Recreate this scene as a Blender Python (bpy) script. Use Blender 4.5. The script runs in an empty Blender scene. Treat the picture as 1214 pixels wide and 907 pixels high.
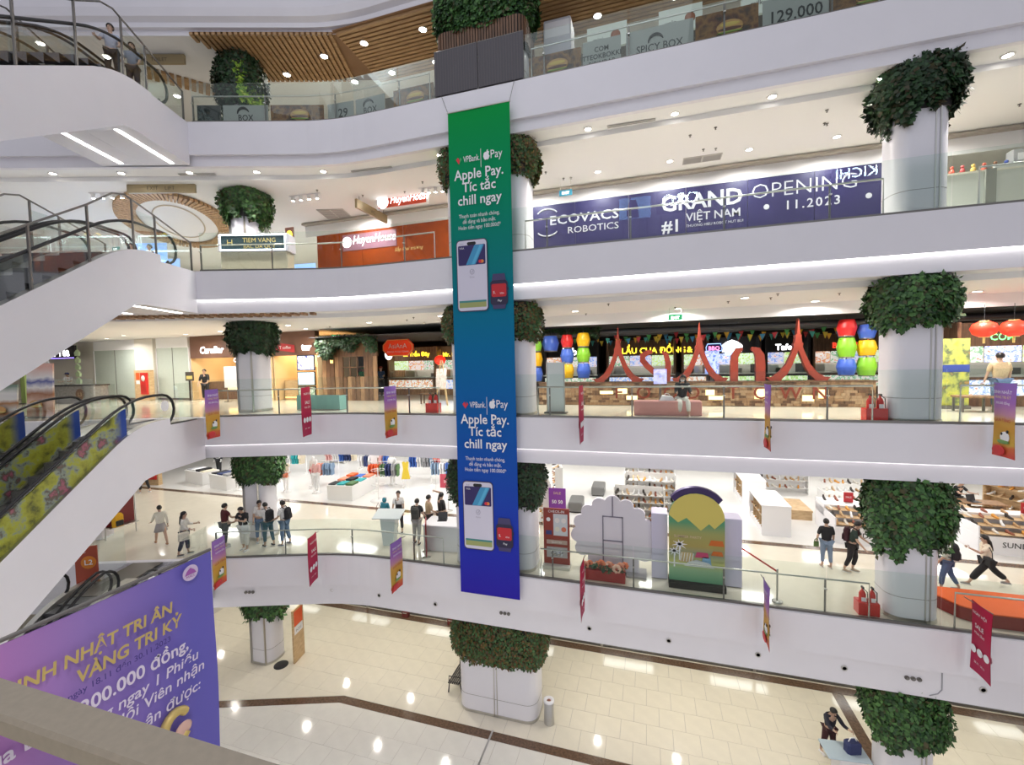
import bpy, bmesh, math, random
import numpy as np
from math import sin, cos, pi, sqrt, radians, atan2
from mathutils import Vector, Matrix
random.seed(7)
S = bpy.context.scene
COL = S.collection

# ------------------------------------------------------------------ camera
CAM_Z = 12.16
cd = bpy.data.cameras.new('camera')
cam = bpy.data.objects.new('camera', cd); COL.objects.link(cam)
cd.sensor_fit = 'HORIZONTAL'; cd.sensor_width = 36.0; cd.lens = 36.0*520/1214
cd.clip_start = 0.05; cd.clip_end = 200
_R = Matrix(((0.95585803, -0.00688372, -0.29374826), (0.29304341, -0.05071803, 0.95475297), (-0.02147058, -0.99868929, -0.04646201)))
# columns of _R: image right, image down, forward (in world axes)
cam.matrix_world = Matrix((( _R[0][0], -_R[0][1], -_R[0][2], 0), (_R[1][0], -_R[1][1], -_R[1][2], 0), (_R[2][0], -_R[2][1], -_R[2][2], CAM_Z), (0, 0, 0, 1)))
S.camera = cam

# ------------------------------------------------------------------ world, exposure
w = bpy.data.worlds.new('world'); S.world = w; w.use_nodes = True
bg = w.node_tree.nodes['Background']; bg.inputs[0].default_value = (0.93, 0.92, 1.0, 1); bg.inputs[1].default_value = 0.50
S.view_settings.view_transform = 'Standard'; S.view_settings.look = 'None'
S.view_settings.exposure = 0.0; S.view_settings.gamma = 1.0; S.view_settings.use_curve_mapping = False
cy = S.cycles
cy.max_bounces = 8; cy.diffuse_bounces = 4; cy.glossy_bounces = 3; cy.transmission_bounces = 6; cy.transparent_max_bounces = 16
cy.caustics_reflective = False; cy.caustics_refractive = False; cy.use_denoising = True; cy.sample_clamp_indirect = 6.0

# ------------------------------------------------------------------ materials
MATS = {}
def mat(name, c=(.8, .8, .8), rough=.5, metal=0., emit=0., ec=None, noise=0., nscale=8., bump=0., coat=0., spec=None, aniso=None):
    if name in MATS: return MATS[name]
    m = bpy.data.materials.new(name); m.use_nodes = True
    nt = m.node_tree; b = nt.nodes['Principled BSDF']
    b.inputs['Base Color'].default_value = (*c, 1); b.inputs['Roughness'].default_value = rough; b.inputs['Metallic'].default_value = metal
    if spec is not None: b.inputs['Specular IOR Level'].default_value = spec
    if coat: b.inputs['Coat Weight'].default_value = coat
    if emit:
        b.inputs['Emission Color'].default_value = (*(ec or c), 1); b.inputs['Emission Strength'].default_value = emit
    if noise or bump:
        tc = nt.nodes.new('ShaderNodeTexCoord'); n = nt.nodes.new('ShaderNodeTexNoise'); n.inputs['Scale'].default_value = nscale; n.inputs['Detail'].default_value = 4
        nt.links.new(tc.outputs['Object'], n.inputs['Vector'])
        if noise:
            r = nt.nodes.new('ShaderNodeValToRGB')
            lo = tuple(max(0, x*(1-noise)) for x in c); hi = tuple(min(1, x*(1+noise)) for x in c)
            r.color_ramp.elements[0].color = (*lo, 1); r.color_ramp.elements[1].color = (*hi, 1)
            r.color_ramp.elements[0].position = .3; r.color_ramp.elements[1].position = .7
            nt.links.new(n.outputs['Fac'], r.inputs['Fac']); nt.links.new(r.outputs['Color'], b.inputs['Base Color'])
        if bump:
            bp = nt.nodes.new('ShaderNodeBump'); bp.inputs['Strength'].default_value = bump; bp.inputs['Distance'].default_value = .02
            nt.links.new(n.outputs['Fac'], bp.inputs['Height']); nt.links.new(bp.outputs['Normal'], b.inputs['Normal'])
    MATS[name] = m
    return m
def glassmat(name, tint, refl=.5):
    if name in MATS: return MATS[name]
    m = bpy.data.materials.new(name); m.use_nodes = True; nt = m.node_tree; nt.nodes.clear()
    o = nt.nodes.new('ShaderNodeOutputMaterial'); mx = nt.nodes.new('ShaderNodeMixShader'); t = nt.nodes.new('ShaderNodeBsdfTransparent')
    g = nt.nodes.new('ShaderNodeBsdfGlossy'); f = nt.nodes.new('ShaderNodeFresnel'); f.inputs['IOR'].default_value = 1.45
    mu = nt.nodes.new('ShaderNodeMath'); mu.operation = 'MULTIPLY'; mu.inputs[1].default_value = refl
    t.inputs[0].default_value = (*tint, 1); g.inputs['Roughness'].default_value = .01; g.inputs[0].default_value = (.95, 1, .98, 1)
    nt.links.new(f.outputs[0], mu.inputs[0]); nt.links.new(mu.outputs[0], mx.inputs[0]); nt.links.new(t.outputs[0], mx.inputs[1]); nt.links.new(g.outputs[0], mx.inputs[2]); nt.links.new(mx.outputs[0], o.inputs[0])
    MATS[name] = m; return m
def rampmat(name, stops, axis='Z', lo=0., hi=1., rough=.5, noise=.0, emit=0., spec=.25):
    """colour printed as a gradient along one object axis between lo and hi"""
    if name in MATS: return MATS[name]
    m = bpy.data.materials.new(name); m.use_nodes = True; nt = m.node_tree; b = nt.nodes['Principled BSDF']; b.inputs['Roughness'].default_value = rough; b.inputs['Specular IOR Level'].default_value = spec
    tc = nt.nodes.new('ShaderNodeTexCoord'); sp = nt.nodes.new('ShaderNodeSeparateXYZ'); mr = nt.nodes.new('ShaderNodeMapRange'); r = nt.nodes.new('ShaderNodeValToRGB')
    mr.inputs['From Min'].default_value = lo; mr.inputs['From Max'].default_value = hi
    nt.links.new(tc.outputs['Object'], sp.inputs[0]); nt.links.new(sp.outputs[axis], mr.inputs['Value'])
    src = mr.outputs[0]
    if noise:
        n = nt.nodes.new('ShaderNodeTexNoise'); n.inputs['Scale'].default_value = 3; nt.links.new(tc.outputs['Object'], n.inputs['Vector'])
        a = nt.nodes.new('ShaderNodeMath'); a.operation = 'MULTIPLY_ADD'; a.inputs[1].default_value = noise
        nt.links.new(n.outputs['Fac'], a.inputs[0]); nt.links.new(src, a.inputs[2]); src = a.outputs[0]
    nt.links.new(src, r.inputs['Fac'])
    cr = r.color_ramp
    while len(cr.elements) < len(stops): cr.elements.new(.5)
    for e, (p, c) in zip(cr.elements, stops): e.position = p; e.color = (*c, 1)
    nt.links.new(r.outputs['Color'], b.inputs['Base Color'])
    if emit:
        nt.links.new(r.outputs['Color'], b.inputs['Emission Color']); b.inputs['Emission Strength'].default_value = emit
    MATS[name] = m; return m
def spotmat(name, cols, scale=6., rough=.5, emit=0.):
    """printed picture: patches of several colours (voronoi cells)"""
    if name in MATS: return MATS[name]
    m = bpy.data.materials.new(name); m.use_nodes = True; nt = m.node_tree; b = nt.nodes['Principled BSDF']; b.inputs['Roughness'].default_value = rough
    tc = nt.nodes.new('ShaderNodeTexCoord'); n = nt.nodes.new('ShaderNodeTexNoise'); n.inputs['Scale'].default_value = scale; n.inputs['Detail'].default_value = 3
    nt.links.new(tc.outputs['Object'], n.inputs['Vector'])
    r = nt.nodes.new('ShaderNodeValToRGB'); cr = r.color_ramp; cr.interpolation = 'LINEAR'
    k = len(cols)
    while len(cr.elements) < k: cr.elements.new(.5)
    for i, (e, c) in enumerate(zip(cr.elements, cols)): e.position = .3+.4*i/max(1, k-1); e.color = (*c, 1)
    nt.links.new(n.outputs['Fac'], r.inputs['Fac']); nt.links.new(r.outputs['Color'], b.inputs['Base Color'])
    if emit: nt.links.new(r.outputs['Color'], b.inputs['Emission Color']); b.inputs['Emission Strength'].default_value = emit
    MATS[name] = m; return m
def leafmat(name, cols):
    if name in MATS: return MATS[name]
    m = bpy.data.materials.new(name); m.use_nodes = True; nt = m.node_tree; b = nt.nodes['Principled BSDF']; b.inputs['Roughness'].default_value = .55
    g = nt.nodes.new('ShaderNodeNewGeometry'); r = nt.nodes.new('ShaderNodeValToRGB'); cr = r.color_ramp
    while len(cr.elements) < len(cols): cr.elements.new(.5)
    for i, (e, c) in enumerate(zip(cr.elements, cols)): e.position = i/(len(cols)-1); e.color = (*c, 1)
    nt.links.new(g.outputs['Random Per Island'], r.inputs['Fac']); nt.links.new(r.outputs['Color'], b.inputs['Base Color'])
    MATS[name] = m; return m
def woodmat(name, c1, c2, rough=.5, sx=1., sy=1., sz=12.):
    if name in MATS: return MATS[name]
    m = bpy.data.materials.new(name); m.use_nodes = True; nt = m.node_tree; b = nt.nodes['Principled BSDF']; b.inputs['Roughness'].default_value = rough
    tc = nt.nodes.new('ShaderNodeTexCoord'); mp = nt.nodes.new('ShaderNodeMapping'); mp.inputs['Scale'].default_value = (sx, sy, sz)
    n = nt.nodes.new('ShaderNodeTexNoise'); n.inputs['Scale'].default_value = 2.; n.inputs['Detail'].default_value = 5
    r = nt.nodes.new('ShaderNodeValToRGB'); r.color_ramp.elements[0].position = .35; r.color_ramp.elements[1].position = .65
    r.color_ramp.elements[0].color = (*c1, 1); r.color_ramp.elements[1].color = (*c2, 1)
    nt.links.new(tc.outputs['Object'], mp.inputs[0]); nt.links.new(mp.outputs[0], n.inputs['Vector']); nt.links.new(n.outputs['Fac'], r.inputs['Fac']); nt.links.new(r.outputs['Color'], b.inputs['Base Color'])
    MATS[name] = m; return m

WHITE = mat('white_paint', (.80, .77, .82), .55, noise=.02, nscale=1.5)
CEIL = mat('ceiling_paint', (.88, .88, .885), .6)
CREAM = mat('cream_tile', (.80, .74, .61), .09, noise=.03, nscale=3, spec=.6)
CREAM2 = mat('cream_tile_pale', (.80, .77, .70), .10, noise=.03, nscale=3, spec=.6)
GROUT = mat('grout', (.52, .48, .42), .7)
BROWN = mat('brown_marble', (.13, .075, .045), .16, noise=.35, nscale=14)
STEEL = mat('brushed_steel', (.60, .59, .56), .32, 1.)
DSTEEL = mat('dark_steel', (.20, .19, .18), .4, .8)
BLACK = mat('black_rubber', (.012, .012, .014), .45)
DARK = mat('dark_void', (.02, .018, .018), .8)
GLASS = glassmat('rail_glass', (.93, .965, .95), .42)
EGLASS = glassmat('escalator_glass', (.95, .975, .965), .16)
CLEAR = glassmat('shop_glass', (.95, .975, .965), .4)
FROST = mat('frosted_glass', (.50, .56, .50), .35, noise=.03)
LEDC = mat('led_cove', (1, .98, .95), .5, emit=4.)
LED = mat('led_strip', (1, .98, .95), .5, emit=9.)
LEDSOFT = mat('led_strip_soft', (1, .95, .97), .5, emit=1.3)
LAMP = mat('lamp_lens', (1, .96, .88), .5, emit=14.)
PLWHITE = mat('plain_white', (.85, .84, .86), .5)
INK = mat('white_ink', (.93, .93, .93), .5)
GOLD = mat('gold_ink', (.78, .60, .22), .4)
SLAT = woodmat('oak_slat', (.34, .20, .095), (.50, .32, .16), .5, 1, 8, 8)
WOODD = woodmat('dark_wood', (.09, .045, .022), (.18, .09, .045), .5, 6, 6, 1)
WOODM = woodmat('mid_wood', (.22, .12, .06), (.36, .21, .11), .5, 6, 6, 1)
WOODL = woodmat('light_wood', (.50, .33, .17), (.64, .45, .25), .5, 2, 2, 8)
SHOPF = mat('white_shop_tile', (.84, .83, .80), .15, noise=.02, nscale=2)
LEAF = leafmat('leaf_mix', [(.010, .035, .012), (.025, .09, .022), (.055, .15, .035), (.09, .22, .05), (.018, .06, .018), (.07, .06, .018)])
LEAFR = leafmat('leaf_mix_rust', [(.02, .06, .015), (.05, .13, .03), (.16, .09, .02), (.10, .045, .015), (.03, .09, .03), (.07, .17, .05)])
LEAFD = leafmat('leaf_mix_dark', [(.006, .022, .009), (.015, .05, .016), (.028, .085, .024), (.012, .04, .015), (.05, .035, .012)])
LEAFB = leafmat('leaf_mix_painted_lit', [(.22, .42, .04), (.35, .55, .06), (.12, .30, .03), (.5, .62, .1)])  # brighter leaf colours standing in for light on one side

# ------------------------------------------------------------------ mesh helpers
class MB:
    """collects shapes, then links them as ONE mesh object"""
    def __init__(s): s.v = []; s.f = []; s.mi = []; s.sm = []; s.mats = []
    def _m(s, m):
        if m is None: return 0
        if m not in s.mats: s.mats.append(m)
        return s.mats.index(m)
    def add(s, vs, fs, m=None, smooth=False):
        o = len(s.v); s.v += [tuple(p) for p in vs]; k = s._m(m)
        for f in fs: s.f.append(tuple(i+o for i in f)); s.mi.append(k); s.sm.append(smooth)
        return s
    def box(s, x0, y0, z0, x1, y1, z1, m=None):
        v = [(x0, y0, z0), (x1, y0, z0), (x1, y1, z0), (x0, y1, z0), (x0, y0, z1), (x1, y0, z1), (x1, y1, z1), (x0, y1, z1)]
        return s.add(v, [(0, 3, 2, 1), (4, 5, 6, 7), (0, 1, 5, 4), (1, 2, 6, 5), (2, 3, 7, 6), (3, 0, 4, 7)], m)
    def bbox(s, x0, y0, z0, x1, y1, z1, b=.01, m=None):
        """box with chamfered vertical edges and top"""
        P = lambda i, z: [(x0+b+i, y0+i, z), (x1-b-i, y0+i, z), (x1-i, y0+b+i, z), (x1-i, y1-b-i, z), (x1-b-i, y1-i, z), (x0+b+i, y1-i, z), (x0+i, y1-b-i, z), (x0+i, y0+b+i, z)]
        r = [P(0, z0), P(0, z1-b), P(b*.7, z1)]
        v = sum(r, []); f = []
        for k in range(2):
            for i in range(8): j = (i+1) % 8; f.append((k*8+i, k*8+j, k*8+8+j, k*8+8+i))
        f.append(tuple(range(16, 24))); f.append(tuple(reversed(range(8))))
        return s.add(v, f, m)
    def prism(s, pts, z0, z1, m=None, axis='Z', smooth=False):
        """polygon (2D, counter-clockwise) extruded; axis Z: (x,y)->z ; axis Y: (x,z) extruded along y ; axis X: (y,z) along x"""
        n = len(pts)
        if axis == 'Z': A = [(p[0], p[1], z0) for p in pts]; B = [(p[0], p[1], z1) for p in pts]
        elif axis == 'Y': A = [(p[0], z0, p[1]) for p in pts]; B = [(p[0], z1, p[1]) for p in pts]
        else: A = [(z0, p[0], p[1]) for p in pts]; B = [(z1, p[0], p[1]) for p in pts]
        f = [(i, (i+1) % n, n+(i+1) % n, n+i) for i in range(n)]
        s.add(A+B, f, m, smooth); s.add(A, [tuple(reversed(range(n)))], m); s.add(B, [tuple(range(n))], m)
        return s
    def tube(s, path, r, m=None, n=8, cap=True, closed=False):
        P = [Vector(p) for p in path]; R = r if isinstance(r, (list, tuple)) else [r]*len(P)
        v = []; prev = None
        for i, p in enumerate(P):
            if closed: t = P[(i+1) % len(P)]-P[i-1]
            else: t = P[min(i+1, len(P)-1)]-P[max(i-1, 0)]
            t = t.normalized() if t.length > 1e-9 else Vector((0, 0, 1))
            if prev is None:
                a = Vector((0, 0, 1)) if abs(t.z) < .9 else Vector((1, 0, 0))
                u = t.cross(a).normalized()
            else: u = (prev-t*prev.dot(t)).normalized()
            prev = u; q = t.cross(u)
            for k in range(n): an = 2*pi*k/n; v.append(p+u*(R[i]*cos(an))+q*(R[i]*sin(an)))
        f = []; L = len(P)
        for i in range(L if closed else L-1):
            a = i*n; b = ((i+1) % L)*n
            for k in range(n): f.append((a+k, a+(k+1) % n, b+(k+1) % n, b+k))
        s.add(v, f, m, True)
        if cap and not closed:
            s.add(v[:n], [tuple(reversed(range(n)))], m); s.add(v[-n:], [tuple(range(n))], m)
        return s
    def lathe(s, prof, m=None, n=20, c=(0, 0, 0), smooth=True, sx=1., sy=1.):
        v = []; f = []
        for r, z in prof:
            for k in range(n): a = 2*pi*k/n; v.append((c[0]+r*cos(a)*sx, c[1]+r*sin(a)*sy, c[2]+z))
        for i in range(len(prof)-1):
            for k in range(n): f.append((i*n+k, i*n+(k+1) % n, (i+1)*n+(k+1) % n, (i+1)*n+k))
        s.add(v, f, m, smooth)
        if prof[0][0] > 1e-6: s.add(v[:n], [tuple(reversed(range(n)))], m)
        if prof[-1][0] > 1e-6: s.add(v[-n:], [tuple(range(n))], m)
        return s
    def ball(s, c, r, m=None, n=12, k=8):
        rx, ry, rz = r if isinstance(r, (tuple, list)) else (r, r, r)
        prof = [(sin(pi*i/k), -cos(pi*i/k)) for i in range(k+1)]
        v = []; f = []
        for a, z in prof:
            for j in range(n): t = 2*pi*j/n; v.append((c[0]+rx*a*cos(t), c[1]+ry*a*sin(t), c[2]+rz*z))
        for i in range(k):
            for j in range(n): f.append((i*n+j, i*n+(j+1) % n, (i+1)*n+(j+1) % n, (i+1)*n+j))
        return s.add(v, f, m, True)
    def disc(s, x, y, z, r, m=None, n=18):
        return s.add([(x+r*cos(2*pi*k/n), y, z+r*sin(2*pi*k/n)) for k in range(n)], [tuple(range(n))], m)
    def quad(s, a, b, c, d, m=None): return s.add([a, b, c, d], [(0, 1, 2, 3)], m)
    def text(s, body, size, m, x=0, y=0, z=0, align='CENTER', bold=0., ext=.004, res=2, sx=1., shear=0., mirror=False, space=1., face=-1):
        """lettering in the XZ plane facing -Y (x right, z up)"""
        c = bpy.data.curves.new('t', 'FONT'); c.body = body; c.size = size; c.align_x = align; c.align_y = 'BOTTOM_BASELINE'
        c.resolution_u = res; c.offset = bold*size; c.shear = shear; c.space_character = space
        o = bpy.data.objects.new('t', c); me = bpy.data.meshes.new_from_object(o)
        vs = [(v.co.x*sx*(-1 if mirror else 1), v.co.y) for v in me.vertices]; fs = [tuple(p.vertices) for p in me.polygons]
        bpy.data.objects.remove(o); bpy.data.meshes.remove(me); bpy.data.curves.remove(c)
        s.add([(x+a, y-ext, z+b) for a, b in vs], fs, m)
        return s
    def build(s, name, m=None, parent=None, loc=None, kind=None):
        me = bpy.data.meshes.new(name); me.from_pydata(s.v, [], s.f)
        ms = s.mats[:]
        if not ms: ms = [m or WHITE]
        for q in ms: me.materials.append(q if q is not None else (m or WHITE))
        me.polygons.foreach_set('material_index', s.mi); me.polygons.foreach_set('use_smooth', s.sm); me.update()
        o = bpy.data.objects.new(name, me); COL.objects.link(o)
        if parent is not None: o.parent = parent
        if loc is not None: o.location = loc
        if kind: o['kind'] = kind
        return o
def tag(o, label=None, cat=None, group=None, kind=None):
    if label: o['label'] = label
    if cat: o['category'] = cat
    if group: o['group'] = group
    if kind: o['kind'] = kind
    return o
def thing(name, label, cat, loc=(0, 0, 0), rot=0., group=None):
    o = bpy.data.objects.new(name, None); COL.objects.link(o); o.empty_display_size = .1
    o.location = loc; o.rotation_euler = (0, 0, rot)
    return tag(o, label, cat, group)
def dup(root, loc=None, rot=None, label=None, group=None):
    r = root.copy(); COL.objects.link(r)
    if loc is not None: r.location = loc
    if rot is not None: r.rotation_euler = (0, 0, rot)
    if label: r['label'] = label
    if group: r['group'] = group
    for ch in root.children:
        c = ch.copy(); COL.objects.link(c); c.parent = r
        for g in ch.children:
            d = g.copy(); COL.objects.link(d); d.parent = c
    return r
def struct(name, mb, m=None, parent=None): return mb.build(name, m, parent, kind='structure')
def area(name, loc, size, power, color=(1, .96, .9), size_y=None, spread=pi, rot=(0, 0, 0), shape=None):
    l = bpy.data.lights.new(name, 'AREA'); l.energy = power; l.color = color; l.size = size; l.spread = spread
    l.shape = shape or ('RECTANGLE' if size_y else 'DISK')
    if size_y: l.size_y = size_y
    o = bpy.data.objects.new(name, l); COL.objects.link(o); o.location = loc; o.rotation_euler = rot
    return o
def rrect(cx, cy, a, b, r, n=6):
    P = []
    for sx, sy, a0 in ((1, 1, 0), (-1, 1, 90), (-1, -1, 180), (1, -1, 270)):
        for k in range(n+1):
            t = radians(a0+90*k/n); P.append((cx+sx*(a-r)+r*cos(t), cy+sy*(b-r)+r*sin(t)))
    return P

# ------------------------------------------------------------------ levels and the gallery edge
L1, L2, L3, L4, L5, L6 = 0., 5.2, 10.4, 15.6, 20.74, 26.
E1 = Vector((-.9466, -.3223)); E2 = Vector((-.3223, .9466))      # along the left gallery edge, and away from the atrium
CORNER = Vector((-10.5, 13.3))
LEN_L, X_R = 21., 17.
def edge(off, rad=1.3, n=6):
    """gallery edge moved back by off: list of points from the far left end to the right end"""
    k = (off-off*E2.y)/E1.y if False else 0
    # corner of the two offset lines
    p = CORNER+E2*off; t = (13.3+off-p.y)/E1.y; c = p+E1*t
    a = c+E1*rad; b = c+Vector((1, 0))*rad
    left = CORNER+E1*LEN_L+E2*off
    pts = [left, a]
    for i in range(1, n): s = i/n; pts.append(a*(1-s)**2+c*2*s*(1-s)+b*s*s)
    pts += [b, Vector((X_R, 13.3+off))]
    return pts
def edge_pt(s, off=0.):
    """s metres to the left of the corner (negative: to the right) -> point"""
    if s >= 0: return CORNER+E1*s+E2*off
    return CORNER+Vector((1, 0))*(-s)+Vector((0, off))
LANG = atan2(-E1.y, -E1.x)      # rotation that turns local +X to run right along the left gallery, -Y towards the atrium

def sweep(mb, prof, m=None, **kw):
    """profile [(off, z)] swept along the edge"""
    rows = [[(p.x, p.y, z) for p in edge(o, **kw)] for o, z in prof]
    n = len(rows[0]); v = sum(rows, []); f = []
    for i in range(len(rows)-1):
        for k in range(n-1): f.append((i*n+k, (i+1)*n+k, (i+1)*n+k+1, i*n+k+1))
    return mb.add(v, f, m)
BACK = 34.
def slab(mb, off, z, m=None, up=True, back=BACK, left=-40.):
    E = [(p.x, p.y, z) for p in edge(off)]
    poly = E+[(X_R, back, z), (left, back, z), (left, E[0][1], z)]
    n = len(poly)
    return mb.add(poly, [tuple(range(n)) if up else tuple(reversed(range(n)))], m)

# ------------------------------------------------------------------ structure
# ground floor: grout bed, tiles proud of it
mb = MB(); mb.box(-40, -8, -.3, X_R, BACK, -.006, GROUT); ground = struct('floor', mb)
TS = .82
tile_me = {}
def band_side(x, y):
    """signed distance to the dark band line that follows the gallery edge (positive under the gallery)"""
    d1 = y-12.9; d2 = (Vector((x, y))-Vector((-10.75, 12.9))).dot(E2)
    return min(d1, d2) if x < -10.6 else d1
def tile(x0, y0, x1, y1, m):
    """one floor tile clipped by nothing, 6 mm proud with a worn edge"""
    w_, h_ = round(x1-x0, 3), round(y1-y0, 3); key = (w_, h_, m.name)
    if key not in tile_me:
        g = .005; q = MB(); P = [(g, g), (w_-g, g), (w_-g, h_-g), (g, h_-g)]
        q.add([(a, b, -.006) for a, b in P]+[(a+(.002 if a < w_/2 else -.002), b+(.002 if b < h_/2 else -.002), 0) for a, b in P],
              [(4, 5, 6, 7), (0, 1, 5, 4), (1, 2, 6, 5), (2, 3, 7, 6), (3, 0, 4, 7)], m)
        o = q.build('tile'); tile_me[key] = o.data; bpy.data.objects.remove(o)
    o = bpy.data.objects.new('tile', tile_me[key]); COL.objects.link(o); o.parent = ground; o.location = (x0, y0, 0)
    return o
ntile = 0; rest = MB(); row = 0; y = 13.06
cells = []
while y < 17.9:
    h = min(TS, 17.9-y); x = -21+(row % 2)*TS/2
    while x < 11: cells.append((x, y, x+TS, y+h, CREAM)); x += TS
    y += h; row += 1
y = 12.72; row = 0
while y > 6.:
    x = -17+(row % 2)*TS/2
    while x < 8:
        cells.append((x, y-TS, x+TS, y, CREAM2)); x += TS
    y -= TS; row += 1
def clip_poly(poly, px, py, nx, ny):
    out = []
    for i in range(len(poly)):
        a, b = poly[i], poly[(i+1) % len(poly)]
        da = (a[0]-px)*nx+(a[1]-py)*ny; db = (b[0]-px)*nx+(b[1]-py)*ny
        if da >= 0: out.append(a)
        if da*db < 0: t = da/(da-db); out.append((a[0]+(b[0]-a[0])*t, a[1]+(b[1]-a[1])*t))
    return out
BC = Vector((-10.75, 12.9))
cells.sort(key=lambda c: (c[0]+5)**2*.5+(c[1]-12.5)**2*1.6)
g_ = .005
def raised(q, poly, m):
    n = len(poly)
    if n < 3: return
    cxp = sum(p[0] for p in poly)/n; cyp = sum(p[1] for p in poly)/n
    A = [(p[0]+(cxp-p[0])*.006, p[1]+(cyp-p[1])*.006, -.006) for p in poly]; B = [(p[0]+(cxp-p[0])*.01, p[1]+(cyp-p[1])*.01, 0) for p in poly]
    q.add(A+B, [tuple(range(n, 2*n))]+[(i, (i+1) % n, n+(i+1) % n, n+i) for i in range(n)], m)
for (x0, y0, x1, y1, m) in cells:
    poly = [(x0, y0), (x1, y0), (x1, y1), (x0, y1)]
    if m is CREAM2:
        if x0 < -9.5:
            c = clip_poly(poly, BC.x-E2.x*.18, BC.y-E2.y*.18, -E2.x, -E2.y)
        else: c = poly
        if len(c) < 3: continue
        if len(c) == 4 and c == poly and ntile < 260: tile(x0, y0, x1, y1, m); ntile += 1
        else: raised(rest, c, m)
    else:
        if ntile < 295: tile(x0, y0, x1, y1, m); ntile += 1
        else: raised(rest, poly, m)
# the wedge between the band and the column line on the left, in the cream tile
y = 13.06; row = 0
while y > 4:
    x = -21+(row % 2)*TS/2
    while x < -10:
        c = clip_poly([(x, y-TS), (x+TS, y-TS), (x+TS, y), (x, y)], BC.x+E2.x*.17, BC.y+E2.y*.17, E2.x, E2.y)
        if len(c) >= 3: raised(rest, c, CREAM)
        x += TS
    y -= TS; row += 1
o = rest.build('tile_field', parent=ground); tag(o, kind='stuff')
mb = MB()
a = BC-E2*.17; b = BC+E2*.16
P = [(BC.x+E1.x*16-E2.x*.17, BC.y+E1.y*16-E2.y*.17), (-10.68, 12.73), (X_R, 12.73), (X_R, 13.05), (-10.74, 13.05), (BC.x+E1.x*16+E2.x*.16, BC.y+E1.y*16+E2.y*.16)]
mb.prism(P, -.006, .001, BROWN); struct('trim_1', mb)
mb = MB(); mb.box(-30, 17.92, -.006, X_R, 18.3, .001, BROWN); mb.box(6.3, 13.4, .0, 6.65, 17.9, .002, BROWN); struct('trim_2', mb)
mb = MB(); mb.box(-4.98, 6, .0, -4.92, 13.1, .003, STEEL); struct('trim_3', mb)
mb = MB(); mb.box(-40, 18.3, -.006, X_R, BACK, .0, CREAM); mb.box(-40, 18.3, L2-.006, X_R, BACK, L2, SHOPF); struct('floor_shop', mb)
mb = MB(); mb.box(-40, 17.95, L2-.006, X_R, 18.25, L2+.001, BROWN); struct('trim_9', mb)

FASC = mat('fascia_paint', (.80, .785, .83), .5, noise=.015, nscale=1.2)
for n, (z, drop) in enumerate(((L2, 1.85), (L3, 1.47), (L4, 1.47), (L5, 1.47), (L6, 1.47))):
    up = {0: 1.06, 1: 1.0, 2: 1.0, 3: 1.12, 4: 1.05}[n]
    mb = MB(); sweep(mb, [(.16, z+.02), (0., z), (0., z-up), (.13, z-up), (.13, z-up+.04)], FASC)
    if n == 4: mb = MB(); sweep(mb, [(.62, z+1.5), (.58, z-.6), (.6, z-.95), (.68, z-1.2), (.85, z-1.3)], FASC)
    sweep(mb, [(.13, z-up+.04), (.13, z-drop), (.28, z-drop)] if n < 4 else [(.85, z-1.3), (.85, z-drop), (1., z-drop), (1., z-1.66)], FASC)
    struct('trim_%d' % (4+n), mb)
    mb = MB(); slab(mb, .16 if n < 4 else .8, z-.006, CREAM if n < 4 else DARK)
    struct('floor_%d' % (n+2) if n < 4 else 'roof', mb)
# ceilings under L5, L4, L3, L2 : raised tray along the edge, then the main plane 0.16 lower
for n, (z, m) in enumerate(((L2-1.85, CEIL), (L3-1.47, CEIL), (L4-1.47, CEIL), (L5-1.47, CEIL))):
    mb = MB(); sweep(mb, [(.28, z), (.28, z+.02), (.95, z+.02), (.95, z-.14)], m)
    slab(mb, .95, z-.14, m, up=False); struct('ceiling_%d' % (n+1), mb)
mb = MB(); slab(mb, 1., L6-1.62, CEIL, up=False); struct('ceiling_5', mb)
# LED coves under the fascia
for n, (z, up, m) in enumerate(((L3, 1.0, LEDSOFT), (L4, 1.0, LEDC))):
    mb = MB(); sweep(mb, [(.03, z-up-.004), (.10, z-up-.004)], m); sweep(mb, [(.10, z-up-.004), (.10, z-up-.03)], m)
    tag(mb.build('cove_light'), ['soft light strip under the white fascia of the food court floor', 'bright light strip under the white fascia below the navy hoarding'][n], 'strip light')
# ------------------------------------------------------------------ end walls and backs of the levels
WALLC = mat('cream_wall', (.80, .76, .68), .6)
mb = MB(); mb.box(-40, BACK, 0, X_R, BACK+.2, L6, WALLC); struct('wall_back', mb)
mb = MB(); mb.box(X_R, 13.5, 0, X_R+.2, BACK, L6, WALLC); struct('wall_right', mb)
mb = MB(); mb.box(-40.2, 0, 0, -40, BACK, L6, WALLC); struct('wall_left', mb)

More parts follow.
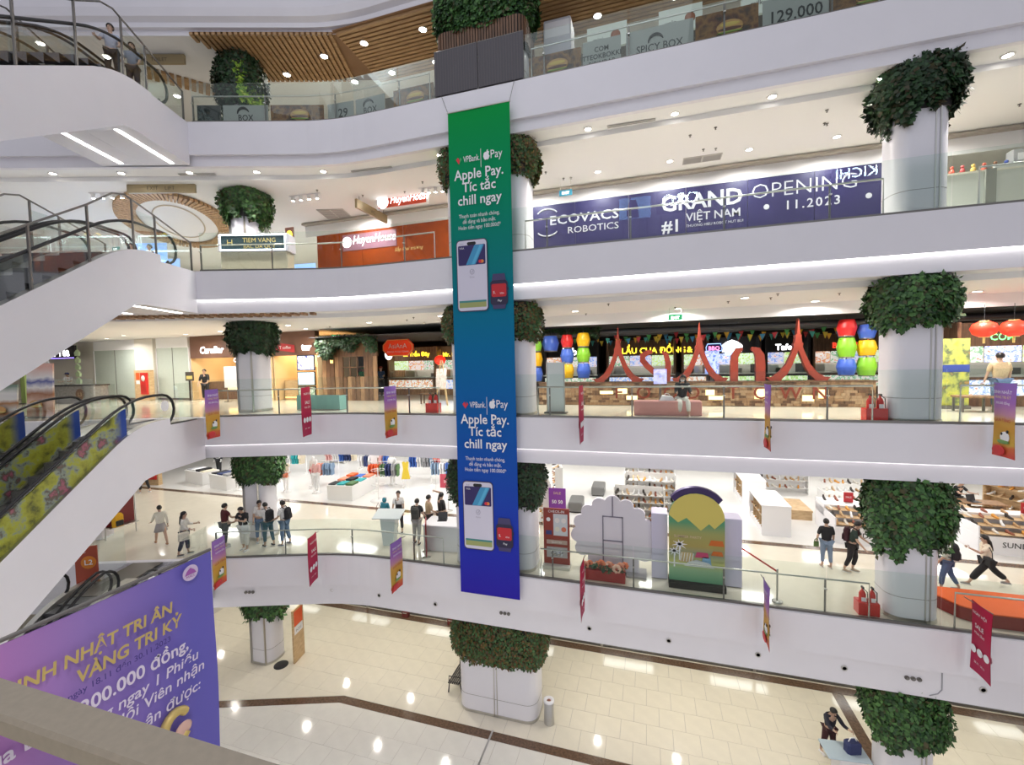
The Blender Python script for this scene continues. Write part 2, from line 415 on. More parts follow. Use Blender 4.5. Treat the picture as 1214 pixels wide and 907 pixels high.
# ------------------------------------------------------------------ columns
COLM = mat('column_panel', (.78, .77, .82), .38)
cols = {'left': (-15.32, 14.05, .56, .5, .36), 'middle': (-5.02, 14.25, 1.42, .62, .4), 'right': (6.6, 14.1, .58, .52, .36)}
for nm, (cx_, cy_, a, b, r) in cols.items():
    for lv, z, top in ((1, L1, L2-1.85), (2, L2, L3-1.47), (3, L3, L4-1.47), (4, L4, L5-1.47), (5, L5, L6-1.5)):
        mb = MB(); mb.prism(rrect(cx_, cy_, a, b, r), z, top+.05, None, smooth=True)
        c = struct('column', mb, COLM)
        mb = MB()
        for dx in ((.2, .3) if nm == 'right' else (-.05, .05) if nm == 'middle' else (-.36, -.28, .38)):
            mb.box(cx_+dx-.014, cy_-b-.012, z, cx_+dx+.014, cy_-b+.2, top, STEEL)
        mb.build('joint_strip', None, c)
        mb = MB(); mb.prism(rrect(cx_, cy_, a+.012, b+.012, r), z+.0, z+.09, STEEL, smooth=True); mb.build('kick_plate', None, c)
        mb = MB(); mb.prism(rrect(cx_, cy_, a+.003, b+.003, r), z+.62, z+.63, DSTEEL); mb.build('panel_joint', None, c)

# ------------------------------------------------------------------ planters round the column heads
def leaves(n, fn, size, seed, droop=.5, m=LEAF):
    """n leaves, each two triangles folded along the rib; fn(rng) -> points (n,3), normals (n,3)"""
    rng = np.random.default_rng(seed)
    P, N = fn(rng, n)
    d = rng.normal(size=(n, 3)); d[:, 2] -= droop*1.6
    d -= (d*N).sum(1, keepdims=True)*N*.6; d /= np.linalg.norm(d, axis=1, keepdims=True)
    s = np.cross(N, d); s /= np.linalg.norm(s, axis=1, keepdims=True)+1e-9
    L = size*rng.uniform(.6, 1.5, (n, 1)); W = L*rng.uniform(.25, .42, (n, 1))
    tip = P+d*L+N*L*.15; mid = P+d*L*.45+N*L*.12
    V = np.stack([P, mid+s*W, tip, mid-s*W], 1).reshape(-1, 3)
    F = np.arange(n*4).reshape(n, 4)
    me = bpy.data.meshes.new('foliage'); me.vertices.add(n*4); me.vertices.foreach_set('co', V.astype(np.float32).ravel())
    me.loops.add(n*4); me.loops.foreach_set('vertex_index', F.ravel().astype(np.int32)); me.polygons.add(n)
    me.polygons.foreach_set('loop_start', np.arange(0, n*4, 4, dtype=np.int32)); me.update(calc_edges=True)
    me.materials.append(m); return me
def ring_fn(a, b, z0, z1, ragged=.25, bulge=.18):
    """points on a rounded-box shell a x b (half sizes) from z0 to z1"""
    def fn(rng, n):
        t = rng.uniform(0, 2*pi, n); e = .6
        c, s = np.cos(t), np.sin(t)
        k = (np.abs(c)**(2/e)+np.abs(s)**(2/e))**(-e/2)
        u = rng.uniform(0, 1, n); lump = .5+.5*np.sin(t*3+1.3)*np.sin(t*5+.4)
        u = u*(1+ragged*(lump-.6))
        z = z1-(z1-z0)*u
        off = rng.uniform(-.12, .12, n)+bulge*np.sin(np.clip(u, 0, 1)*pi)-.04*u
        x = (a+off)*c*k; y = (b+off)*s*k
        nr = np.stack([c*k/a, s*k/b, rng.uniform(-.1, .5, n)], 1); nr /= np.linalg.norm(nr, axis=1, keepdims=True)
        return np.stack([x, y, z], 1), nr
    return fn
def planter(cx_, cy_, a, b, z0, z1, n, seed, label, m=LEAF, size=.16, ca=.7, cb=.65, ragged=.3):
    t = thing('column_planter', label, 'planter', (cx_, cy_, z0))
    h = z1-z0
    mb = MB(); q = rrect(0, 0, a-.02, b-.02, .3); mb.prism(q, .12, h, DARK, smooth=True); mb.build('planter_dark_core', None, t)  # core coloured dark as the shade seen between the leaves
    me = leaves(int(n*1.9), ring_fn(a, b, 0, h, ragged), size*.72, seed, m=m)
    o = bpy.data.objects.new('foliage', me); COL.objects.link(o); o.parent = t; o['kind'] = 'stuff'
    return t
R_, M_, LL_ = (6.6, 14.1), (-5.02, 14.22), (-15.3, 14.05)
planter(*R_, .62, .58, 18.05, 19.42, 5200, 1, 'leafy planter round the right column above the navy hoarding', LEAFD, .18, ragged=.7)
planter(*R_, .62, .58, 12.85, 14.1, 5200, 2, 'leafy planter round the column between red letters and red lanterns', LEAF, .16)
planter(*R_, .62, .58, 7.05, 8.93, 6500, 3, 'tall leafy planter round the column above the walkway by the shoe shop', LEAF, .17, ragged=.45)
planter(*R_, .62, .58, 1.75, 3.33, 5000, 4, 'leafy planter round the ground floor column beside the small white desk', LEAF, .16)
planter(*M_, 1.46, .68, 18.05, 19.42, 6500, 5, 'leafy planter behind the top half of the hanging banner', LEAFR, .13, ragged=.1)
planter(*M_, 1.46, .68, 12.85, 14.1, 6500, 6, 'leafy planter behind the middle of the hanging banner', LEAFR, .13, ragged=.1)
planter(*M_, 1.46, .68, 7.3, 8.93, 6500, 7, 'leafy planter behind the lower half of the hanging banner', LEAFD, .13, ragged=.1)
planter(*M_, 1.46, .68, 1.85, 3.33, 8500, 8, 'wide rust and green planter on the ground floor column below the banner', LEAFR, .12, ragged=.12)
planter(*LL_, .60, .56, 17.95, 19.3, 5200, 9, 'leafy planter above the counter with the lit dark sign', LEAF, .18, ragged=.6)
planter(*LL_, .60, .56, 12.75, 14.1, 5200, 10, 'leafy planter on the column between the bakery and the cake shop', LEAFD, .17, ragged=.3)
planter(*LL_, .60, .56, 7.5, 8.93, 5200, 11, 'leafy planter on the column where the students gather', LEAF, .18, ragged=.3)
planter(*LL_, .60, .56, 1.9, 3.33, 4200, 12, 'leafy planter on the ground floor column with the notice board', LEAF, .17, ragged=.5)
# top floor: plants down to counter height on the left column, one side in brighter colour painted as lit
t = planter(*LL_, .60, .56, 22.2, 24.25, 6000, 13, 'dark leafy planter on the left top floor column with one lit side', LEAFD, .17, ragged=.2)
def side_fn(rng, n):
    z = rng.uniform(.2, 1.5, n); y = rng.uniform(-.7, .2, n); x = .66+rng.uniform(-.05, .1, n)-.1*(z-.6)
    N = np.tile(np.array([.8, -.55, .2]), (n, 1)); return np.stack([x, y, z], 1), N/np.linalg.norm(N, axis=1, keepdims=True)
o = bpy.data.objects.new('foliage_painted_lit', leaves(900, side_fn, .16, 44, m=LEAFB)); COL.objects.link(o); o.parent = t; o['kind'] = 'stuff'
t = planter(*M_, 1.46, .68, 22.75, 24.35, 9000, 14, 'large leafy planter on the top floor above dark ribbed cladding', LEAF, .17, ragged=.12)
mb = MB()
q = rrect(M_[0], M_[1], 1.5, .72, .3, 5)
for i in range(len(q)):
    a, b = Vector(q[i]), Vector(q[(i+1) % len(q)]); L = (b-a).length; k = max(1, int(L/.09)); d = (b-a)/k
    for j in range(k):
        p = a+d*(j+.15); r = a+d*(j+.85); nrm_ = Vector((d.y, -d.x)).normalized()*.03
        mb.add([(p.x, p.y, 22.1), (r.x, r.y, 22.1), (r.x+nrm_.x, r.y+nrm_.y, 22.1), (p.x+nrm_.x, p.y+nrm_.y, 22.1), (p.x, p.y, 22.85), (r.x, r.y, 22.85), (r.x+nrm_.x, r.y+nrm_.y, 22.85), (p.x+nrm_.x, p.y+nrm_.y, 22.85)], [(0, 3, 2, 1), (4, 5, 6, 7), (3, 7, 6, 2), (0, 4, 7, 3), (1, 2, 6, 5)], WOODD)
mb.prism(q, 22.0, 22.88, DARK)
o = mb.build('ribbed_cladding', None, t); o.matrix_parent_inverse = Matrix.Translation((-M_[0], -M_[1], -22.75)); o['kind'] = 'stuff'

# ------------------------------------------------------------------ glass railings
def railing(label, z, segs, gaps=(), top=1.36, rail=.95, step=2.4):
    """segs: list of points (x,y); panels between posts; handrail tubes broken where gaps say"""
    t = thing('glass_railing', label, 'railing', (segs[0][0], segs[0][1], z)); o0 = Vector(segs[0])
    SG = [Vector(q) for q in segs]; cum = [0.]
    for a, b in zip(SG[:-1], SG[1:]): cum.append(cum[-1]+(b-a).length)
    def at_len(s_):
        for i in range(len(SG)-1):
            if s_ <= cum[i+1]+1e-6:
                d = (SG[i+1]-SG[i]).normalized(); return SG[i]+d*(s_-cum[i]), d
        return SG[-1], d
    k = max(1, round(cum[-1]/step))
    for i in range(k+1):
        s_ = cum[-1]*i/k; p, d = at_len(s_); ang = atan2(d.y, d.x)
        if not any(g0 < p.x < g1 for g0, g1 in gaps):
            mb = MB(); mb.box(-.022, .06, 0, .022, .085, rail, DSTEEL); mb.box(-.03, .0, rail*.72, .03, .07, rail*.72+.03, STEEL); mb.box(-.05, .02, 0, .05, .12, .02, STEEL)
            q = mb.build('post', None, t); q.location = (p.x-o0.x, p.y-o0.y, 0); q.rotation_euler = (0, 0, ang)
        if i < k:
            s2 = cum[-1]*(i+1)/k
            pts = [at_len(s_+.012)[0]]+[SG[j] for j in range(len(SG)) if s_+.1 < cum[j] < s2-.1]+[at_len(s2-.012)[0]]
            lf = [(q-o0) for q in pts]; mb = MB()
            dd = [(lf[min(j+1, len(lf)-1)]-lf[max(j-1, 0)]).normalized() for j in range(len(lf))]
            out = [q+Vector((-e.y, e.x))*.008 for q, e in zip(lf, dd)]; inn = [q-Vector((-e.y, e.x))*.008 for q, e in zip(lf, dd)]
            mb.prism([tuple(q) for q in inn]+[tuple(q) for q in reversed(out)], 0, top, GLASS); mb.build('glass_panel', None, t)
    def off(p, i):
        ds = []
        if i > 0: d = (Vector(segs[i])-Vector(segs[i-1])).normalized(); ds.append(Vector((-d.y, d.x)))
        if i < len(segs)-1: d = (Vector(segs[i+1])-Vector(segs[i])).normalized(); ds.append(Vector((-d.y, d.x)))
        n_ = sum(ds, Vector((0, 0)))/len(ds); return Vector(p)+n_*.075-o0
    path = [off(p, i) for i, p in enumerate(segs)]
    cuts = []; xs = sorted(gaps)
    if not gaps: cuts = [path]
    else:
        cur = path[0]; rest_ = path[1:]; run = [cur]
        for p in rest_:
            for g0, g1 in xs:
                a = run[-1]
                if a.x+o0.x < g0 < p.x+o0.x:
                    k1 = (g0-o0.x-a.x)/(p.x-a.x); k2 = (g1-o0.x-a.x)/(p.x-a.x)
                    e = a+(p-a)*k1; run.append(e); cuts.append(run); run = [a+(p-a)*min(k2, .999)]
            run.append(p)
        cuts.append(run)
    for run in cuts:
        P = [(p.x, p.y, rail) for p in run]
        if gaps:
            if run is not cuts[0]: P = [(P[0][0], P[0][1], 0)]+P
            if run is not cuts[-1]: P = P+[(P[-1][0], P[-1][1], 0)]
        mb = MB(); mb.tube(P, .024, STEEL, 8); mb.build('handrail', None, t)
    mb = MB()
    for a, b in zip(segs[:-1], segs[1:]):
        a, b = Vector(a), Vector(b); d = (b-a).normalized(); nn = Vector((-d.y, d.x)); p = a-o0-nn*.03; q = b-o0-nn*.03; r = b-o0+nn*.05; s_ = a-o0+nn*.05
        mb.prism([p, q, r, s_], 0, .07, DSTEEL)
    mb.build('base_channel', None, t)
    return t
def epts(s0, off=.1):
    """railing line on the edge from s0 on the left gallery round the corner to the right end"""
    E = edge(off)[1:]; a = edge_pt(s0, off)
    return [(a.x, a.y)]+[(p.x, p.y) for p in E]
GP = ((-6.75, -3.3), (5.55, 7.35))
SC = {L5: 4.85, L4: 4.85, L3: 4.85, L2: 4.85}
railing('glass railing with steel handrail on the top floor by the food stalls', L5, epts(SC[L5]), GP)
railing('glass railing with steel handrail in front of the navy hoarding', L4, epts(SC[L4]), ((-6.75, -3.6), (5.7, 7.6)))
railing('glass railing with steel handrail in front of the red letters', L3, epts(SC[L3]), GP)
railing('glass railing with steel handrail on the floor with the shoe and clothes shops', L2, epts(SC[L2]), GP)
for z in (L2, L3, L4, L5):
    pass
# ------------------------------------------------------------------ escalators (two side by side in one white truss per floor)
ESC_S = 4.95                                   # where the right side of the truss meets the left gallery edge
def esc_z(k, base=0., kn=3.0, sl=.65):
    """height of the step line k metres out from the edge, rounded knuckle"""
    r = .9
    if k < kn-r: return base
    if k > kn+r: return base-sl*(k-kn)
    u = (k-(kn-r))/(2*r); return base-sl*r*u*u
K_END = 3.0+5.2/.65
def esc_ks(): return [0., .8, 1.6, 2.1]+[2.1+.3*i for i in range(1, 7)]+[4.5, 6, 8, K_END-.9, K_END-.6, K_END-.3, K_END, K_END+.5, K_END+1.6]
def escz(k, base=0.):
    return max(esc_z(k, base), base-5.2)
STEPM = mat('escalator_step', (.16, .16, .17), .45, .6, noise=.2, nscale=40)
ADY = None
def escalator(z, half, label, group, ads=None):
    """half 0: right one, 1: left one; each owns its half of the truss. x runs right along the edge, -y out into the atrium"""
    o = edge_pt(ESC_S, 0); W = 1.5; NK = {L5: 1.25, L4: 1.25, L3: 1.75, L2: 2.7}[z]
    s = thing('escalator', label, 'escalator', (o.x+E1.x*W*half, o.y+E1.y*W*half, z), LANG, group)
    ks = [0., 1.58, 1.6, 1.9, 2.3, 2.7, 3.0, 3.3, 3.6, 4.0, 5, 7, 9, K_END, K_END+1.6]
    ztop = lambda k: -.02 if k < 1.59 else escz(k+.15)+.18
    if z == L5: zt0 = ztop; ztop = lambda k: zt0(k)-(.16 if k > 1.59 else 0)
    zbot = lambda k: -1.47 if k < 2.6 else max(-1.47-.63*(k-2.6), -5.22)
    v = []
    for k in ks: v += [(-.004, -k, ztop(k)), (-.004, -k, zbot(k)), (-W+.004, -k, zbot(k)), (-W+.004, -k, ztop(k))]
    f = []
    for i in range(len(ks)-1):
        a, b = i*4, (i+1)*4; f += [(a, a+1, b+1, b), (a+1, a+2, b+2, b+1), (a+2, a+3, b+3, b+2)]
    f.append((len(v)-4, len(v)-3, len(v)-2, len(v)-1))
    MB().add(v, f, FASC).build('truss_side', None, s)
    mb = MB()
    for x0, x1 in (((-.2, -.004), (-W+.004, -1.30)) if half == 0 else ((-.2, -.004), (-W+.004, -1.32))):
        P = []
        for k in ks[2:]: P += [(x0, -k, ztop(k)+.004), (x1, -k, ztop(k)+.004)]
        mb.add(P, [(2*i, 2*i+2, 2*i+3, 2*i+1) for i in range(len(ks)-3)], STEEL)
        for x in (x0, x1):
            if x in (-.004, -W+.004): continue
            P = []
            for k in ks[2:]: P += [(x, -k, ztop(k)+.004), (x, -k, escz(k)-.3)]
            mb.add(P, [(2*i, 2*i+1, 2*i+3, 2*i+2) for i in range(len(ks)-3)], STEEL)
    mb.build('deck_cover', None, s)
    mb = MB(); mb.box(-W+.23, -2.3, -.05, -.23, .2, -.005, DSTEEL); mb.build('landing_plate', None, s)
    x = -.5 if half == 0 else -.7
    mb = MB(); mb.box(x-.06, -2.4, -1.485, x+.06, -.15, -1.472, LED); mb.build('soffit_light', None, s)
    x = -.05 if half == 0 else -W+.05
    if z < L4:
        q = MB(); q.box(x-.008, -1.3, 0, x+.008, -.1, 1.3, EGLASS); q.build('guard_glass', None, s)
    g = MB(); P = [(x, -.1, .95), (x, -1.9, 1.42), (x, -2.8, 1.62), (x, -3.2, 1.5)]+[(x, -k, escz(k)+1.55) for k in (4, 6, 8, 10)]
    gg = None
    if z > L3: g.tube(P, .026, DSTEEL, 8); gg = g.build('guard_rail', None, s)
    for k in () if z < L4 else (.12, 1.7, 2.55, 4.0, 5.5, 7., 8.5):
        top = float(np.interp(k, [.1, 1.9, 2.8, 3.2, 4], [.95, 1.42, 1.62, 1.5, escz(4)+1.55])) if k < 4 else escz(k)+1.55
        zb = ztop(k) if k > 1.6 else 0
        q = MB(); q.box(x-.022, -k-.022, zb-.02, x+.022, -k+.022, top, DSTEEL); q.build('guard_post', None, gg)
    q = MB()
    if gg: q.box(x-.008, -1.65, 0, x+.008, -.15, .95, EGLASS); q.box(x-.008, -2.5, .25, x+.008, -1.75, 1.3, EGLASS); q.build('guard_glass', None, gg)
    xa, xb = (-.10, -1.39) if half == 0 else (-.11, -1.41)
    mb = MB(); x0, x1 = xb+.1, xa-.1; k = 2.3
    while k < K_END:      # steps: tread and riser
        zz = escz(k)-.02; k2 = k+.4; z2 = escz(k2)-.02
        mb.add([(x0, -k, zz), (x1, -k, zz), (x1, -k2, zz), (x0, -k2, zz), (x0, -k2, z2), (x1, -k2, z2)], [(0, 3, 2, 1), (3, 4, 5, 2)], STEPM); k = k2
    mb.build('steps', None, s)['kind'] = 'stuff'
    for bi, x in enumerate((xa, xb)):
        prof = [(-k, escz(k)+.02) for k in [NK]+[q for q in (1.6, 2.1, 2.4, 2.7, 3.0, 3.3, 3.6, 4.0, 5, 7, 9, K_END, K_END+1.3) if q > NK+.15]]
        H = .92; mb = MB(); v = []
        for (yy, zz) in prof: v += [(x, yy, zz), (x, yy, zz+H)]
        mb.add(v, [(2*i, 2*i+2, 2*i+3, 2*i+1) for i in range(len(prof)-1)], EGLASS)
        c = (-NK, .02+H/2+(escz(NK))); A = [(x, c[0]+sin(a)*.46, c[1]+cos(a)*.46) for a in [pi*i/8 for i in range(9)]]
        mb.add([(x, c[0], c[1])]+A, [(0, i+1, i+2) for i in range(8)], EGLASS)
        bal = mb.build('balustrade', None, s)
        path = [(x, -NK+.1, c[1]-.40)]+[(x, c[0]+sin(a)*.48, c[1]-cos(a)*.48) for a in [pi*i/8 for i in range(9)]]+[(x, yy, zz+H+.02) for yy, zz in prof[1:]]
        MB().tube(path, .04, BLACK, 8).build('handrail', None, bal)
        if half == 0 and bi == 0 and z in (L2, L3):
            mb = MB(); q = [(-NK+.08+.17*cos(a), c[1]+.12+.17*sin(a)) for a in [2*pi*i/16 for i in range(16)]]; mb.prism(q, x+.012, x+.016, PLWHITE, axis='X'); mb.build('level_sticker', None, bal)
        if ads and bi in ads:
            mb = MB(); pk = [3.15, 3.3, 3.6, 4.0, 5., 6., 7., 8., 9., 9.8]; v = []
            for dx in (.014, -.014):
                for kk in pk: v += [(x+dx, -kk-.0, escz(kk)+.05), (x+dx, -kk-.0, escz(kk)+.86)]
            n2 = len(pk)*2
            f = [(2*i, 2*i+1, 2*i+3, 2*i+2) for i in range(len(pk)-1)]+[(n2+2*i, n2+2*i+2, n2+2*i+3, n2+2*i+1) for i in range(len(pk)-1)]
            mb.add(v, f, ADV); mb.build('advert_panel', None, bal)
    return s
def advert_mat():
    m = bpy.data.materials.new('advert_print'); m.use_nodes = True; nt = m.node_tree; b = nt.nodes['Principled BSDF']; b.inputs['Roughness'].default_value = .35
    tc = nt.nodes.new('ShaderNodeTexCoord'); n = nt.nodes.new('ShaderNodeTexNoise'); n.inputs['Scale'].default_value = 1.5; n.inputs['Detail'].default_value = 9; n.inputs['Roughness'].default_value = .62
    nt.links.new(tc.outputs['Object'], n.inputs['Vector'])
    r = nt.nodes.new('ShaderNodeValToRGB'); cr = r.color_ramp
    st = [(.28, (.02, .03, .09)), (.37, (.08, .09, .02)), (.44, (.26, .27, .03)), (.51, (.36, .38, .04)), (.56, (.22, .27, .25)), (.60, (.09, .08, .05)), (.65, (.36, .10, .16)), (.72, (.20, .19, .04))]
    while len(cr.elements) < len(st): cr.elements.new(.5)
    for e, (p, c) in zip(cr.elements, st): e.position = p; e.color = (*c, 1)
    nt.links.new(n.outputs['Fac'], r.inputs['Fac'])
    sp = nt.nodes.new('ShaderNodeSeparateXYZ'); nt.links.new(tc.outputs['Object'], sp.inputs[0])
    mr = nt.nodes.new('ShaderNodeMapRange'); mr.inputs['From Min'].default_value = -3.55; mr.inputs['From Max'].default_value = -3.3
    nt.links.new(sp.outputs['Y'], mr.inputs['Value'])
    mx = nt.nodes.new('ShaderNodeMix'); mx.data_type = 'RGBA'; mx.inputs['B'].default_value = (.015, .06, .32, 1)
    nt.links.new(mr.outputs[0], mx.inputs['Factor']); nt.links.new(r.outputs['Color'], mx.inputs['A']); nt.links.new(mx.outputs['Result'], b.inputs['Base Color'])
    return m
ADV = advert_mat()
G_ = 'white escalators stacked along the left of the hall'
escalator(L5, 0, 'right escalator of the top pair where a couple rides down, two light strips below', G_)
escalator(L5, 1, 'left escalator of the top pair, behind the one the couple rides', G_)
escalator(L4, 0, 'right escalator below the wooden ceiling ring, with its steel guard rail towards us', G_)
escalator(L4, 1, 'left escalator below the wooden ceiling ring, behind its twin', G_)
escalator(L3, 0, 'right escalator with yellow advert panels on both balustrades', G_, (0, 1))
escalator(L3, 1, 'left escalator with one yellow advert panel, beside the burger posters', G_, (1,))
escalator(L2, 0, 'lowest right escalator running down behind the big purple flag', G_)
escalator(L2, 1, 'lowest left escalator with the orange level sign at its head', G_)
# ------------------------------------------------------------------ ceiling fittings
RIM = mat('fitting_rim', (.75, .73, .70), .4)
DL = []
def downlight(x, y, z, label, group, power=60, size=.17, col=(1, .96, .91), r=.10, sp=165):
    global DL
    key = (r,)
    t = thing('downlight', label, 'ceiling light', (x, y, z), 0, group)
    found = [d for d in DL if d[0] == key]
    if not found:
        mb = MB(); mb.lathe([(r+.035, 0), (r+.035, -.012), (r, -.02), (r, 0)], RIM, 16); a = mb.build('trim_ring')
        mb = MB(); mb.lathe([(0, -.012), (r, -.012)], LAMP, 16); b = mb.build('lens')
        DL.append((key, a.data, b.data)); a.parent = t; b.parent = t
    else:
        for nm, me in zip(('trim_ring', 'lens'), found[0][1:]):
            o = bpy.data.objects.new(nm, me); COL.objects.link(o); o.parent = t
    if power: area('downlight_lamp', (x, y, z-.04), size, power, col, spread=radians(sp))
    return t
PW = 112
zc = L5-1.47
for i in range(-3, 4):
    for row, y in ((0, 13.95), (1, 16.8)):
        x = .83+2.51*i
        if row == 0: downlight(x, 13.98, zc+.015, 'round recessed downlight in the pale ceiling above the navy hoarding, row nearest the edge', 'downlights above the navy hoarding, edge row', PW*.8, sp=110)
        else: downlight(x, y, zc-.145, 'round recessed downlight in the pale ceiling above the navy hoarding, inner row', 'downlights above the navy hoarding, inner row', PW)
for s in (.6, 3.0, 5.4, 7.8, 10.2, 12.6):
    p = edge_pt(s, .62); downlight(p.x, p.y, zc+.015, 'round recessed downlight in the ceiling strip above the upper escalators', 'downlights above the upper escalators', PW*.8, sp=110)
for i, (x, y) in enumerate([(-12, 17), (-16, 19), (-20, 21), (-25, 18), (-25, 23), (-30, 20), (-12, 22), (-5, 23), (0, 23), (6, 23)]):
    downlight(x, y, zc-.145, 'round recessed downlight deep in the ceiling of the floor with the orange hoarding', 'downlights deep on the orange hoarding floor', PW)
zc = L4-1.47
for x, y in [(-11.3, 16.2), (-15.0, 15.6), (-15.7, 17.4), (-2.5, 16.2), (-6.5, 17.1), (2.9, 15.1), (1.1, 17.2), (5.4, 17.1), (9.5, 16.8), (-20, 16.5), (-23, 17), (-26, 16), (-29, 17), (12, 15.5), (8, 15.2), (-7.5, 15.3)]:
    downlight(x, y, zc-.145, 'round recessed downlight in the pale ceiling in front of the food court', 'downlights in front of the food court', PW, r=.12)
zc = L6-1.62
for x, y, g in [(-7.68, 14.9, 0), (-10.1, 14.8, 0), (-11.85, 16.6, 0), (-10.04, 16.6, 0), (-8.02, 16.6, 0), (-1.57, 16.3, 0), (1, 16.3, 0), (-12, 14.9, 0), (-14.2, 15.3, 0), (3.5, 16.3, 0), (-17, 18, 0), (-20, 15, 0), (-24, 15, 0)]:
    downlight(x, y, zc-.09 if x > -15 else zc, 'bright round lamp between the oak slats of the top ceiling', 'lamps in the oak slat ceiling', PW*.22, r=.13)
# walkway ceilings below eye level (unseen lamps added to light the two lower floors)
for x in [-26, -22, -18, -14, -10.5, -7.5, -2, 1, 4, 8, 11]:
    for y in (14.6, 17.2):
        for z in (L3-1.62, L2-2.0):
            area('downlight_lamp', (x, y, z), .2, PW*(.20 if z < 5 else .215), (1, .95, .86) if z < 5 else (1, .97, .93), spread=radians(165))
# shop ceilings: unseen area lamps added to brighten the open shops
def panel(x, y, z, sx, sy, power, col=(1, .98, .96)):
    area('shop_fill_light', (x, y, z-.02), sx, power, col, sy)
for x in (-26, -21, -16, -11, -6, -1, 4, 9, 14):
    for y in (21, 26): panel(x, y, L3-1.65, 2.4, .6, 92)
    panel(x, 22, L2-2.03, 2.4, .6, 30)
# atrium: even world light from the open top, plus added unseen fill lamps
for x in (-13, -7, -1, 5, 10): area('near_fill_light', (x, .3, 8.6), .5, 125, (1, .97, .95), rot=(radians(32), 0, 0))  # added on the near side to lift the ground and fascias
for x in (-2.6, .3, 3.2): area('overhead_fill_light', (x, -.7, 13.7), .3, 42, (1, .96, .92))  # added overhead to brighten the big flag and near rail
area('top_fill_light', (-6, 4, 27.5), 16, 550, (.93, .94, 1), 8)  # wide area light added above the open hall, no fitting there
# ------------------------------------------------------------------ people
SKIN = mat('skin', (.55, .36, .26), .5); HAIR = mat('black_hair', (.012, .010, .010), .4); EYE = mat('eye_dark', (.01, .01, .01), .2); LIP = mat('lip', (.45, .18, .16), .5)
MANN = mat('mannequin_white', (.86, .85, .83), .35)
def cloth(r, g, b): return mat('cloth_%02x%02x%02x' % (int(r*255), int(g*255), int(b*255)), (r, g, b), .85, noise=.1, nscale=30)
SKINJOBS = []
def skin_obj(name, chains, m, parent, root=0, extra=None, sub=1):
    """one continuous surface grown over connected joints; chains: list of [(point, radius) ...]; points that coincide are shared"""
    V = []; R = []; E = []; idx = {}
    def vid(p, r):
        k = (round(p[0], 4), round(p[1], 4), round(p[2], 4))
        if k not in idx: idx[k] = len(V); V.append(tuple(p)); R.append(r)
        return idx[k]
    for ch in chains:
        ids = [vid(p, r) for p, r in ch]
        for a, b in zip(ids[:-1], ids[1:]):
            if a != b and (a, b) not in E: E.append((a, b))
    me = bpy.data.meshes.new(name); me.from_pydata(V, E, []); me.update()
    o = bpy.data.objects.new(name, me); COL.objects.link(o); o.parent = parent
    md = o.modifiers.new('skin', 'SKIN'); md.use_smooth_shade = True
    sv = me.skin_vertices[0].data
    for i, r in enumerate(R):
        sv[i].radius = r if isinstance(r, tuple) else (r, r); sv[i].use_root = (i == root)
    if sub: ss = o.modifiers.new('sub', 'SUBSURF'); ss.levels = sub; ss.render_levels = sub
    SKINJOBS.append((o, m, extra)); return o
def run_skins():
    bpy.context.view_layer.update(); dg = bpy.context.evaluated_depsgraph_get()
    done = []
    for o, m, extra in SKINJOBS: done.append(bpy.data.meshes.new_from_object(o.evaluated_get(dg)))
    for (o, m, extra), me in zip(SKINJOBS, done):
        o.modifiers.clear(); old = o.data
        if extra is not None:
            nv = len(me.vertices); V = [tuple(v.co) for v in me.vertices]+extra.v; F = [tuple(p.vertices) for p in me.polygons]+[tuple(i+nv for i in f) for f in extra.f]
            m2 = bpy.data.meshes.new(me.name); m2.from_pydata(V, [], F); m2.update(); bpy.data.meshes.remove(me); me = m2
        me.materials.clear(); me.materials.append(m)
        me.polygons.foreach_set('use_smooth', [True]*len(me.polygons)); o.data = me; bpy.data.meshes.remove(old)
    SKINJOBS.clear()
def dirv(p, out, side):
    """limb direction: p degrees swung forward (-y) from hanging, out degrees away from the body"""
    p, out = radians(p), radians(out); return Vector((side*sin(out), -sin(p)*cos(out), -cos(p)*cos(out)))
PERSON = 0
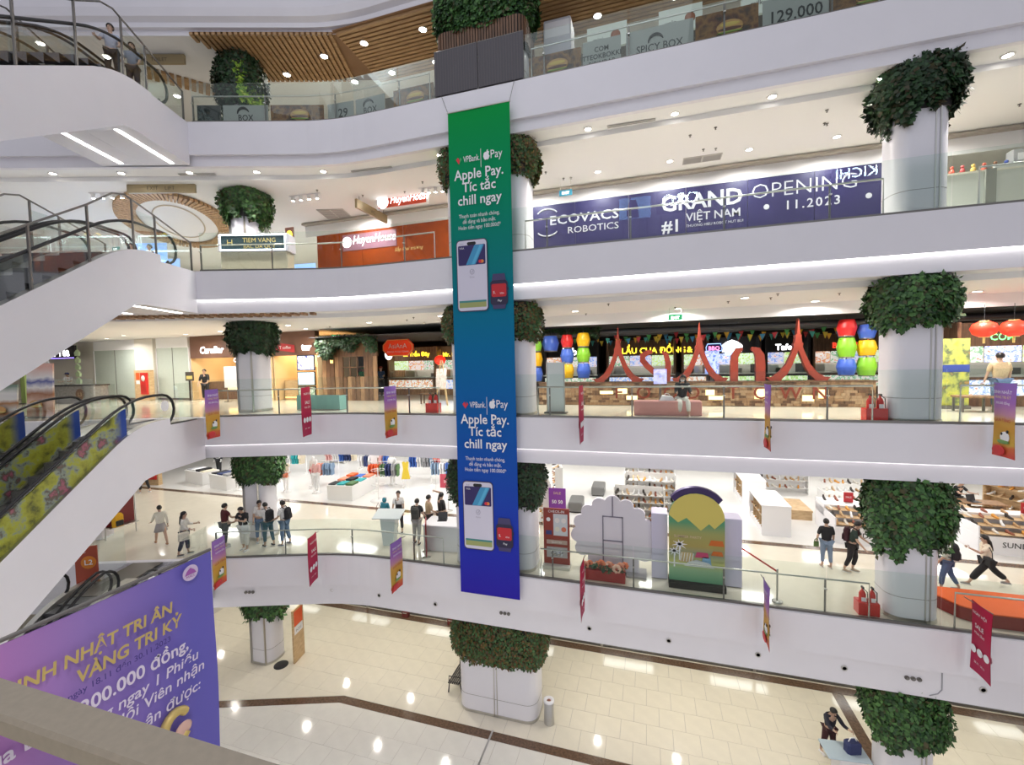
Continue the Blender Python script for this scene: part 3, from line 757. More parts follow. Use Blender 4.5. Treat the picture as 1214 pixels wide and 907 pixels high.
def person(label, loc, rot=0., H=1.7, top=(.8, .8, .8), sleeve=.5, legs=(.1, .1, .12), skirt=0, arms=((8, 8, 12), (8, 8, 12)), leg=((6, 8), (-6, 10)), lean=3, head=(0, 0), hair='short',
           skin=SKIN, shoe=(.7, .7, .7), group=None, face=True, name='person', cat='person', wide=1., sit=False, toplen=.46, hood=None, cap=None, mask=False, legcut=.06, haircol=HAIR, flare=1.):
    """faces -y at rot 0. arms: (swing, out, elbow) left then right; leg: (swing, knee bend)"""
    t = thing(name, label, cat, loc, rot, group)
    h = H; pel = Vector((0, 0, .53*h))
    th, sh = .245*h, .24*h
    feet = []
    for (sw, kn), side in zip(leg, (1, -1)):
        hip = pel+Vector((side*.052*h, 0, -.015*h)); knee = hip+dirv(sw, 3, side)*th; ank = knee+dirv(sw-kn, 1, side)*sh
        feet.append((hip, knee, ank))
    low = min(f[2].z for f in feet)-.045*h
    if not sit:
        for f in feet:
            for q in f: q.z -= low
        pel.z -= low
    L = radians(lean); up = Vector((0, -sin(L), cos(L)))
    sp = pel+up*.10*h; chest = pel+up*.20*h; nb = pel+up*.295*h
    hy, hp = radians(head[0]), radians(head[1])
    hd = Vector((0, -sin(L+hp), cos(L+hp)))
    fw = Vector((sin(hy)*cos(hp), -cos(hy)*cos(hp), -sin(hp)))
    hb = nb+hd*.035*h; chin = hb+hd*.02*h+fw*.012*h; hc = hb+hd*.068*h; ht = hb+hd*.115*h
    W = wide
    body = [[(pel, (.085*h*W, .062*h*W)), (sp, (.074*h*W, .055*h*W)), (chest, (.088*h*W, .060*h*W)), (nb, (.035*h, .035*h)), (hb, .030*h), (chin, (.036*h, .040*h)), (hc, (.046*h, .055*h)), (ht, (.034*h, .040*h))]]
    topc = [[(pel-up*.0*h*(1 if toplen < .5 else 1)-up*(toplen-.46)*h, (.096*h*W*flare, .074*h*W*flare)), (sp, (.088*h*W*(1+(flare-1)*.5), .068*h*W)), (chest, (.098*h*W, .070*h*W)), (nb-up*.012*h, (.050*h, .046*h))]]
    ex = MB()
    arm_ends = []
    for (sw, out, el), side in zip(arms, (1, -1)):
        s_ = chest+up*.075*h+Vector((side*.098*h*W, 0, 0)); d1 = dirv(sw, out, side)
        e_ = s_+d1*.165*h; d2 = dirv(sw+el, out*.3-(8 if el > 60 else 0), side); w_ = e_+d2*.145*h; hand = w_+d2*.035*h
        body.append([(chest, (.088*h*W, .060*h*W)), (s_, .033*h), (s_+d1*.06*h, .029*h), (e_, .023*h), (e_+d2*.05*h, .023*h), (w_, .016*h), (hand, (.021*h, .012*h))])
        if sleeve > 0:
            n = [(chest, (.098*h*W, .070*h*W)), (s_, .042*h)]
            if sleeve <= 1: n.append((s_+d1*.165*h*sleeve, .038*h))
            else: n += [(e_, .033*h), (e_+d2*.145*h*(sleeve-1), .026*h)]
            topc.append(n)
        # five fingers, unequal, curled
        u = d2.cross(Vector((0, 1, 0) if abs(d2.y) < .9 else (1, 0, 0))).normalized(); v = d2.cross(u).normalized()
        for k, ln in enumerate((.030, .036, .038, .034)):
            b = hand+d2*.012*h+u*((k-1.5)*.0105*h); c = b+d2*ln*.55*h+v*.006*h; e2 = c+d2*ln*.35*h+v*.016*h
            ex.tube([b, c, e2], [.0058*h, .0054*h, .004*h], None, 5)
        b = hand-d2*.008*h+u*.018*h; ex.tube([b, b+(d2+u*.9).normalized()*.022*h, b+(d2+u*.5).normalized()*.042*h], [.0062*h, .0058*h, .0045*h], None, 5)
        arm_ends.append(hand+d2*.03*h)
    for (hip, knee, ank), side in zip(feet, (1, -1)):
        fwd = Vector((0, -1, 0)); kd = (knee-hip)
        body.append([(pel, (.085*h*W, .062*h*W)), (hip, (.058*h*W, .056*h*W)), (hip+kd*.5, .046*h*W), (knee, .034*h), (knee+(ank-knee)*.35, .034*h), (ank, .021*h), (ank+fwd*.05*h+Vector((0, 0, -.026*h)), (.022*h, .016*h)), (ank+fwd*.10*h+Vector((0, 0, -.033*h)), (.022*h, .010*h))])
    # nose and ears belong to the body surface
    if face:
        rt = hd.cross(fw).normalized(); ex.ball(hc+fw*.056*h-hd*.012*h, (.008*h, .010*h, .012*h), None, 6, 4)
        for s_ in (1, -1): ex.ball(hc+rt*s_*.046*h-hd*.008*h, (.006*h, .010*h, .015*h), None, 6, 4)
    skin_obj('body', body, skin, t, 0, ex)
    if face:
        mb = MB()
        for s_ in (1, -1): mb.ball(hc+fw*.052*h+rt*s_*.018*h+hd*.004*h, .0065*h, EYE, 6, 4)
        mb.build('eyes', None, t)
        if mask:
            mb = MB(); mb.ball(hc+fw*.036*h-hd*.030*h, (.036*h, .026*h, .026*h), PLWHITE, 10, 6); mb.build('face_mask', None, t)
        else:
            mb = MB(); mb.ball(hc+fw*.048*h-hd*.034*h, (.014*h, .006*h, .004*h), LIP, 8, 4); mb.build('mouth', None, t)
    if top is not None:
        skin_obj('top', topc, cloth(*top), t, 0)
    if legs is not None and not skirt:
        tc = []
        for (hip, knee, ank), side in zip(feet, (1, -1)):
            e_ = knee+(ank-knee)*(1-legcut/.24) if legcut < .24 else hip+(knee-hip)*(1-(legcut-.24)/.245)
            ch = [(pel+up*.015*h, (.092*h*W, .070*h*W)), (hip, (.068*h*W, .066*h*W)), (hip+(knee-hip)*.5, .055*h*W)]
            if legcut < .24: ch += [(knee, .045*h*flare), (e_, .036*h*(flare*1.2-.2))]
            else: ch[-1] = (e_, .058*h*W)
            tc.append(ch)
        skin_obj('trousers' if legcut < .2 else 'shorts', tc, cloth(*legs), t, 0)
    elif skirt:
        mb = MB(); zt = pel.z+.03*h; mb.lathe([(.085*h*W, 0), (.105*h*W, -.06*h), (.125*h*W*flare, -skirt*h), (.118*h*W*flare, -skirt*h)], cloth(*legs), 18, (pel.x, pel.y, zt), sx=1., sy=.8); mb.build('skirt', None, t)
    if shoe is not None:
        for hip, knee, ank in feet:
            mb = MB(); c = ank+Vector((0, -.045*h, -.03*h)); mb.ball(c, (.029*h, .075*h, .022*h), cloth(*shoe), 10, 6); mb.box(c.x-.026*h, c.y-.068*h, c.z-.018*h, c.x+.026*h, c.y+.07*h, c.z-.008*h, PLWHITE); mb.build('shoe', None, t)
    # hair: shell over the back and top of the head, face left clear
    if hair and hood is None:
        mb = MB(); rt = hd.cross(fw).normalized(); c = hc+hd*.012*h-fw*.008*h; V = []; F = []; n, k = 14, 8
        for i in range(k+1):
            a = pi*.70*i/k
            for j in range(n):
                th_ = 2*pi*j/n; front = max(0., cos(th_)); aa = a*(1-.52*front**1.2)
                V.append(c+hd*(.062*h*cos(aa))+(fw*(cos(th_)*.063*h)+rt*(sin(th_)*.054*h))*sin(aa))
        for i in range(k):
            for j in range(n): F.append((i*n+j, (i+1)*n+j, (i+1)*n+(j+1) % n, i*n+(j+1) % n))
        mb.add(V, F, haircol, True)
        if hair == 'long':
            P = [hc-fw*.035*h+hd*.02*h, hc-fw*.052*h-hd*.05*h, nb-fw*.055*h-up*.02*h, nb-fw*.066*h-up*.09*h, nb-fw*.062*h-up*.15*h]
            n = 12; V = []; F = []
            for q, (rx, ry) in zip(P, ((.045, .025), (.062, .032), (.068, .032), (.06, .026), (.02, .01))):
                for j in range(n): a = 2*pi*j/n; V.append(q+rt*cos(a)*rx*h+fw*sin(a)*ry*h)
            for i in range(len(P)-1):
                for j in range(n): F.append((i*n+j, i*n+(j+1) % n, (i+1)*n+(j+1) % n, (i+1)*n+j))
            mb.add(V, F, haircol, True)
        if hair == 'bun':
            mb.ball(hc-fw*.06*h+hd*.03*h, .032*h, haircol, 10, 6)
        mb.build('hair', None, t)
    if hood is not None:
        skin_obj('hood', [[(nb, (.055*h, .05*h)), (hc-fw*.012*h-hd*.02*h, (.062*h, .066*h)), (ht-fw*.01*h, (.046*h, .05*h))]], cloth(*hood), t, 0)
    if cap is not None:
        mb = MB(); c = hc+hd*.02*h; mb.lathe([(.062*h, 0), (.06*h, .03*h), (.035*h, .052*h), (0, .056*h)], cloth(*cap), 14, tuple(c)); mb.box(c.x-.045*h, c.y-.115*h, c.z-.004*h, c.x+.045*h, c.y-.04*h, c.z+.004*h, cloth(*cap)); mb.build('cap', None, t)
    t['_chest'] = 0; del t['_chest']
    return t, dict(chest=chest, up=up, pel=pel, hands=arm_ends, h=h, nb=nb)
def world(t, p):
    r = t.rotation_euler[2]; return (t.location[0]+p[0]*cos(r)-p[1]*sin(r), t.location[1]+p[0]*sin(r)+p[1]*cos(r), t.location[2]+p[2])
def backpack(t, d, label, c=(.02, .02, .025)):
    h = d['h']; p = d['chest']-d['up']*.02*h; q = world(t, (p.x, p.y+.105*h, p.z-.12*h))
    b = thing('backpack', label, 'backpack', q, t.rotation_euler[2])
    cm = cloth(*c); mb = MB(); prof = rrect(0, 0, .15, .085, .05, 4)
    mb.bbox(-.15, -.07, 0, .15, .09, .40, .04, cm); mb.ball((0, .0, .39), (.145, .075, .06), cm, 12, 6); mb.build('pack', None, b)
    mb = MB(); mb.bbox(-.11, .085, .03, .11, .13, .2, .02, cm); mb.build('front_pocket', None, b)
    mb = MB()
    for s in (1, -1): mb.tube([(s*.09, -.06, .40), (s*.10, -.15, .47), (s*.105, -.29, .42), (s*.11, -.30, .25), (s*.12, -.17, .08), (s*.12, -.05, .03)], .016, cm, 6)
    mb.build('straps', None, b); return b
def handbag(q, rot, label, c, w=.34, hh=.3, d=.12, strap=.35, name='shoulder_bag', cat='bag'):
    b = thing(name, label, cat, q, rot); cm = cloth(*c)
    mb = MB(); mb.bbox(-w/2, -d/2, -hh, w/2, d/2, 0, .03, cm); mb.build('bag_body', None, b)
    mb = MB(); mb.tube([(-w*.36, 0, -.02), (-w*.3, 0, strap*.6), (0, 0, strap), (w*.3, 0, strap*.6), (w*.36, 0, -.02)], .012, cm, 6); mb.build('strap', None, b); return b
Z2 = L2+.0
pr = person
FACE_L = -pi/2       # faces -x (left)
JEANS = (.14, .22, .36); DARKJ = (.05, .06, .09)
pr('girl with short black hair in a cream cardigan and grey shorts walking left', (-18.57, 12.3, Z2), FACE_L-.4, 1.62, (.80, .77, .66), 1.9, (.40, .38, .38), .2, ((25, 10, 30), (-18, 10, 15)), ((28, 8), (-24, 12)), 5, hair='short', shoe=(.45, .25, .12), flare=1.1, toplen=.5)
t, d = pr('woman with long black hair, white blouse and dark jeans beside the escalator', (-16.6, 11.8, Z2), pi*.72, 1.64, (.82, .80, .74), 1.7, DARKJ, 0, ((20, 12, 70), (10, 10, 60)), ((8, 6), (-10, 8)), 2, hair='long', shoe=(.1, .1, .1), flare=1.15)
handbag(world(t, (-.28, -.05, .95)), 1.2, 'cream shoulder bag carried by the woman with long hair and white blouse', (.78, .74, .62))
pr('man in a dark maroon tee standing at the railing by the purple flag', (-15.75, 12.75, Z2), pi*.9, 1.7, (.10, .018, .022), .6, (.12, .12, .13), 0, ((14, 10, 20), (30, 14, 60)), ((3, 4), (-3, 4)), 3, hair='short', wide=1.08)
t, d = pr('man in a black tee and white trousers holding a phone at the railing', (-14.75, 12.72, Z2), pi*.05, 1.72, (.02, .02, .022), .7, (.80, .78, .72), 0, ((35, 10, 80), (20, 10, 80)), ((4, 4), (-4, 4)), 6, (0, 22), hair='short', wide=1.1, flare=1.25)
handbag(world(t, (.2, -.16, 1.02)), .2, 'white carrier bag held by the man in black tee', (.82, .82, .80), .34, .32, .08, .2, 'carrier_bag')
t, d = pr('student in a white shirt and blue jeans looking at a phone beside the column', (-14.75, 13.45, Z2), pi*.25, 1.72, (.80, .79, .78), .8, JEANS, 0, ((40, 8, 95), (15, 8, 30)), ((4, 4), (-3, 3)), 3, (10, 20), hair='short')
t, d = pr('student in a white shirt and teal trousers turned to the left, black backpack on', (-14.15, 13.25, Z2), FACE_L-.25, 1.7, (.80, .79, .78), .8, (.05, .13, .17), 0, ((30, 8, 60), (20, 10, 50)), ((6, 6), (-8, 8)), 8, (0, 15), hair='short', shoe=(.05, .05, .05))
backpack(t, d, 'black backpack on the student in teal trousers')
t, d = pr('student in a white shirt and blue jeans standing right of the column, black backpack on', (-13.6, 13.5, Z2), FACE_L+.15, 1.74, (.80, .79, .78), .8, JEANS, 0, ((15, 8, 50), (10, 8, 20)), ((4, 5), (-6, 8)), 4, hair='short', shoe=(.2, .2, .25))
backpack(t, d, 'black backpack on the student right of the column')
t, d = pr('person in a teal hooded jacket with bare legs facing the clothes shop', (-10.29, 15.34, Z2), pi*.95, 1.58, (.03, .20, .27), 1.9, (.06, .22, .28), .16, ((8, 10, 12), (8, 10, 12)), ((2, 3), (-2, 3)), 2, hair=None, hood=(.03, .20, .27), shoe=(.15, .13, .1), toplen=.5, flare=1.1)
handbag(world(t, (.26, .08, .92)), .4, 'small dark bag at the hip of the person in teal', (.08, .06, .05), .24, .22, .1, .4)
t, d = pr('man in a white shirt and black trousers with a crossbody bag', (-9.85, 15.7, Z2), .25, 1.74, (.80, .78, .76), .8, (.03, .03, .035), 0, ((6, 8, 10), (10, 8, 20)), ((2, 3), (-3, 4)), 2, hair='short', shoe=(.05, .05, .05))
q = d['pel']; b = thing('crossbody_bag', 'black crossbody bag on the man in white shirt', 'bag', world(t, (.06, -.15, 1.13)), .25)
mb = MB(); mb.bbox(-.13, -.045, -.1, .13, .02, .1, .02, cloth(.02, .02, .02)); mb.build('bag_body', None, b); mb = MB(); mb.tube([(-.1, -.01, .08), (-.16, .05, .26), (-.17, .14, .32)], .016, cloth(.02, .02, .02), 6); mb.tube([(.1, -.01, -.06), (.14, .1, -.09)], .016, cloth(.02, .02, .02), 6); mb.build('strap', None, b)
t, d = pr('man in black tee and grey trousers queueing at the white desk, back turned', (-8.55, 14.85, Z2), pi*1.05, 1.74, (.02, .02, .022), .7, (.42, .40, .38), 0, ((10, 8, 20), (14, 8, 40)), ((5, 5), (-8, 10)), 6, (0, 10), hair='short', wide=1.08, shoe=(.08, .08, .08))
backpack(t, d, 'grey backpack on the man queueing at the white desk', (.06, .06, .055))
pr('person in a tan shirt beside the white desk, half behind the backpacker', (-8.4, 15.5, Z2), pi*.75, 1.72, (.45, .33, .20), .9, (.06, .05, .05), 0, ((15, 8, 30), (15, 8, 50)), ((3, 3), (-4, 6)), 4, hair='short')
pr('man in a black shirt raising one arm to his head near the white desk', (-7.95, 15.75, Z2), pi*.8, 1.78, (.025, .022, .022), 1.2, (.03, .03, .035), 0, ((150, 25, 95), (8, 8, 12)), ((2, 3), (-3, 4)), 2, (20, 5), hair='short')
t, d = pr('woman in black tee and blue jeans standing with her back turned', (5.6, 16.5, Z2), pi*1.02, 1.6, (.018, .018, .02), .95, (.20, .27, .38), 0, ((6, 12, 14), (4, 10, 12)), ((2, 3), (-3, 4)), 2, (-25, 4), hair='bun', shoe=(.55, .4, .33), wide=1.08, toplen=.5)

handbag(world(t, (.27, -.06, .82)), .3, 'small green bag in the hand of the woman in black tee', (.12, .2, .06), .18, .16, .06, .1, 'small_bag')
t, d = pr('man in a dark green tee and black trousers bending a little left of the column', (6.25, 16.35, Z2), FACE_L+pi-.5, 1.7, (.035, .055, .045), .8, (.025, .022, .024), 0, ((25, 8, 30), (18, 10, 25)), ((12, 25), (-6, 14)), 10, (0, 12), hair='short', shoe=(.45, .36, .28), wide=1.05)
backpack(t, d, 'dark maroon backpack on the man in green tee', (.05, .015, .02))
t, d = pr('person in a pale green shirt and blue jeans half hidden behind the column', (8.35, 15.7, Z2), FACE_L-.4, 1.66, (.55, .64, .55), 1.2, (.09, .14, .26), 0, ((10, 8, 20), (-8, 8, 15)), ((14, 10), (-14, 14)), 4, hair='short', shoe=(.3, .3, .32))
backpack(t, d, 'black backpack on the person in pale green shirt')
t, d = pr('woman with long dark hair in a cream top and wide black trousers striding left', (9.65, 16.35, Z2), FACE_L-.15, 1.64, (.80, .70, .56), .8, (.018, .018, .022), 0, ((45, 10, 70), (-12, 10, 30)), ((36, 6), (-36, 14)), 5, (0, 6), hair='long', shoe=(.3, .28, .27), flare=1.35, wide=1.06)
handbag(world(t, (.24, -.05, .93)), FACE_L, 'black handbag under the arm of the striding woman', (.02, .02, .022), .36, .24, .12, .3, 'handbag')
pr('person in black trousers at the shop entrance, upper body hidden by the escalator', (-27.3, 17.35, Z2), FACE_L, 1.7, (.06, .06, .07), .8, (.02, .02, .022), 0, ((10, 8, 20), (-10, 8, 15)), ((16, 8), (-16, 10)), 3, shoe=(.75, .75, .75))
# seated clerk at the shoe shop till
pr('shop clerk in a black shirt seated behind the wooden desk with the laptop', (12.35, 22.75, Z2+.05), .35, 1.66, (.018, .018, .022), .8, (.03, .03, .03), 0, ((45, 12, 50), (45, 12, 50)), ((85, 85), (85, 85)), 14, (0, 14), hair='short', sit=True)
# food court floor
pr('woman in a black top, white trousers and face mask sitting on the pink bench', (1.05, 14.75, L3-.42), .1, 1.72, (.018, .018, .022), 1.8, (.80, .77, .70), 0, ((30, 8, 60), (30, 8, 60)), ((84, 70), (80, 95)), 12, (-15, 15), hair='long', sit=True, mask=True, shoe=(.78, .76, .74))
pr('shop worker in black standing at the bakery counter', (-22.6, 17.6, L3), .5, 1.72, (.015, .015, .018), 1.2, (.02, .02, .022), 0, ((20, 10, 40), (12, 10, 20)), ((3, 3), (-3, 3)), 3, hair='short')
pr('second shop worker in black half behind the white standee', (-20.6, 18.3, L3), -.3, 1.66, (.02, .02, .024), 1.2, (.02, .02, .022), 0, leg=((3, 3), (-3, 3)), hair='short')
pr('clerk in a navy cap and white shirt behind the grey counter', (-34.2, 17.9, L3), .6, 1.7, (.80, .80, .82), .8, (.05, .05, .06), 0, ((30, 8, 60), (30, 8, 60)), ((3, 3), (-3, 3)), 8, (0, 15), cap=(.05, .06, .16))
pr('man in a tan tee with his back turned at the stall with red lanterns', (9.8, 16.3, L3), pi, 1.72, (.56, .42, .25), .9, (.10, .16, .28), 0, ((8, 12, 14), (8, 12, 14)), ((4, 4), (-4, 6)), 3, hair='short', wide=1.15)
pr('cook in a green shirt at the lit counter, left of the two cooks', (-15.6, 21.6, L3), .6, 1.66, (.02, .30, .10), .8, (.03, .03, .03), 0, ((30, 8, 60), (30, 8, 60)), ((3, 3), (-3, 3)), 6, (0, 12), cap=(.02, .25, .08))
pr('cook in a blue shirt at the lit counter, right of the two cooks', (-14.6, 21.9, L3), .4, 1.66, (.04, .10, .20), .8, (.03, .03, .03), 0, ((30, 8, 60), (30, 8, 60)), ((3, 3), (-3, 3)), 6, (0, 12), cap=(.3, .04, .03))
# riders
def esc_rider(z, k, x, **kw):
    o = edge_pt(ESC_S, 0); a = LANG; lx, ly = x, -k
    return (o.x+lx*cos(a)-ly*sin(a), o.y+lx*sin(a)+ly*cos(a), z+escz(k))
pr('young man in a pale grey tee riding the top escalator, arm on the rail', esc_rider(L5, 2.05, -.75), LANG+pi*.15, 1.72, (.42, .46, .56), .8, (.02, .02, .025), 0, ((20, 10, 30), (25, 14, 50)), ((3, 3), (-3, 3)), 2, (-15, 5), hair='short')
pr('woman in a blue grey top with brown hair behind him on the top escalator', esc_rider(L5, 1.35, -.7), LANG+pi*.1, 1.68, (.30, .36, .48), .9, (.05, .05, .07), 0, ((15, 10, 30), (15, 10, 30)), ((3, 3), (-3, 3)), 2, hair='long', haircol=mat('brown_hair', (.06, .025, .012), .4))
pr('person with black hair whose head shows above the middle escalator side, on the left', (-19.4, 12.4, L4-.06), LANG+.4, 1.6, (.12, .12, .14), .8, (.05, .05, .06), 0, leg=((3, 3), (-3, 3)), hair='short')
pr('person with brown hair whose head shows above the middle escalator side, on the right', (-18.75, 12.65, L4-.06), LANG-.4, 1.56, (.14, .12, .12), .8, (.05, .05, .06), 0, leg=((3, 3), (-3, 3)), hair='short', haircol=mat('dark_brown_hair', (.04, .02, .012), .4))
# ground floor
pr('person in a navy jacket leaning over the small white desk, ground floor', (5.2, 14.95, 0), .35, 1.68, (.02, .02, .035), 1.8, (.05, .012, .018), 0, ((50, 10, 50), (45, 10, 60)), ((4, 4), (-8, 10)), 9, (0, 22), hair='short', shoe=(.75, .75, .75))
run_skins()
# ------------------------------------------------------------------ second level: clothes shop on the left
SHELFW = mat('shelf_white', (.84, .83, .81), .4); RED = mat('signal_red', (.60, .03, .025), .45); SHIRTC = {}
def garment_mesh(kind, w=.44, l=.68):
    mb = MB(); h = w/2; d = .035
    if kind == 'shirt': P = [(-h*.8, -l), (h*.8, -l), (h*.82, -.2), (h*1.05, -.34), (h*1.35, -.28), (h*.95, -.02), (h*.35, 0), (0, -.05), (-h*.35, 0), (-h*.95, -.02), (-h*1.35, -.28), (-h*1.05, -.34), (-h*.82, -.2)]
    elif kind == 'dress': P = [(-h*1.1, -l*1.45), (h*1.1, -l*1.45), (h*.62, -.42), (h*.8, -.02), (h*.3, 0), (0, -.07), (-h*.3, 0), (-h*.8, -.02), (-h*.62, -.42)]
    else: P = [(-h*.75, -l*1.3), (-h*.15, -l*1.3), (0, -.3), (h*.15, -l*1.3), (h*.75, -l*1.3), (h*.6, 0), (-h*.6, 0)]
    mb.prism(P, -d, d, None, axis='Y')
    return mb
GARM = {}
def garment(q, rot, col, kind, label, group, tilt=0):
    key = (kind, col)
    if key not in GARM:
        o = garment_mesh(kind).build('hanging_garment', cloth(*col)); GARM[key] = o.data
        m2 = MB(); m2.tube([(-.18, 0, -.02), (0, 0, .06), (.18, 0, -.02)], .008, STEEL, 5); m2.tube([(0, 0, .06), (0, 0, .10), (.02, 0, .13), (.0, 0, .15)], .005, STEEL, 5)
        h = m2.build('hanger'); GARM[key+('h',)] = h.data; bpy.data.objects.remove(h); bpy.data.objects.remove(o)
    o = bpy.data.objects.new('hanging_garment', GARM[key]); COL.objects.link(o); o.location = q; o.rotation_euler = (0, 0, rot)
    h = bpy.data.objects.new('hanger', GARM[key+('h',)]); COL.objects.link(h); h.parent = o
    return tag(o, label, 'garment', group)
PAL = {'white': (.80, .80, .80), 'orange': (.75, .12, .03), 'navy': (.03, .05, .16), 'blue': (.05, .14, .48), 'denim': (.22, .32, .46), 'pink': (.75, .42, .40), 'yellow': (.75, .55, .05), 'black': (.02, .02, .022), 'teal': (.03, .38, .40), 'red': (.48, .03, .04), 'green': (.10, .20, .08), 'cream': (.76, .68, .52), 'grey': (.36, .36, .38), 'coral': (.78, .26, .15)}
def clothes_rack(x, y, L, rot, cols, what, where, h=1.45, kind='shirt', gap=.16):
    t = thing('clothes_rack', 'white clothes rail holding %s %s' % (what, where), 'clothes rack', (x, y, L2), rot)
    mb = MB(); mb.tube([(-L/2, 0, 0), (-L/2, 0, h), (L/2, 0, h), (L/2, 0, 0)], .02, SHELFW, 6); mb.build('rail', None, t)
    mb = MB()
    for s in (-1, 1): mb.box(s*L/2-.03, -.28, 0, s*L/2+.03, .28, .04, SHELFW)
    mb.build('base', None, t)
    n = int((L-.2)/gap); ca, sa = cos(rot), sin(rot)
    for i in range(n):
        u = -L/2+.12+gap*i; c = cols[int(i*len(cols)/n)]
        garment((x+u*ca, y+u*sa, L2+h-.15), rot+pi/2+.12*((i % 3)-1), PAL[c], kind, '%s %s on the rail with %s %s' % (c, 'garment' if kind == 'shirt' else kind, what, where), '%s garments on the rail with %s %s' % (c, what, where))
    return t
clothes_rack(-14.3, 21.55, 2.0, 0.25, ['orange', 'orange', 'green', 'navy', 'grey', 'green'], 'orange and dark shirts', 'right of the white sale table')
clothes_rack(-16.3, 23.5, 2.2, .2, ['white', 'navy', 'white', 'cream', 'pink', 'blue'], 'white, pink and blue shirts', 'behind the white sale table')
clothes_rack(-18.0, 21.0, 1.6, .3, ['coral', 'coral', 'denim', 'denim'], 'coral and denim pieces', 'behind the three mannequins')
clothes_rack(-13.0, 24.0, 2.2, .15, ['blue', 'white', 'grey', 'denim', 'red'], 'blue and red pieces', 'behind the yellow dress')
clothes_rack(-11.0, 22.6, 1.8, .2, ['denim', 'white', 'blue', 'red'], 'denim and red pieces', 'near the pink poster stand')
clothes_rack(-19.5, 24.5, 2.4, .2, ['pink', 'white', 'blue', 'navy', 'cream'], 'pastel shirts', 'at the back by the blue shelves')
clothes_rack(-25.5, 23.5, 2.6, .1, ['black', 'cream', 'navy', 'white', 'white', 'cream', 'red', 'teal'], 'black and white coats', 'beyond the long display tables')
clothes_rack(-22.2, 23.0, 1.8, .2, ['white', 'white', 'teal', 'cream'], 'white and teal coats', 'behind the planter column')
for x, y, c, k, l in ((-12.9, 21.4, 'yellow', 'dress', 'yellow dress hanging alone between the red skirt mannequin and the denim rail'), (-9.6, 25.0, 'red', 'shirt', 'red top hanging high at the back right of the clothes shop'), (-8.9, 25.2, 'blue', 'shirt', 'blue top hanging high at the back right of the clothes shop'), (-16.7, 25.8, 'navy', 'shirt', 'large navy jacket hanging high at the back'), (-15.2, 21.8, 'white', 'shirt', 'white sweatshirt with dark sleeves area beside the striped rail')):
    t = thing('garment_stand', 'slim white stand carrying the '+l.split(' hanging')[0].split(' beside')[0], 'stand', (x, y, L2)); hh = 1.55 if k == 'dress' else 1.9
    mb = MB(); mb.tube([(0, .06, 0), (0, .06, hh+.1), (0, 0, hh+.12)], .016, SHELFW, 6); mb.lathe([(.2, 0), (.2, .02), (0, .03)], SHELFW, 14, (0, .06, 0)); mb.build('stand_pole', None, t)
    garment((x, y-.02, L2+hh), .3, PAL[c], k, l.replace(' with dark sleeves area', ''), None)
def mannequin(x, y, rot, label, **kw):
    return person(label, (x, y, L2+.06), rot, 1.82, arms=((10, 14, 10), (4, 12, 8)), leg=((4, 3), (-4, 3)), lean=-2, hair=None, skin=MANN, face=False, name='mannequin', cat='mannequin', shoe=None, **kw)
mannequin(-19.2, 19.3, .2, 'white mannequin in a cream top and coral shorts, left of the three', top=PAL['cream'], legs=PAL['coral'], legcut=.36)
mannequin(-18.2, 20.3, .1, 'white mannequin in a pale blouse and red shorts, middle of the three', top=(.8, .74, .7), legs=PAL['red'], legcut=.36)
mannequin(-17.4, 19.6, .1, 'white mannequin in a pink shirt and white trousers, right of the three', top=PAL['pink'], legs=PAL['white'], sleeve=1.6)
mannequin(-22.3, 19.0, .4, 'white mannequin in a cream dress left of the planter column', top=PAL['cream'], legs=PAL['cream'], skirt=.2, flare=1.1)
mannequin(-14.1, 21.9, .1, 'white mannequin in a white top and red skirt behind the orange rail', top=PAL['white'], legs=PAL['red'], skirt=.2)
mannequin(-26.8, 21.5, .2, 'white mannequin in a black suit at the back left of the shop', top=PAL['black'], legs=PAL['black'], sleeve=1.9)
run_skins()
for o in [o for o in COL.objects if o.name.startswith('mannequin')]:
    mb = MB(); mb.lathe([(.26, -.06), (.26, -.035), (.05, -.02), (.03, .0)], SHELFW, 16); mb.tube([(0, .06, -.03), (0, .06, .7)], .014, STEEL, 6); mb.build('base_plate', None, o)
def display_table(x, y, w, d, h, rot, label, cols, name='display_table', n=(4, 2), gm=SHELFW, lab2='', grp=''):
    t = thing(name, label, 'table', (x, y, L2), rot)
    mb = MB(); mb.bbox(-w/2, -d/2, h-.06, w/2, d/2, h, .01, gm); mb.build('tabletop', None, t)
    mb = MB(); mb.box(-w/2+.03, -d/2+.03, 0, w/2-.03, d/2-.03, h-.06, gm); mb.build('base', None, t)
    ca, sa = cos(rot), sin(rot)
    for i in range(n[0]):
        for j in range(n[1]):
            if not cols: continue
            c = cols[(i*n[1]+j) % len(cols)]; u = -w/2+w*(i+.5)/n[0]; v = -d/2+d*(j+.5)/n[1]; mb = MB()
            hh = .05+.03*((i+j) % 3); k = max(2, int(hh/.03))
            for q in range(k): mb.bbox(-w/n[0]*.40, -d/n[1]*.38, hh*q/k+.001, w/n[0]*.40-.01*(q % 2), d/n[1]*.38, hh*(q+1)/k-.003, .01, cloth(*PAL[c]))
            o = mb.build('folded_clothes', None, None, (x+u*ca-v*sa, y+u*sa+v*ca, L2+h)); o.rotation_euler = (0, 0, rot)
            tag(o, 'folded pile of %s garments %s' % (c, lab2), 'folded clothes', '%s folded clothes %s' % (c, grp))
    return t
display_table(-15.3, 19.9, 1.5, 2.4, .78, .08, 'white sale table with orange and black folded piles', ['black', 'coral', 'orange', 'teal', 'black', 'blue', 'green', 'teal', 'coral'], n=(3, 3), lab2='on the white sale table', grp='on the white sale table')
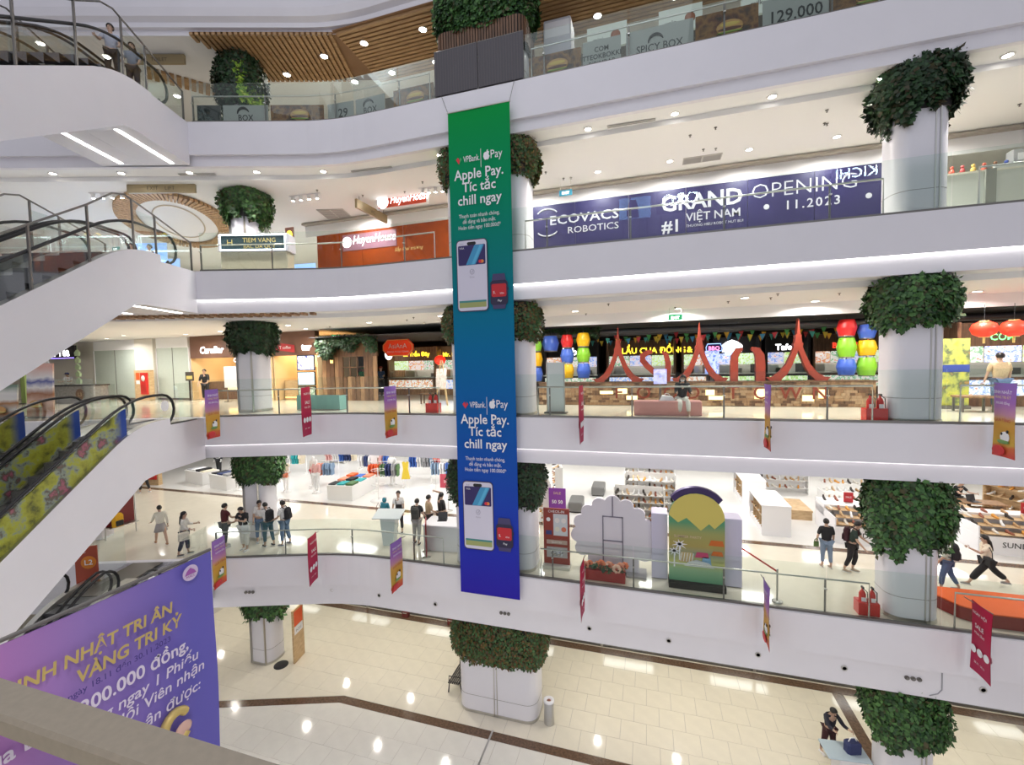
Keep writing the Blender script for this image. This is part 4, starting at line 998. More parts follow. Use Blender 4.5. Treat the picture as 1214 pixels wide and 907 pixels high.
display_table(-26.2, 19.9, 2.0, 1.0, .75, -.2, 'long white display table left of the pair by the entrance', ['grey', 'white', 'black', 'cream'], n=(4, 1), lab2='on the left long table', grp='on the left long table')
display_table(-23.6, 19.4, 1.8, 1.1, .8, -.2, 'white display table with dark piles right of the pair by the entrance', ['black', 'navy', 'grey', 'black'], n=(3, 1), lab2='on the right entrance table', grp='on the right entrance table')
t = thing('accessory_stand', 'round white wire stand of hats and belts in front of the dark shirts', 'stand', (-13.2, 19.2, L2))
mb = MB(); mb.lathe([(.42, 0), (.42, .03), (.05, .05), (0, .05)], SHELFW, 18); mb.build('base', None, t); mb = MB(); mb.tube([(0, 0, .04), (0, 0, 1.7)], .025, SHELFW, 8)
for z in (.45, .85, 1.25, 1.6): mb.tube([(cos(a)*.34, sin(a)*.34, z) for a in [2*pi*i/18 for i in range(18)]], .01, SHELFW, 5, closed=True); mb.tube([(-.34, 0, z), (.34, 0, z)], .008, SHELFW, 5); mb.tube([(0, -.34, z), (0, .34, z)], .008, SHELFW, 5)
mb.build('wire_frame', None, t)
# blue shelves deep in the shop
t = thing('wall_shelf', 'tall pale shelf with blue goods at the back left of the clothes shop', 'shelf', (-21.3, 26.2, L2))
mb = MB(); mb.box(-.7, -.2, 0, -.66, .2, 2.4, SHELFW); mb.box(.66, -.2, 0, .7, .2, 2.4, SHELFW); mb.build('side_panel', None, t)
mb = MB()
for k in range(6): mb.box(-.66, -.2, .1+k*.42, .66, .2, .13+k*.42, SHELFW)
mb.build('shelf_board', None, t)
for k in range(6):
    for j in range(4): mb = MB(); mb.bbox(-.13, -.16, 0, .13, .14, .24, .01, cloth(*PAL['blue' if (j+k) % 3 else 'denim'])); tag(mb.build('folded_clothes', None, None, (-21.3-.48+.32*j, 26.2, L2+.131+k*.42)), 'blue folded pile on the tall pale shelf at the back', 'folded clothes', 'blue piles on the tall pale shelf')
# red fire cabinet in a wooden niche at the shop corner; same make on other floors
def fire_cabinet(x, y, z, rot, label, flip=0):
    t = thing('fire_hose_cabinet', label, 'fire cabinet', (x, y, z), rot)
    mb = MB(); mb.box(-.75, 0, 0, .75, .25, 1.75, WOODL); mb.build('wooden_surround', None, t)
    mb = MB(); mb.box(-.05, -.05, .35, .65, .02, 1.6, RED); c = mb.build('cabinet_body', None, t)
    mb = MB(); mb.box(.0, -.07, 1.0, .60, -.05, 1.55, RED); mb.box(.08, -.075, 1.08, .52, -.06, 1.46, CLEAR); mb.build('upper_door', None, t)
    mb = MB(); mb.box(.0, -.07, .40, .60, -.05, .95, RED); mb.box(.08, -.075, .48, .52, -.06, .88, CLEAR); d = mb.build('lower_door', None, t)
    mb = MB(); mb.lathe([(.17, -.03), (.17, .03), (.06, .04), (0, .04)], mat('hose_white', (.75, .72, .66), .6), 14, (0, 0, 0)); q = mb.build('hose_reel', None, t); q.location = (.3, -.055, 1.27); q.rotation_euler = (pi/2, 0, 0)
    mb = MB(); mb.box(-.55, -.01, 1.2, -.2, 0, 1.6, mat('notice_orange', (.78, .10, .02), .5)); mb.box(-.55, -.012, .95, -.2, 0, 1.15, PLWHITE); mb.build('notice', None, t)
    return t
fire_cabinet(-28.9, 18.6, L2, .1, 'red fire hose cabinet in a wooden niche at the clothes shop corner')
# left shop corner by the escalator
t = thing('display_rack', 'dark red display rack with steel frame beside the escalator head', 'rack', (-21.2, 12.5, L2), LANG+1.2)
mb = MB(); mb.tube([(-.55, 0, 0), (-.55, 0, 1.75), (.55, 0, 1.75), (.55, 0, 0)], .025, STEEL, 6); mb.build('frame', None, t); mb = MB(); mb.box(-.52, .02, .5, .52, .05, 1.7, mat('dark_red_board', (.20, .02, .02), .5)); mb.build('back_board', None, t)
mb = MB(); mb.box(-.5, -.3, .48, .5, .04, .52, STEEL); mb.build('shelf_board', None, t)
b = thing('display_backpack', 'yellow backpack shown on the dark red rack', 'backpack', (-20.95, 12.25, L2+.525), LANG+1.2)
mb = MB(); mb.bbox(-.18, -.1, 0, .18, .12, .5, .05, cloth(.80, .42, .02)); mb.ball((0, 0, .49), (.17, .1, .07), cloth(.80, .42, .02), 12, 6); mb.build('pack', None, b); mb = MB(); mb.bbox(-.13, -.16, .04, .13, -.09, .26, .02, cloth(.03, .03, .03)); mb.build('front_pocket', None, b)
for i, (x, y, h) in enumerate(((-22.6, 12.5, 1.0), (-21.9, 12.15, 1.05), (-23.4, 12.6, .9))):
    t = thing('storage_cabinet', ['white and glass counter cabinet, middle of three by the escalator head', 'tall white cabinet with slim doors, nearest the dark red rack', 'low glass topped cabinet, furthest from the dark red rack'][i], 'cabinet', (x, y, L2), LANG)
    mb = MB(); mb.bbox(-.33, -.28, 0, .33, .28, h, .01, PLWHITE); mb.build('body', None, t)
    for s in (-1, 1): mb = MB(); mb.box(s*.16-.145, -.295, .05, s*.16+.145, -.28, h-.08, SHELFW); d = mb.build('door', None, t); mb = MB(); mb.box(s*.04-.008, -.31, h*.5, s*.04+.008, -.295, h*.65, STEEL); mb.build('handle', None, d)
    mb = MB(); mb.box(-.35, -.3, h, .35, .3, h+.02, CLEAR); mb.build('glass_top', None, t)
# till desk, laptop, red sign, lectern
t = thing('white_desk', 'white service desk with a laptop beside the hanging banner', 'desk', (-7.35, 14.9, L2), .1)
mb = MB(); mb.bbox(-.75, -.5, .92, .75, .5, .98, .02, PLWHITE); mb.build('desktop', None, t); mb = MB(); mb.box(-.7, -.45, 0, .7, -.40, .92, PLWHITE); mb.box(-.7, -.45, 0, -.65, .45, .92, PLWHITE); mb.box(.65, -.45, 0, .7, .45, .92, PLWHITE); mb.box(-.65, -.40, .45, .65, .4, .48, PLWHITE); mb.build('frame', None, t)
def laptop(x, y, z, rot, label):
    t = thing('laptop', label, 'laptop', (x, y, z), rot); k = mat('laptop_black', (.02, .02, .025), .35)
    mb = MB(); mb.bbox(-.18, -.12, 0, .18, .12, .02, .005, k); mb.build('keyboard', None, t); mb = MB(); mb.add([(-.18, .12, .02), (.18, .12, .02), (.18, .18, .26), (-.18, .18, .26), (-.18, .13, .02), (.18, .13, .02), (.18, .19, .26), (-.18, .19, .26)], [(0, 1, 2, 3), (7, 6, 5, 4), (3, 2, 6, 7), (0, 3, 7, 4), (1, 5, 6, 2)], k); mb.build('screen', None, t)
laptop(-7.5, 14.95, L2+.98, .3, 'open black laptop on the white service desk')
t = thing('teal_crate', 'teal plastic crate on the lower shelf of the white desk', 'crate', (-7.3, 14.75, L2+.485), .1); tm = mat('teal_plastic', (.03, .32, .34), .4)
mb = MB(); mb.box(-.28, -.2, 0, .28, .2, .02, tm); mb.box(-.28, -.2, .02, .28, -.18, .28, tm); mb.box(-.28, .18, .02, .28, .2, .28, tm); mb.box(-.28, -.18, .02, -.26, .18, .28, tm); mb.box(.26, -.18, .02, .28, .18, .28, tm); mb.build('walls', None, t)
t = thing('red_sign_board', 'dark red sign board with white lettering beside the service desk', 'sign', (-7.75, 14.1, L2), -1.1); drm = mat('sign_dark_red', (.28, .02, .03), .45)
mb = MB(); mb.box(-.35, -.02, .04, .35, .02, 1.25, drm); mb.build('board', None, t); mb = MB(); mb.text('0%', .36, INK, 0, -.021, .35, bold=.02); mb.text('TRA GOP', .12, INK, 0, -.021, .85); mb.build('lettering', None, t); mb = MB(); mb.box(-.3, -.15, 0, -.25, .15, .04, STEEL); mb.box(.25, -.15, 0, .3, .15, .04, STEEL); mb.build('feet', None, t)
t = thing('lectern', 'pale green white lectern with a slanted top behind the railing', 'lectern', (-9.6, 14.6, L2), .2); lm = mat('lectern_white', (.62, .68, .68), .35)
mb = MB(); mb.prism([(-.20, 0), (.20, 0), (.30, 1.1), (-.30, 1.1)], -.2, .2, lm, axis='Y'); mb.build('body', None, t); mb = MB(); mb.add([(-.55, -.35, 1.08), (.55, -.35, 1.08), (.55, .3, 1.26), (-.55, .3, 1.26), (-.55, -.35, 1.11), (.55, -.35, 1.11), (.55, .3, 1.29), (-.55, .3, 1.29)], [(0, 3, 2, 1), (4, 5, 6, 7), (0, 1, 5, 4), (1, 2, 6, 5), (2, 3, 7, 6), (3, 0, 4, 7)], lm); mb.build('slanted_top', None, t)
t = thing('poster_stand', 'thin stand with a pink poster at the clothes shop front', 'sign', (-9.0, 18.6, L2), .1)
mb = MB(); mb.tube([(0, .03, 0), (0, .03, 1.1)], .018, STEEL, 6); mb.lathe([(.2, 0), (.2, .02), (0, .03)], STEEL, 14); mb.build('stand_pole', None, t); mb = MB(); mb.box(-.38, 0, 1.1, .38, .03, 1.75, mat('poster_pink', (.72, .10, .16), .5)); mb.text('SALE', .18, INK, 0, -.001, 1.35, bold=.02); mb.build('poster', None, t)
t = thing('balloon', 'orange round balloon above the queue at the clothes shop', 'balloon', (-10.6, 20.5, L2)); mb = MB(); mb.ball((0, 0, 2.2), (.2, .2, .24), mat('balloon_orange', (.85, .13, .04), .3), 14, 10); mb.build('ball', None, t); mb = MB(); mb.tube([(0, 0, 0), (0, 0, 1.97)], .006, STEEL, 5); mb.build('stick', None, t)

# ------------------------------------------------------------------ second level: shoe shop on the right
SHOEC = [(.50, .30, .14), (.05, .04, .035), (.78, .74, .66), (.62, .42, .24), (.30, .10, .06), (.80, .80, .80), (.70, .32, .06)]
SHOEM = {}
def shoe_mesh(c, heel):
    mb = MB(); m = cloth(*c)
    S_ = [(-.13, .026), (-.11, .034), (-.03, .028), (.05, .038), (.11, .034), (.14, .010)]; hs = [.085, .095, .06, .05, .04, .015]
    v = []
    for (y, w_), h in zip(S_, hs): b = heel*max(0, (-y+.05)/.18); v += [(-w_, y, b), (w_, y, b), (w_*.75, y, b+h), (-w_*.75, y, b+h)]
    f = []
    for i in range(5): a = i*4; b = a+4; f += [(a, a+1, b+1, b), (a+1, a+2, b+2, b+1), (a+2, a+3, b+3, b+2), (a+3, a, b, b+3)]
    f += [(3, 2, 1, 0), (20, 21, 22, 23)]; mb.add(v, f, m, True)
    if heel > .01: mb.box(-.012, -.125, 0, .012, -.10, heel+.01, m)
    return mb
def shoe(q, rot, i, where, group, sc=1.):
    k = i % len(SHOEC)
    if k not in SHOEM: o = shoe_mesh(SHOEC[k], .05 if k % 2 else .0).build('shoe'); SHOEM[k] = o.data; bpy.data.objects.remove(o)
    o = bpy.data.objects.new('shoe', SHOEM[k]); COL.objects.link(o); o.location = q; o.rotation_euler = (0, 0, rot); o.scale = (sc,)*3
    nm = ['tan', 'black', 'cream', 'camel', 'oxblood', 'white', 'rust'][k]
    return tag(o, '%s shoe %s' % (nm, where), 'shoe', '%s shoes %s' % (nm, group))
def shoe_shelf(x, y, rot, w, tiers, label, where, group, n=9, step=.34, d=.36, stepped=0., wood=None, z0=.12, sc=1.):
    t = thing('shoe_shelf', label, 'shelf', (x, y, L2), rot); m = wood or SHELFW; ca, sa = cos(rot), sin(rot); H = z0+step*tiers
    for s in (-1, 1): mb = MB(); mb.box(s*w/2-.02, -d/2-stepped*tiers*.5, 0, s*w/2+.02, d/2, H if not stepped else z0+step*.6, m); mb.build('side_panel', None, t)
    if not stepped: mb = MB(); mb.box(-w/2+.02, d/2-.02, 0, w/2-.02, d/2, H, m); mb.build('back_panel', None, t)
    for k in range(tiers):
        oy = stepped*(k-tiers+1); z = z0+step*k
        mb = MB(); mb.box(-w/2+.02, -d/2+oy, z-.02, w/2-.02, d/2-.02+(0 if not stepped else oy), z, m); mb.build('shelf_board', None, t)
        for j in range(n):
            u = -w/2+w*(j+.5)/n; v = oy-.04; shoe((x+u*ca-v*sa, y+u*sa+v*ca, L2+z+.001), rot+pi+.3*((j*7+k*3) % 3-1), (j*5+k*3+int(x*3)) % 7 if (j+k) % 2 else (j+k*2) % 7, where, group, sc)
    return t
shoe_shelf(-.35, 18.9, 0.02, 2.0, 5, 'tall white shelf of shoes right of the grey ottomans, front row', 'on the front tall white shelf', 'on the front tall white shelf', 9, .30, .4, .0, sc=1.25)
shoe_shelf(.1, 20.9, 0.02, 2.2, 5, 'tall white shelf of shoes behind the front row shelf', 'on the second tall white shelf', 'on the second tall white shelf', 9, .32, sc=1.25)
shoe_shelf(.1, 23.2, 0.02, 2.4, 5, 'tall white shelf of shoes third from the walkway', 'on the third tall white shelf', 'on the third tall white shelf', 9, .36, sc=1.2)
shoe_shelf(-4.35, 18.7, -1.25, 1.9, 5, 'white shoe shelf by the column behind the purple poster', 'on the shelf behind the purple poster', 'on the shelf behind the purple poster', 7, .34, sc=1.2)
shoe_shelf(-4.3, 21.3, -1.3, 2.2, 5, 'white shoe shelf further back behind the purple poster', 'on the back shelf behind the purple poster', 'on the back shelf behind the purple poster', 7, .36, sc=1.2)
def ottoman(x, y, rot, label):
    t = thing('ottoman', label, 'ottoman', (x, y, L2), rot); m = mat('grey_leatherette', (.18, .18, .175), .5)
    mb = MB(); mb.bbox(-.32, -.6, .06, .32, .6, .48, .05, m); mb.build('seat', None, t); mb = MB(); mb.box(-.28, -.56, 0, .28, .56, .06, DARK); mb.build('plinth', None, t)
ottoman(-3.2, 20.3, .05, 'grey upholstered ottoman in the shoe shop, the one nearer the walkway'); ottoman(-2.45, 23.0, .02, 'grey upholstered ottoman in the shoe shop, the one further in')
t = thing('poster_standee', 'purple and yellow poster standee in front of the shoe shelf by the column', 'standee', (-3.55, 17.5, L2), .05)
mb = MB(); mb.box(-.35, 0, .05, .35, .03, 1.75, rampmat('poster_purple_yellow', [(0, (.75, .45, .02)), (.42, (.80, .50, .04)), (.46, (.24, .06, .36)), (1, (.28, .07, .42))], 'Z', .05, 1.75)); mb.build('poster', None, t)
mb = MB(); mb.text('SALE', .15, GOLD, 0, 0, 1.5); mb.text('50 50', .2, INK, 0, 0, 1.12, bold=.02); mb.build('lettering', None, t); mb = MB(); mb.ball((0, 0, .5), (.2, .01, .16), mat('fries_print', (.62, .25, .08), .5), 10, 6); mb.build('print', None, t); mb = MB(); mb.box(-.3, -.15, 0, .3, .2, .05, DSTEEL); mb.build('base', None, t)
def cubby(x, y, rot, label, where):
    t = thing('shoe_cabinet', label, 'cabinet', (x, y, L2), rot)
    mb = MB(); mb.box(-.5, -1.1, 0, .5, -1.06, 1.15, PLWHITE); mb.box(-.5, 1.06, 0, .5, 1.1, 1.15, PLWHITE); mb.box(.46, -1.06, 0, .5, 1.06, 1.15, PLWHITE); mb.box(-.46, -1.06, 0, .46, 1.06, .25, PLWHITE); mb.build('body', None, t)
    mb = MB(); mb.bbox(-.52, -1.12, 1.15, .52, 1.12, 1.2, .01, PLWHITE); mb.build('top', None, t)
    for k in range(1, 4): mb = MB(); mb.box(-.46, -1.06+.53*k-.015, .25, .46, -1.06+.53*k+.015, 1.15, WOODL); mb.build('divider', None, t)
    mb = MB(); mb.box(-.46, -1.06, .68, .46, 1.06, .71, WOODL); mb.build('shelf_board', None, t)
    ca, sa = cos(rot), sin(rot)
    for j in range(4):
        for z in (.251, .711): u, v = -.3, -.8+.53*j; shoe((x+u*ca-v*sa, y+u*sa+v*ca, L2+z), rot+pi/2, j*3+int(z*3), where, where, 1.2)
cubby(4.75, 20.0, .0, 'white cabinet with shoe cubbies, the larger one nearer the walkway', 'in the nearer white cubby cabinet'); cubby(4.75, 23.7, .0, 'white cabinet with shoe cubbies, the one further into the shop', 'in the further white cubby cabinet')
def island(x, y, rot, w, d, label, where, word=True):
    t = thing('shoe_island', label, 'display island', (x, y, L2), rot); ca, sa = cos(rot), sin(rot)
    mb = MB(); mb.bbox(-w/2, -d/2, .0, w/2, d/2, .62, .01, PLWHITE); mb.build('plinth', None, t)
    mb = MB(); mb.box(-w/2, -d/2, .62, -w/2+.04, d/2, .95, PLWHITE); mb.box(w/2-.04, -d/2, .62, w/2, d/2, .95, PLWHITE); mb.build('side_panel', None, t)
    for k in range(3):
        y0 = -d/2+.05+k*.36; z = .70+.16*k
        mb = MB(); mb.box(-w/2+.04, y0, z-.02, w/2-.04, y0+.36, z, WOODL); mb.build('shelf_board', None, t)
        for j in range(6): u = -w/2+w*(j+.5)/6; v = y0+.18; shoe((x+u*ca-v*sa, y+u*sa+v*ca, L2+z+.001), rot+pi+.2*((j+k) % 3-1), j*2+k, where, where, 1.15)
    mb = MB(); mb.bbox(-w/2, -d/2+1.15, .62, w/2, d/2, 1.1, .01, PLWHITE); mb.build('top_box', None, t)
    for j in range(4): u = -w/2+w*(j+.5)/4; v = d/2-.35; shoe((x+u*ca-v*sa, y+u*sa+v*ca, L2+1.101), rot+pi, j*3+1, where, where, 1.15)
    if word: mb = MB(); mb.text('SUNDAY', .26, mat('black_letter', (.03, .03, .03), .4), 0, -d/2-.002, .28, bold=.008); mb.build('lettering', None, t)
island(7.5, 19.8, -.03, 1.7, 2.2, 'white shoe island lettered on its front, behind the woman in black tee', 'on the island behind the woman in black tee'); island(12.1, 19.75, -.03, 2.3, 1.7, 'white shoe island lettered on its front, at the right edge of the view', 'on the island at the right edge')
for x, y, c, l in ((7.6, 20.25, (.55, .03, .04), 'small red price card on the middle shoe island'), (13.0, 20.2, (.55, .03, .04), 'small red price card on the shoe island at the right edge')):
    t = thing('price_card', l, 'card', (x, y, L2+1.1)); mb = MB(); mb.box(-.16, 0, .03, .16, .02, .42, mat('card_red', c, .4)); mb.text('SALE', .1, INK, 0, 0, .2); mb.build('card', None, t); mb = MB(); mb.box(-.12, -.06, 0, .12, .08, .03, STEEL); mb.build('foot', None, t)
shoe_shelf(6.6, 25.2, 0, 2.2, 3, 'white wall shelf of shoes beyond the middle island, left one', 'on the left wall shelf beyond the island', 'on the left wall shelf beyond the island', 8, .4, z0=.3, sc=1.2)
shoe_shelf(9.0, 24.6, 0, 2.0, 4, 'stepped white shelf of shoes beyond the middle island, right one', 'on the right stepped shelf beyond the island', 'on the right stepped shelf beyond the island', 8, .3, .34, .3, z0=.3, sc=1.2)
t = thing('low_bench', 'low pale wooden bench between the cubby cabinet and the shoe island', 'bench', (6.25, 21.9, L2), 0)
mb = MB(); mb.bbox(-.4, -.85, .34, .4, .85, .42, .01, WOODL); mb.build('seat', None, t); 
for s in (-.79, .79): mb = MB(); mb.box(-.38, s-.04, 0, .38, s+.04, .34, WOODL); mb.build('leg', None, t)
t = thing('till_desk', 'pale wooden till desk of two blocks by the right column', 'desk', (12.1, 21.55, L2), -.05)
mb = MB(); mb.bbox(-1.1, -.5, 0, -.1, .5, .95, .01, WOODL); mb.build('left_block', None, t); mb = MB(); mb.bbox(-.1, -.35, 0, 1.0, .45, .8, .01, WOODL); mb.build('right_block', None, t); mb = MB(); mb.bbox(-.15, .1, .95, 1.25, .75, 1.0, .01, WOODM); mb.box(1.1, .15, 0, 1.2, .7, .95, WOODM); mb.build('worktop', None, t)
laptop(12.45, 21.85, L2+1.0, .35, 'open black laptop on the wooden till desk')
shoe_shelf(14.9, 22.8, -1.15, 3.2, 4, 'wooden wall shelf of shoes at the far right edge', 'on the wooden shelf at the right edge', 'on the wooden shelf at the right edge', 9, .42, .4, 0, WOODL, z0=.35, sc=1.2)
# ------------------------------------------------------------------ promotion stands at the railing of the second level
t = thing('info_standee', 'brick red standee with pale panels beside the hanging banner', 'standee', (-2.95, 14.35, L2), .03); brm = mat('standee_red', (.30, .045, .03), .5)
mb = MB(); mb.box(-.44, -.03, .1, .44, .03, 2.0, brm); mb.build('board', None, t)
mb = MB(); mb.box(-.10, -.036, 1.08, .38, -.03, 1.82, mat('panel_grey', (.62, .64, .66), .5)); mb.build('panel', None, t)
mb = MB()
for (x, z, c) in ((.03, 1.6, (.8, .75, .72)), (.25, 1.6, (.8, .75, .72)), (.03, 1.3, (.75, .72, .6)), (.25, 1.3, (.65, .18, .1))): mb.disc(x, -.038, z, .085, mat('badge_%d' % int(x*100+z*10), c, .5))
mb.disc(-.27, -.038, 1.62, .07, PLWHITE)
mb.box(-.36, -.037, 1.1, -.16, -.03, 1.24, mat('sticker_navy', (.05, .05, .18), .5)); mb.box(-.34, -.037, .78, .36, -.03, .92, mat('panel_pale', (.55, .38, .32), .5)); mb.box(-.34, -.037, .32, .36, -.03, .68, mat('panel_grey2', (.45, .42, .42), .5)); mb.box(-.2, -.039, .38, .22, -.03, .62, spotmat('photo_print', [(.1, .12, .3), (.7, .7, .72), (.2, .2, .22), (.6, .5, .4)], 14)); mb.build('print', None, t)
mb = MB(); mb.text('CHECK-IN', .12, INK, 0, -.031, 1.86); mb.text('QUAY SO', .08, INK, 0, -.038, .82); mb.build('lettering', None, t)
mb = MB(); mb.box(-.46, -.25, 0, .46, .2, .1, mat('standee_base', (.6, .58, .52), .5)); mb.build('base', None, t)
# scalloped cloud backdrop seen from behind
t = thing('scalloped_backdrop', 'white scalloped photo backdrop seen from behind, with a wooden brace', 'backdrop', (-1.1, 14.5, L2))
BK = mat('backdrop_white', (.74, .70, .76), .55); P = []
lob = [(-1.0, .70, .25), (-1.13, 1.13, .25), (-1.03, 1.57, .25), (-.79, 1.93, .24), (-.43, 2.18, .24), (0, 2.28, .25), (.43, 2.18, .24), (.79, 1.93, .24), (1.03, 1.57, .25), (1.13, 1.13, .25), (1.0, .70, .25)]
P = [(.95, .5), (.95, 0.0), (-.95, 0.0), (-.95, .5)]; pts = []
cx0, cz0 = 0, 1.2
for x, z, r in lob:
    a0 = atan2(z-cz0, x-cx0)
    for k in range(-4, 5): a = a0-k*radians(17); pts.append((x+r*cos(a), z+r*sin(a)))
outline = [(-.82, 0), (-.82, .48)]+pts+[(.82, .48), (.82, 0)]
mb = MB(); mb.prism(list(reversed(outline)), -.06, .06, BK, axis='Y'); mb.build('scalloped_board', None, t)
mb = MB(); br = mat('brace_line', (.20, .18, .24), .6)
for a in ((-.33, -.09, .02, -.30, -.06, 1.85), (.30, -.09, .02, .33, -.06, 1.85), (-.33, -.09, 1.82, .33, -.06, 1.85), (-.33, -.09, 1.02, .33, -.06, 1.05), (-.015, -.09, 1.85, .015, -.06, 2.5)): mb.box(*a, br)
mb.build('brace', None, t)
mb = MB(); mb.box(-1.05, -.35, 0, 1.05, .3, .06, mat('backdrop_foot', (.35, .33, .34), .6)); mb.build('foot', None, t)
t = thing('flower_planter', 'low dark red planter box of peach flowers before the scalloped backdrop', 'planter', (-1.3, 13.85, L2)); pkm = [mat('petal_peach', (.85, .36, .24), .6), mat('petal_coral', (.82, .22, .10), .6), mat('petal_pale', (.88, .55, .42), .6)]
mb = MB(); mb.bbox(-.62, -.14, 0, .62, .14, .32, .01, mat('planter_red', (.36, .03, .03), .45)); mb.build('box', None, t)
rf = random.Random(3)
for k in range(11):
    x = -.6+.12*k; z = .42+rf.uniform(-.02, .12); y = rf.uniform(-.1, .08); mb = MB(); r = rf.uniform(.10, .15)
    for j in range(7): a = 2*pi*j/7; mb.ball((x+cos(a)*r*.6, y-.03, z+sin(a)*r*.6), (r*.48, r*.25, r*.48), pkm[k % 3], 6, 4)
    mb.ball((x, y-.08, z), r*.3, mat('petal_eye', (.35, .05, .03), .6), 6, 4); mb.build('flower', None, t)
me = leaves(120, lambda rng, n: (np.stack([rng.uniform(-.6, .6, n), rng.uniform(-.1, .1, n), rng.uniform(.3, .5, n)], 1), np.tile([0, -.8, .6], (n, 1))), .12, 5, m=LEAFD)
o = bpy.data.objects.new('foliage', me); COL.objects.link(o); o.parent = t; o['kind'] = 'stuff'
# arched beach themed booth
t = thing('arched_booth', 'arched green and yellow photo booth panel with palms and a purple crest', 'photo booth', (1.4, 14.1, L2)); W2 = .78
gm = rampmat('booth_print', [(0, (.16, .38, .22)), (.14, (.30, .48, .28)), (.24, (.55, .55, .20)), (.35, (.30, .32, .22)), (.45, (.40, .32, .10)), (.62, (.34, .34, .12)), (.75, (.10, .30, .16)), (1, (.14, .36, .20))], 'Z', .2, 2.6)
arch = [(W2, .18), (W2, 2.15)]+[(W2*cos(a), 2.15+.75*sin(a)) for a in [pi*k/14 for k in range(1, 14)]]+[(-W2, 2.15), (-W2, .18)]
mb = MB(); mb.prism(list(reversed(arch)), -.08, .08, gm, axis='Y'); mb.build('arch_panel', None, t)
mb = MB(); ym = mat('booth_yellow', (.62, .52, .12), .5); zz = [(-W2, 2.2), (-.52, 1.98), (-.28, 2.14), (.12, 1.78), (.35, 2.0), (.5, 1.86), (W2, 2.15)]
top = [(W2*cos(a), 2.15+.75*sin(a)) for a in [pi*k/14 for k in range(1, 14)]]
mb.prism(list(reversed(zz+top)), -.092, -.081, ym, axis='Y'); mb.build('mountain_print', None, t)
mb = MB(); pm = mat('booth_purple', (.035, .015, .10), .5); ar = [((W2+.1)*cos(a)*1.05, 2.2+.88*sin(a)) for a in [radians(d) for d in range(38, 143, 8)]]; ai = [((W2+.0)*cos(a)*.98, 2.15+.72*sin(a)) for a in [radians(d) for d in range(142, 37, -8)]]
mb.prism(list(reversed(ar+ai)), -.06, .12, pm, axis='Y'); mb.build('crest', None, t)
mb = MB(); wh = PLWHITE
for (x, z, s) in ((-.48, 1.32, .22), (-.63, 1.1, .18)):
    mb.prism([(x-.02, z-.5), (x+.02, z-.5), (x+.015, z), (x-.015, z)], -.096, -.083, wh, axis='Y')
    for a in range(0, 360, 45): a = radians(a+10); p = (x+cos(a)*s, z+sin(a)*s*.8-.03); n_ = (-sin(a)*.035, cos(a)*.035); mb.prism([(x-n_[0], z-n_[1]), (p[0], p[1]), (x+n_[0], z+n_[1])], -.097, -.083, wh, axis='Y')
mb.build('palm_print', None, t)
mb = MB()
for x0, z0, w_, h_, c in ((-.5, .78, .42, .3, (.60, .42, .20)), (-.05, .95, .40, .16, (.60, .05, .16)), (.12, .72, .3, .26, (.22, .42, .62)), (.34, 1.35, .42, .16, (.60, .14, .02)), (.40, 1.05, .34, .13, (.60, .14, .02))): mb.prism([(x0, z0), (x0+w_, z0), (x0+w_-.04, z0+h_), (x0+.06, z0+h_)], -.095, -.082, mat('print_%d' % int(c[0]*100+c[1]*37), c, .5), axis='Y')
for k in range(5): mb.prism([(-.46+.08*k, .8), (-.44+.08*k, .8), (-.40+.08*k, 1.06), (-.42+.08*k, 1.06)], -.098, -.095, wh, axis='Y')
mb.prism([(-.35, .66), (.5, .66), (.35, .8), (0, .88), (-.25, .78)], -.099, -.096, mat('umbrella_white', (.66, .68, .68), .5), axis='Y'); mb.build('beach_print', None, t)
mb = MB(); mb.text('SUMMER PARTY', .11, mat('print_tan', (.6, .45, .3), .5), -.25, -.083, 1.52, bold=.01); mb.build('lettering', None, t)
mb = MB(); mb.box(-W2-.02, -.25, 0, W2+.02, .25, .18, DARK); mb.build('base', None, t)
for s, l in ((-1, 'pale lilac side box left of the arched booth'), (1, 'pale lilac side box right of the arched booth')):
    t = thing('side_box', l, 'box', (1.4+s*1.06 if s > 0 else 1.4-1.05, 14.55, L2)); mb = MB(); mb.bbox(-.24, -.22, .02, .24, .4, 2.1, .01, mat('lilac_board', (.62, .58, .74), .5)); mb.build('panel', None, t); mb = MB(); mb.box(-.22, -.2, 0, .22, .38, .02, DARK); mb.build('foot', None, t)
# orange red platform at the right, red belt barrier
t = thing('low_platform', 'orange topped curved platform right of the column', 'platform', (9.6, 14.55, L2)); om = mat('orange_carpet', (.80, .12, .01), .7)
mb = MB(); Q = [(-2.1, .55), (-2.05, .0), (-1.8, -.45), (-1.3, -.75), (4, -.75), (4, .55)]; mb.prism(Q, .0, .33, mat('platform_side', (.24, .02, .015), .5)); mb.build('platform_side', None, t); mb = MB(); mb.prism([(a*1.005, b*1.005) for a, b in Q], .33, .36, om); mb.build('carpet_top', None, t)
t = thing('belt_barrier', 'red belt barrier slanting down to the railing beside the booth', 'barrier', (3.4, 14.0, L2)); mb = MB(); mb.tube([(.1, -.2, .02), (.1, -.2, .95)], .025, STEEL, 8); mb.lathe([(.14, 0), (.14, .02), (.03, .04)], STEEL, 16, (.1, -.2, 0)); mb.tube([(-.75, 1.7, 0), (-.75, 1.7, .95)], .025, STEEL, 8); mb.lathe([(.14, 0), (.14, .02), (.03, .04)], STEEL, 16, (-.75, 1.7, 0)); mb.build('post', None, t)
mb = MB(); a, b = Vector((.1, -.2, .9)), Vector((-.75, 1.7, .9)); mb.add([a, b, b-Vector((0, 0, .06)), a-Vector((0, 0, .06))], [(0, 1, 2, 3)], RED); mb.build('belt', None, t)
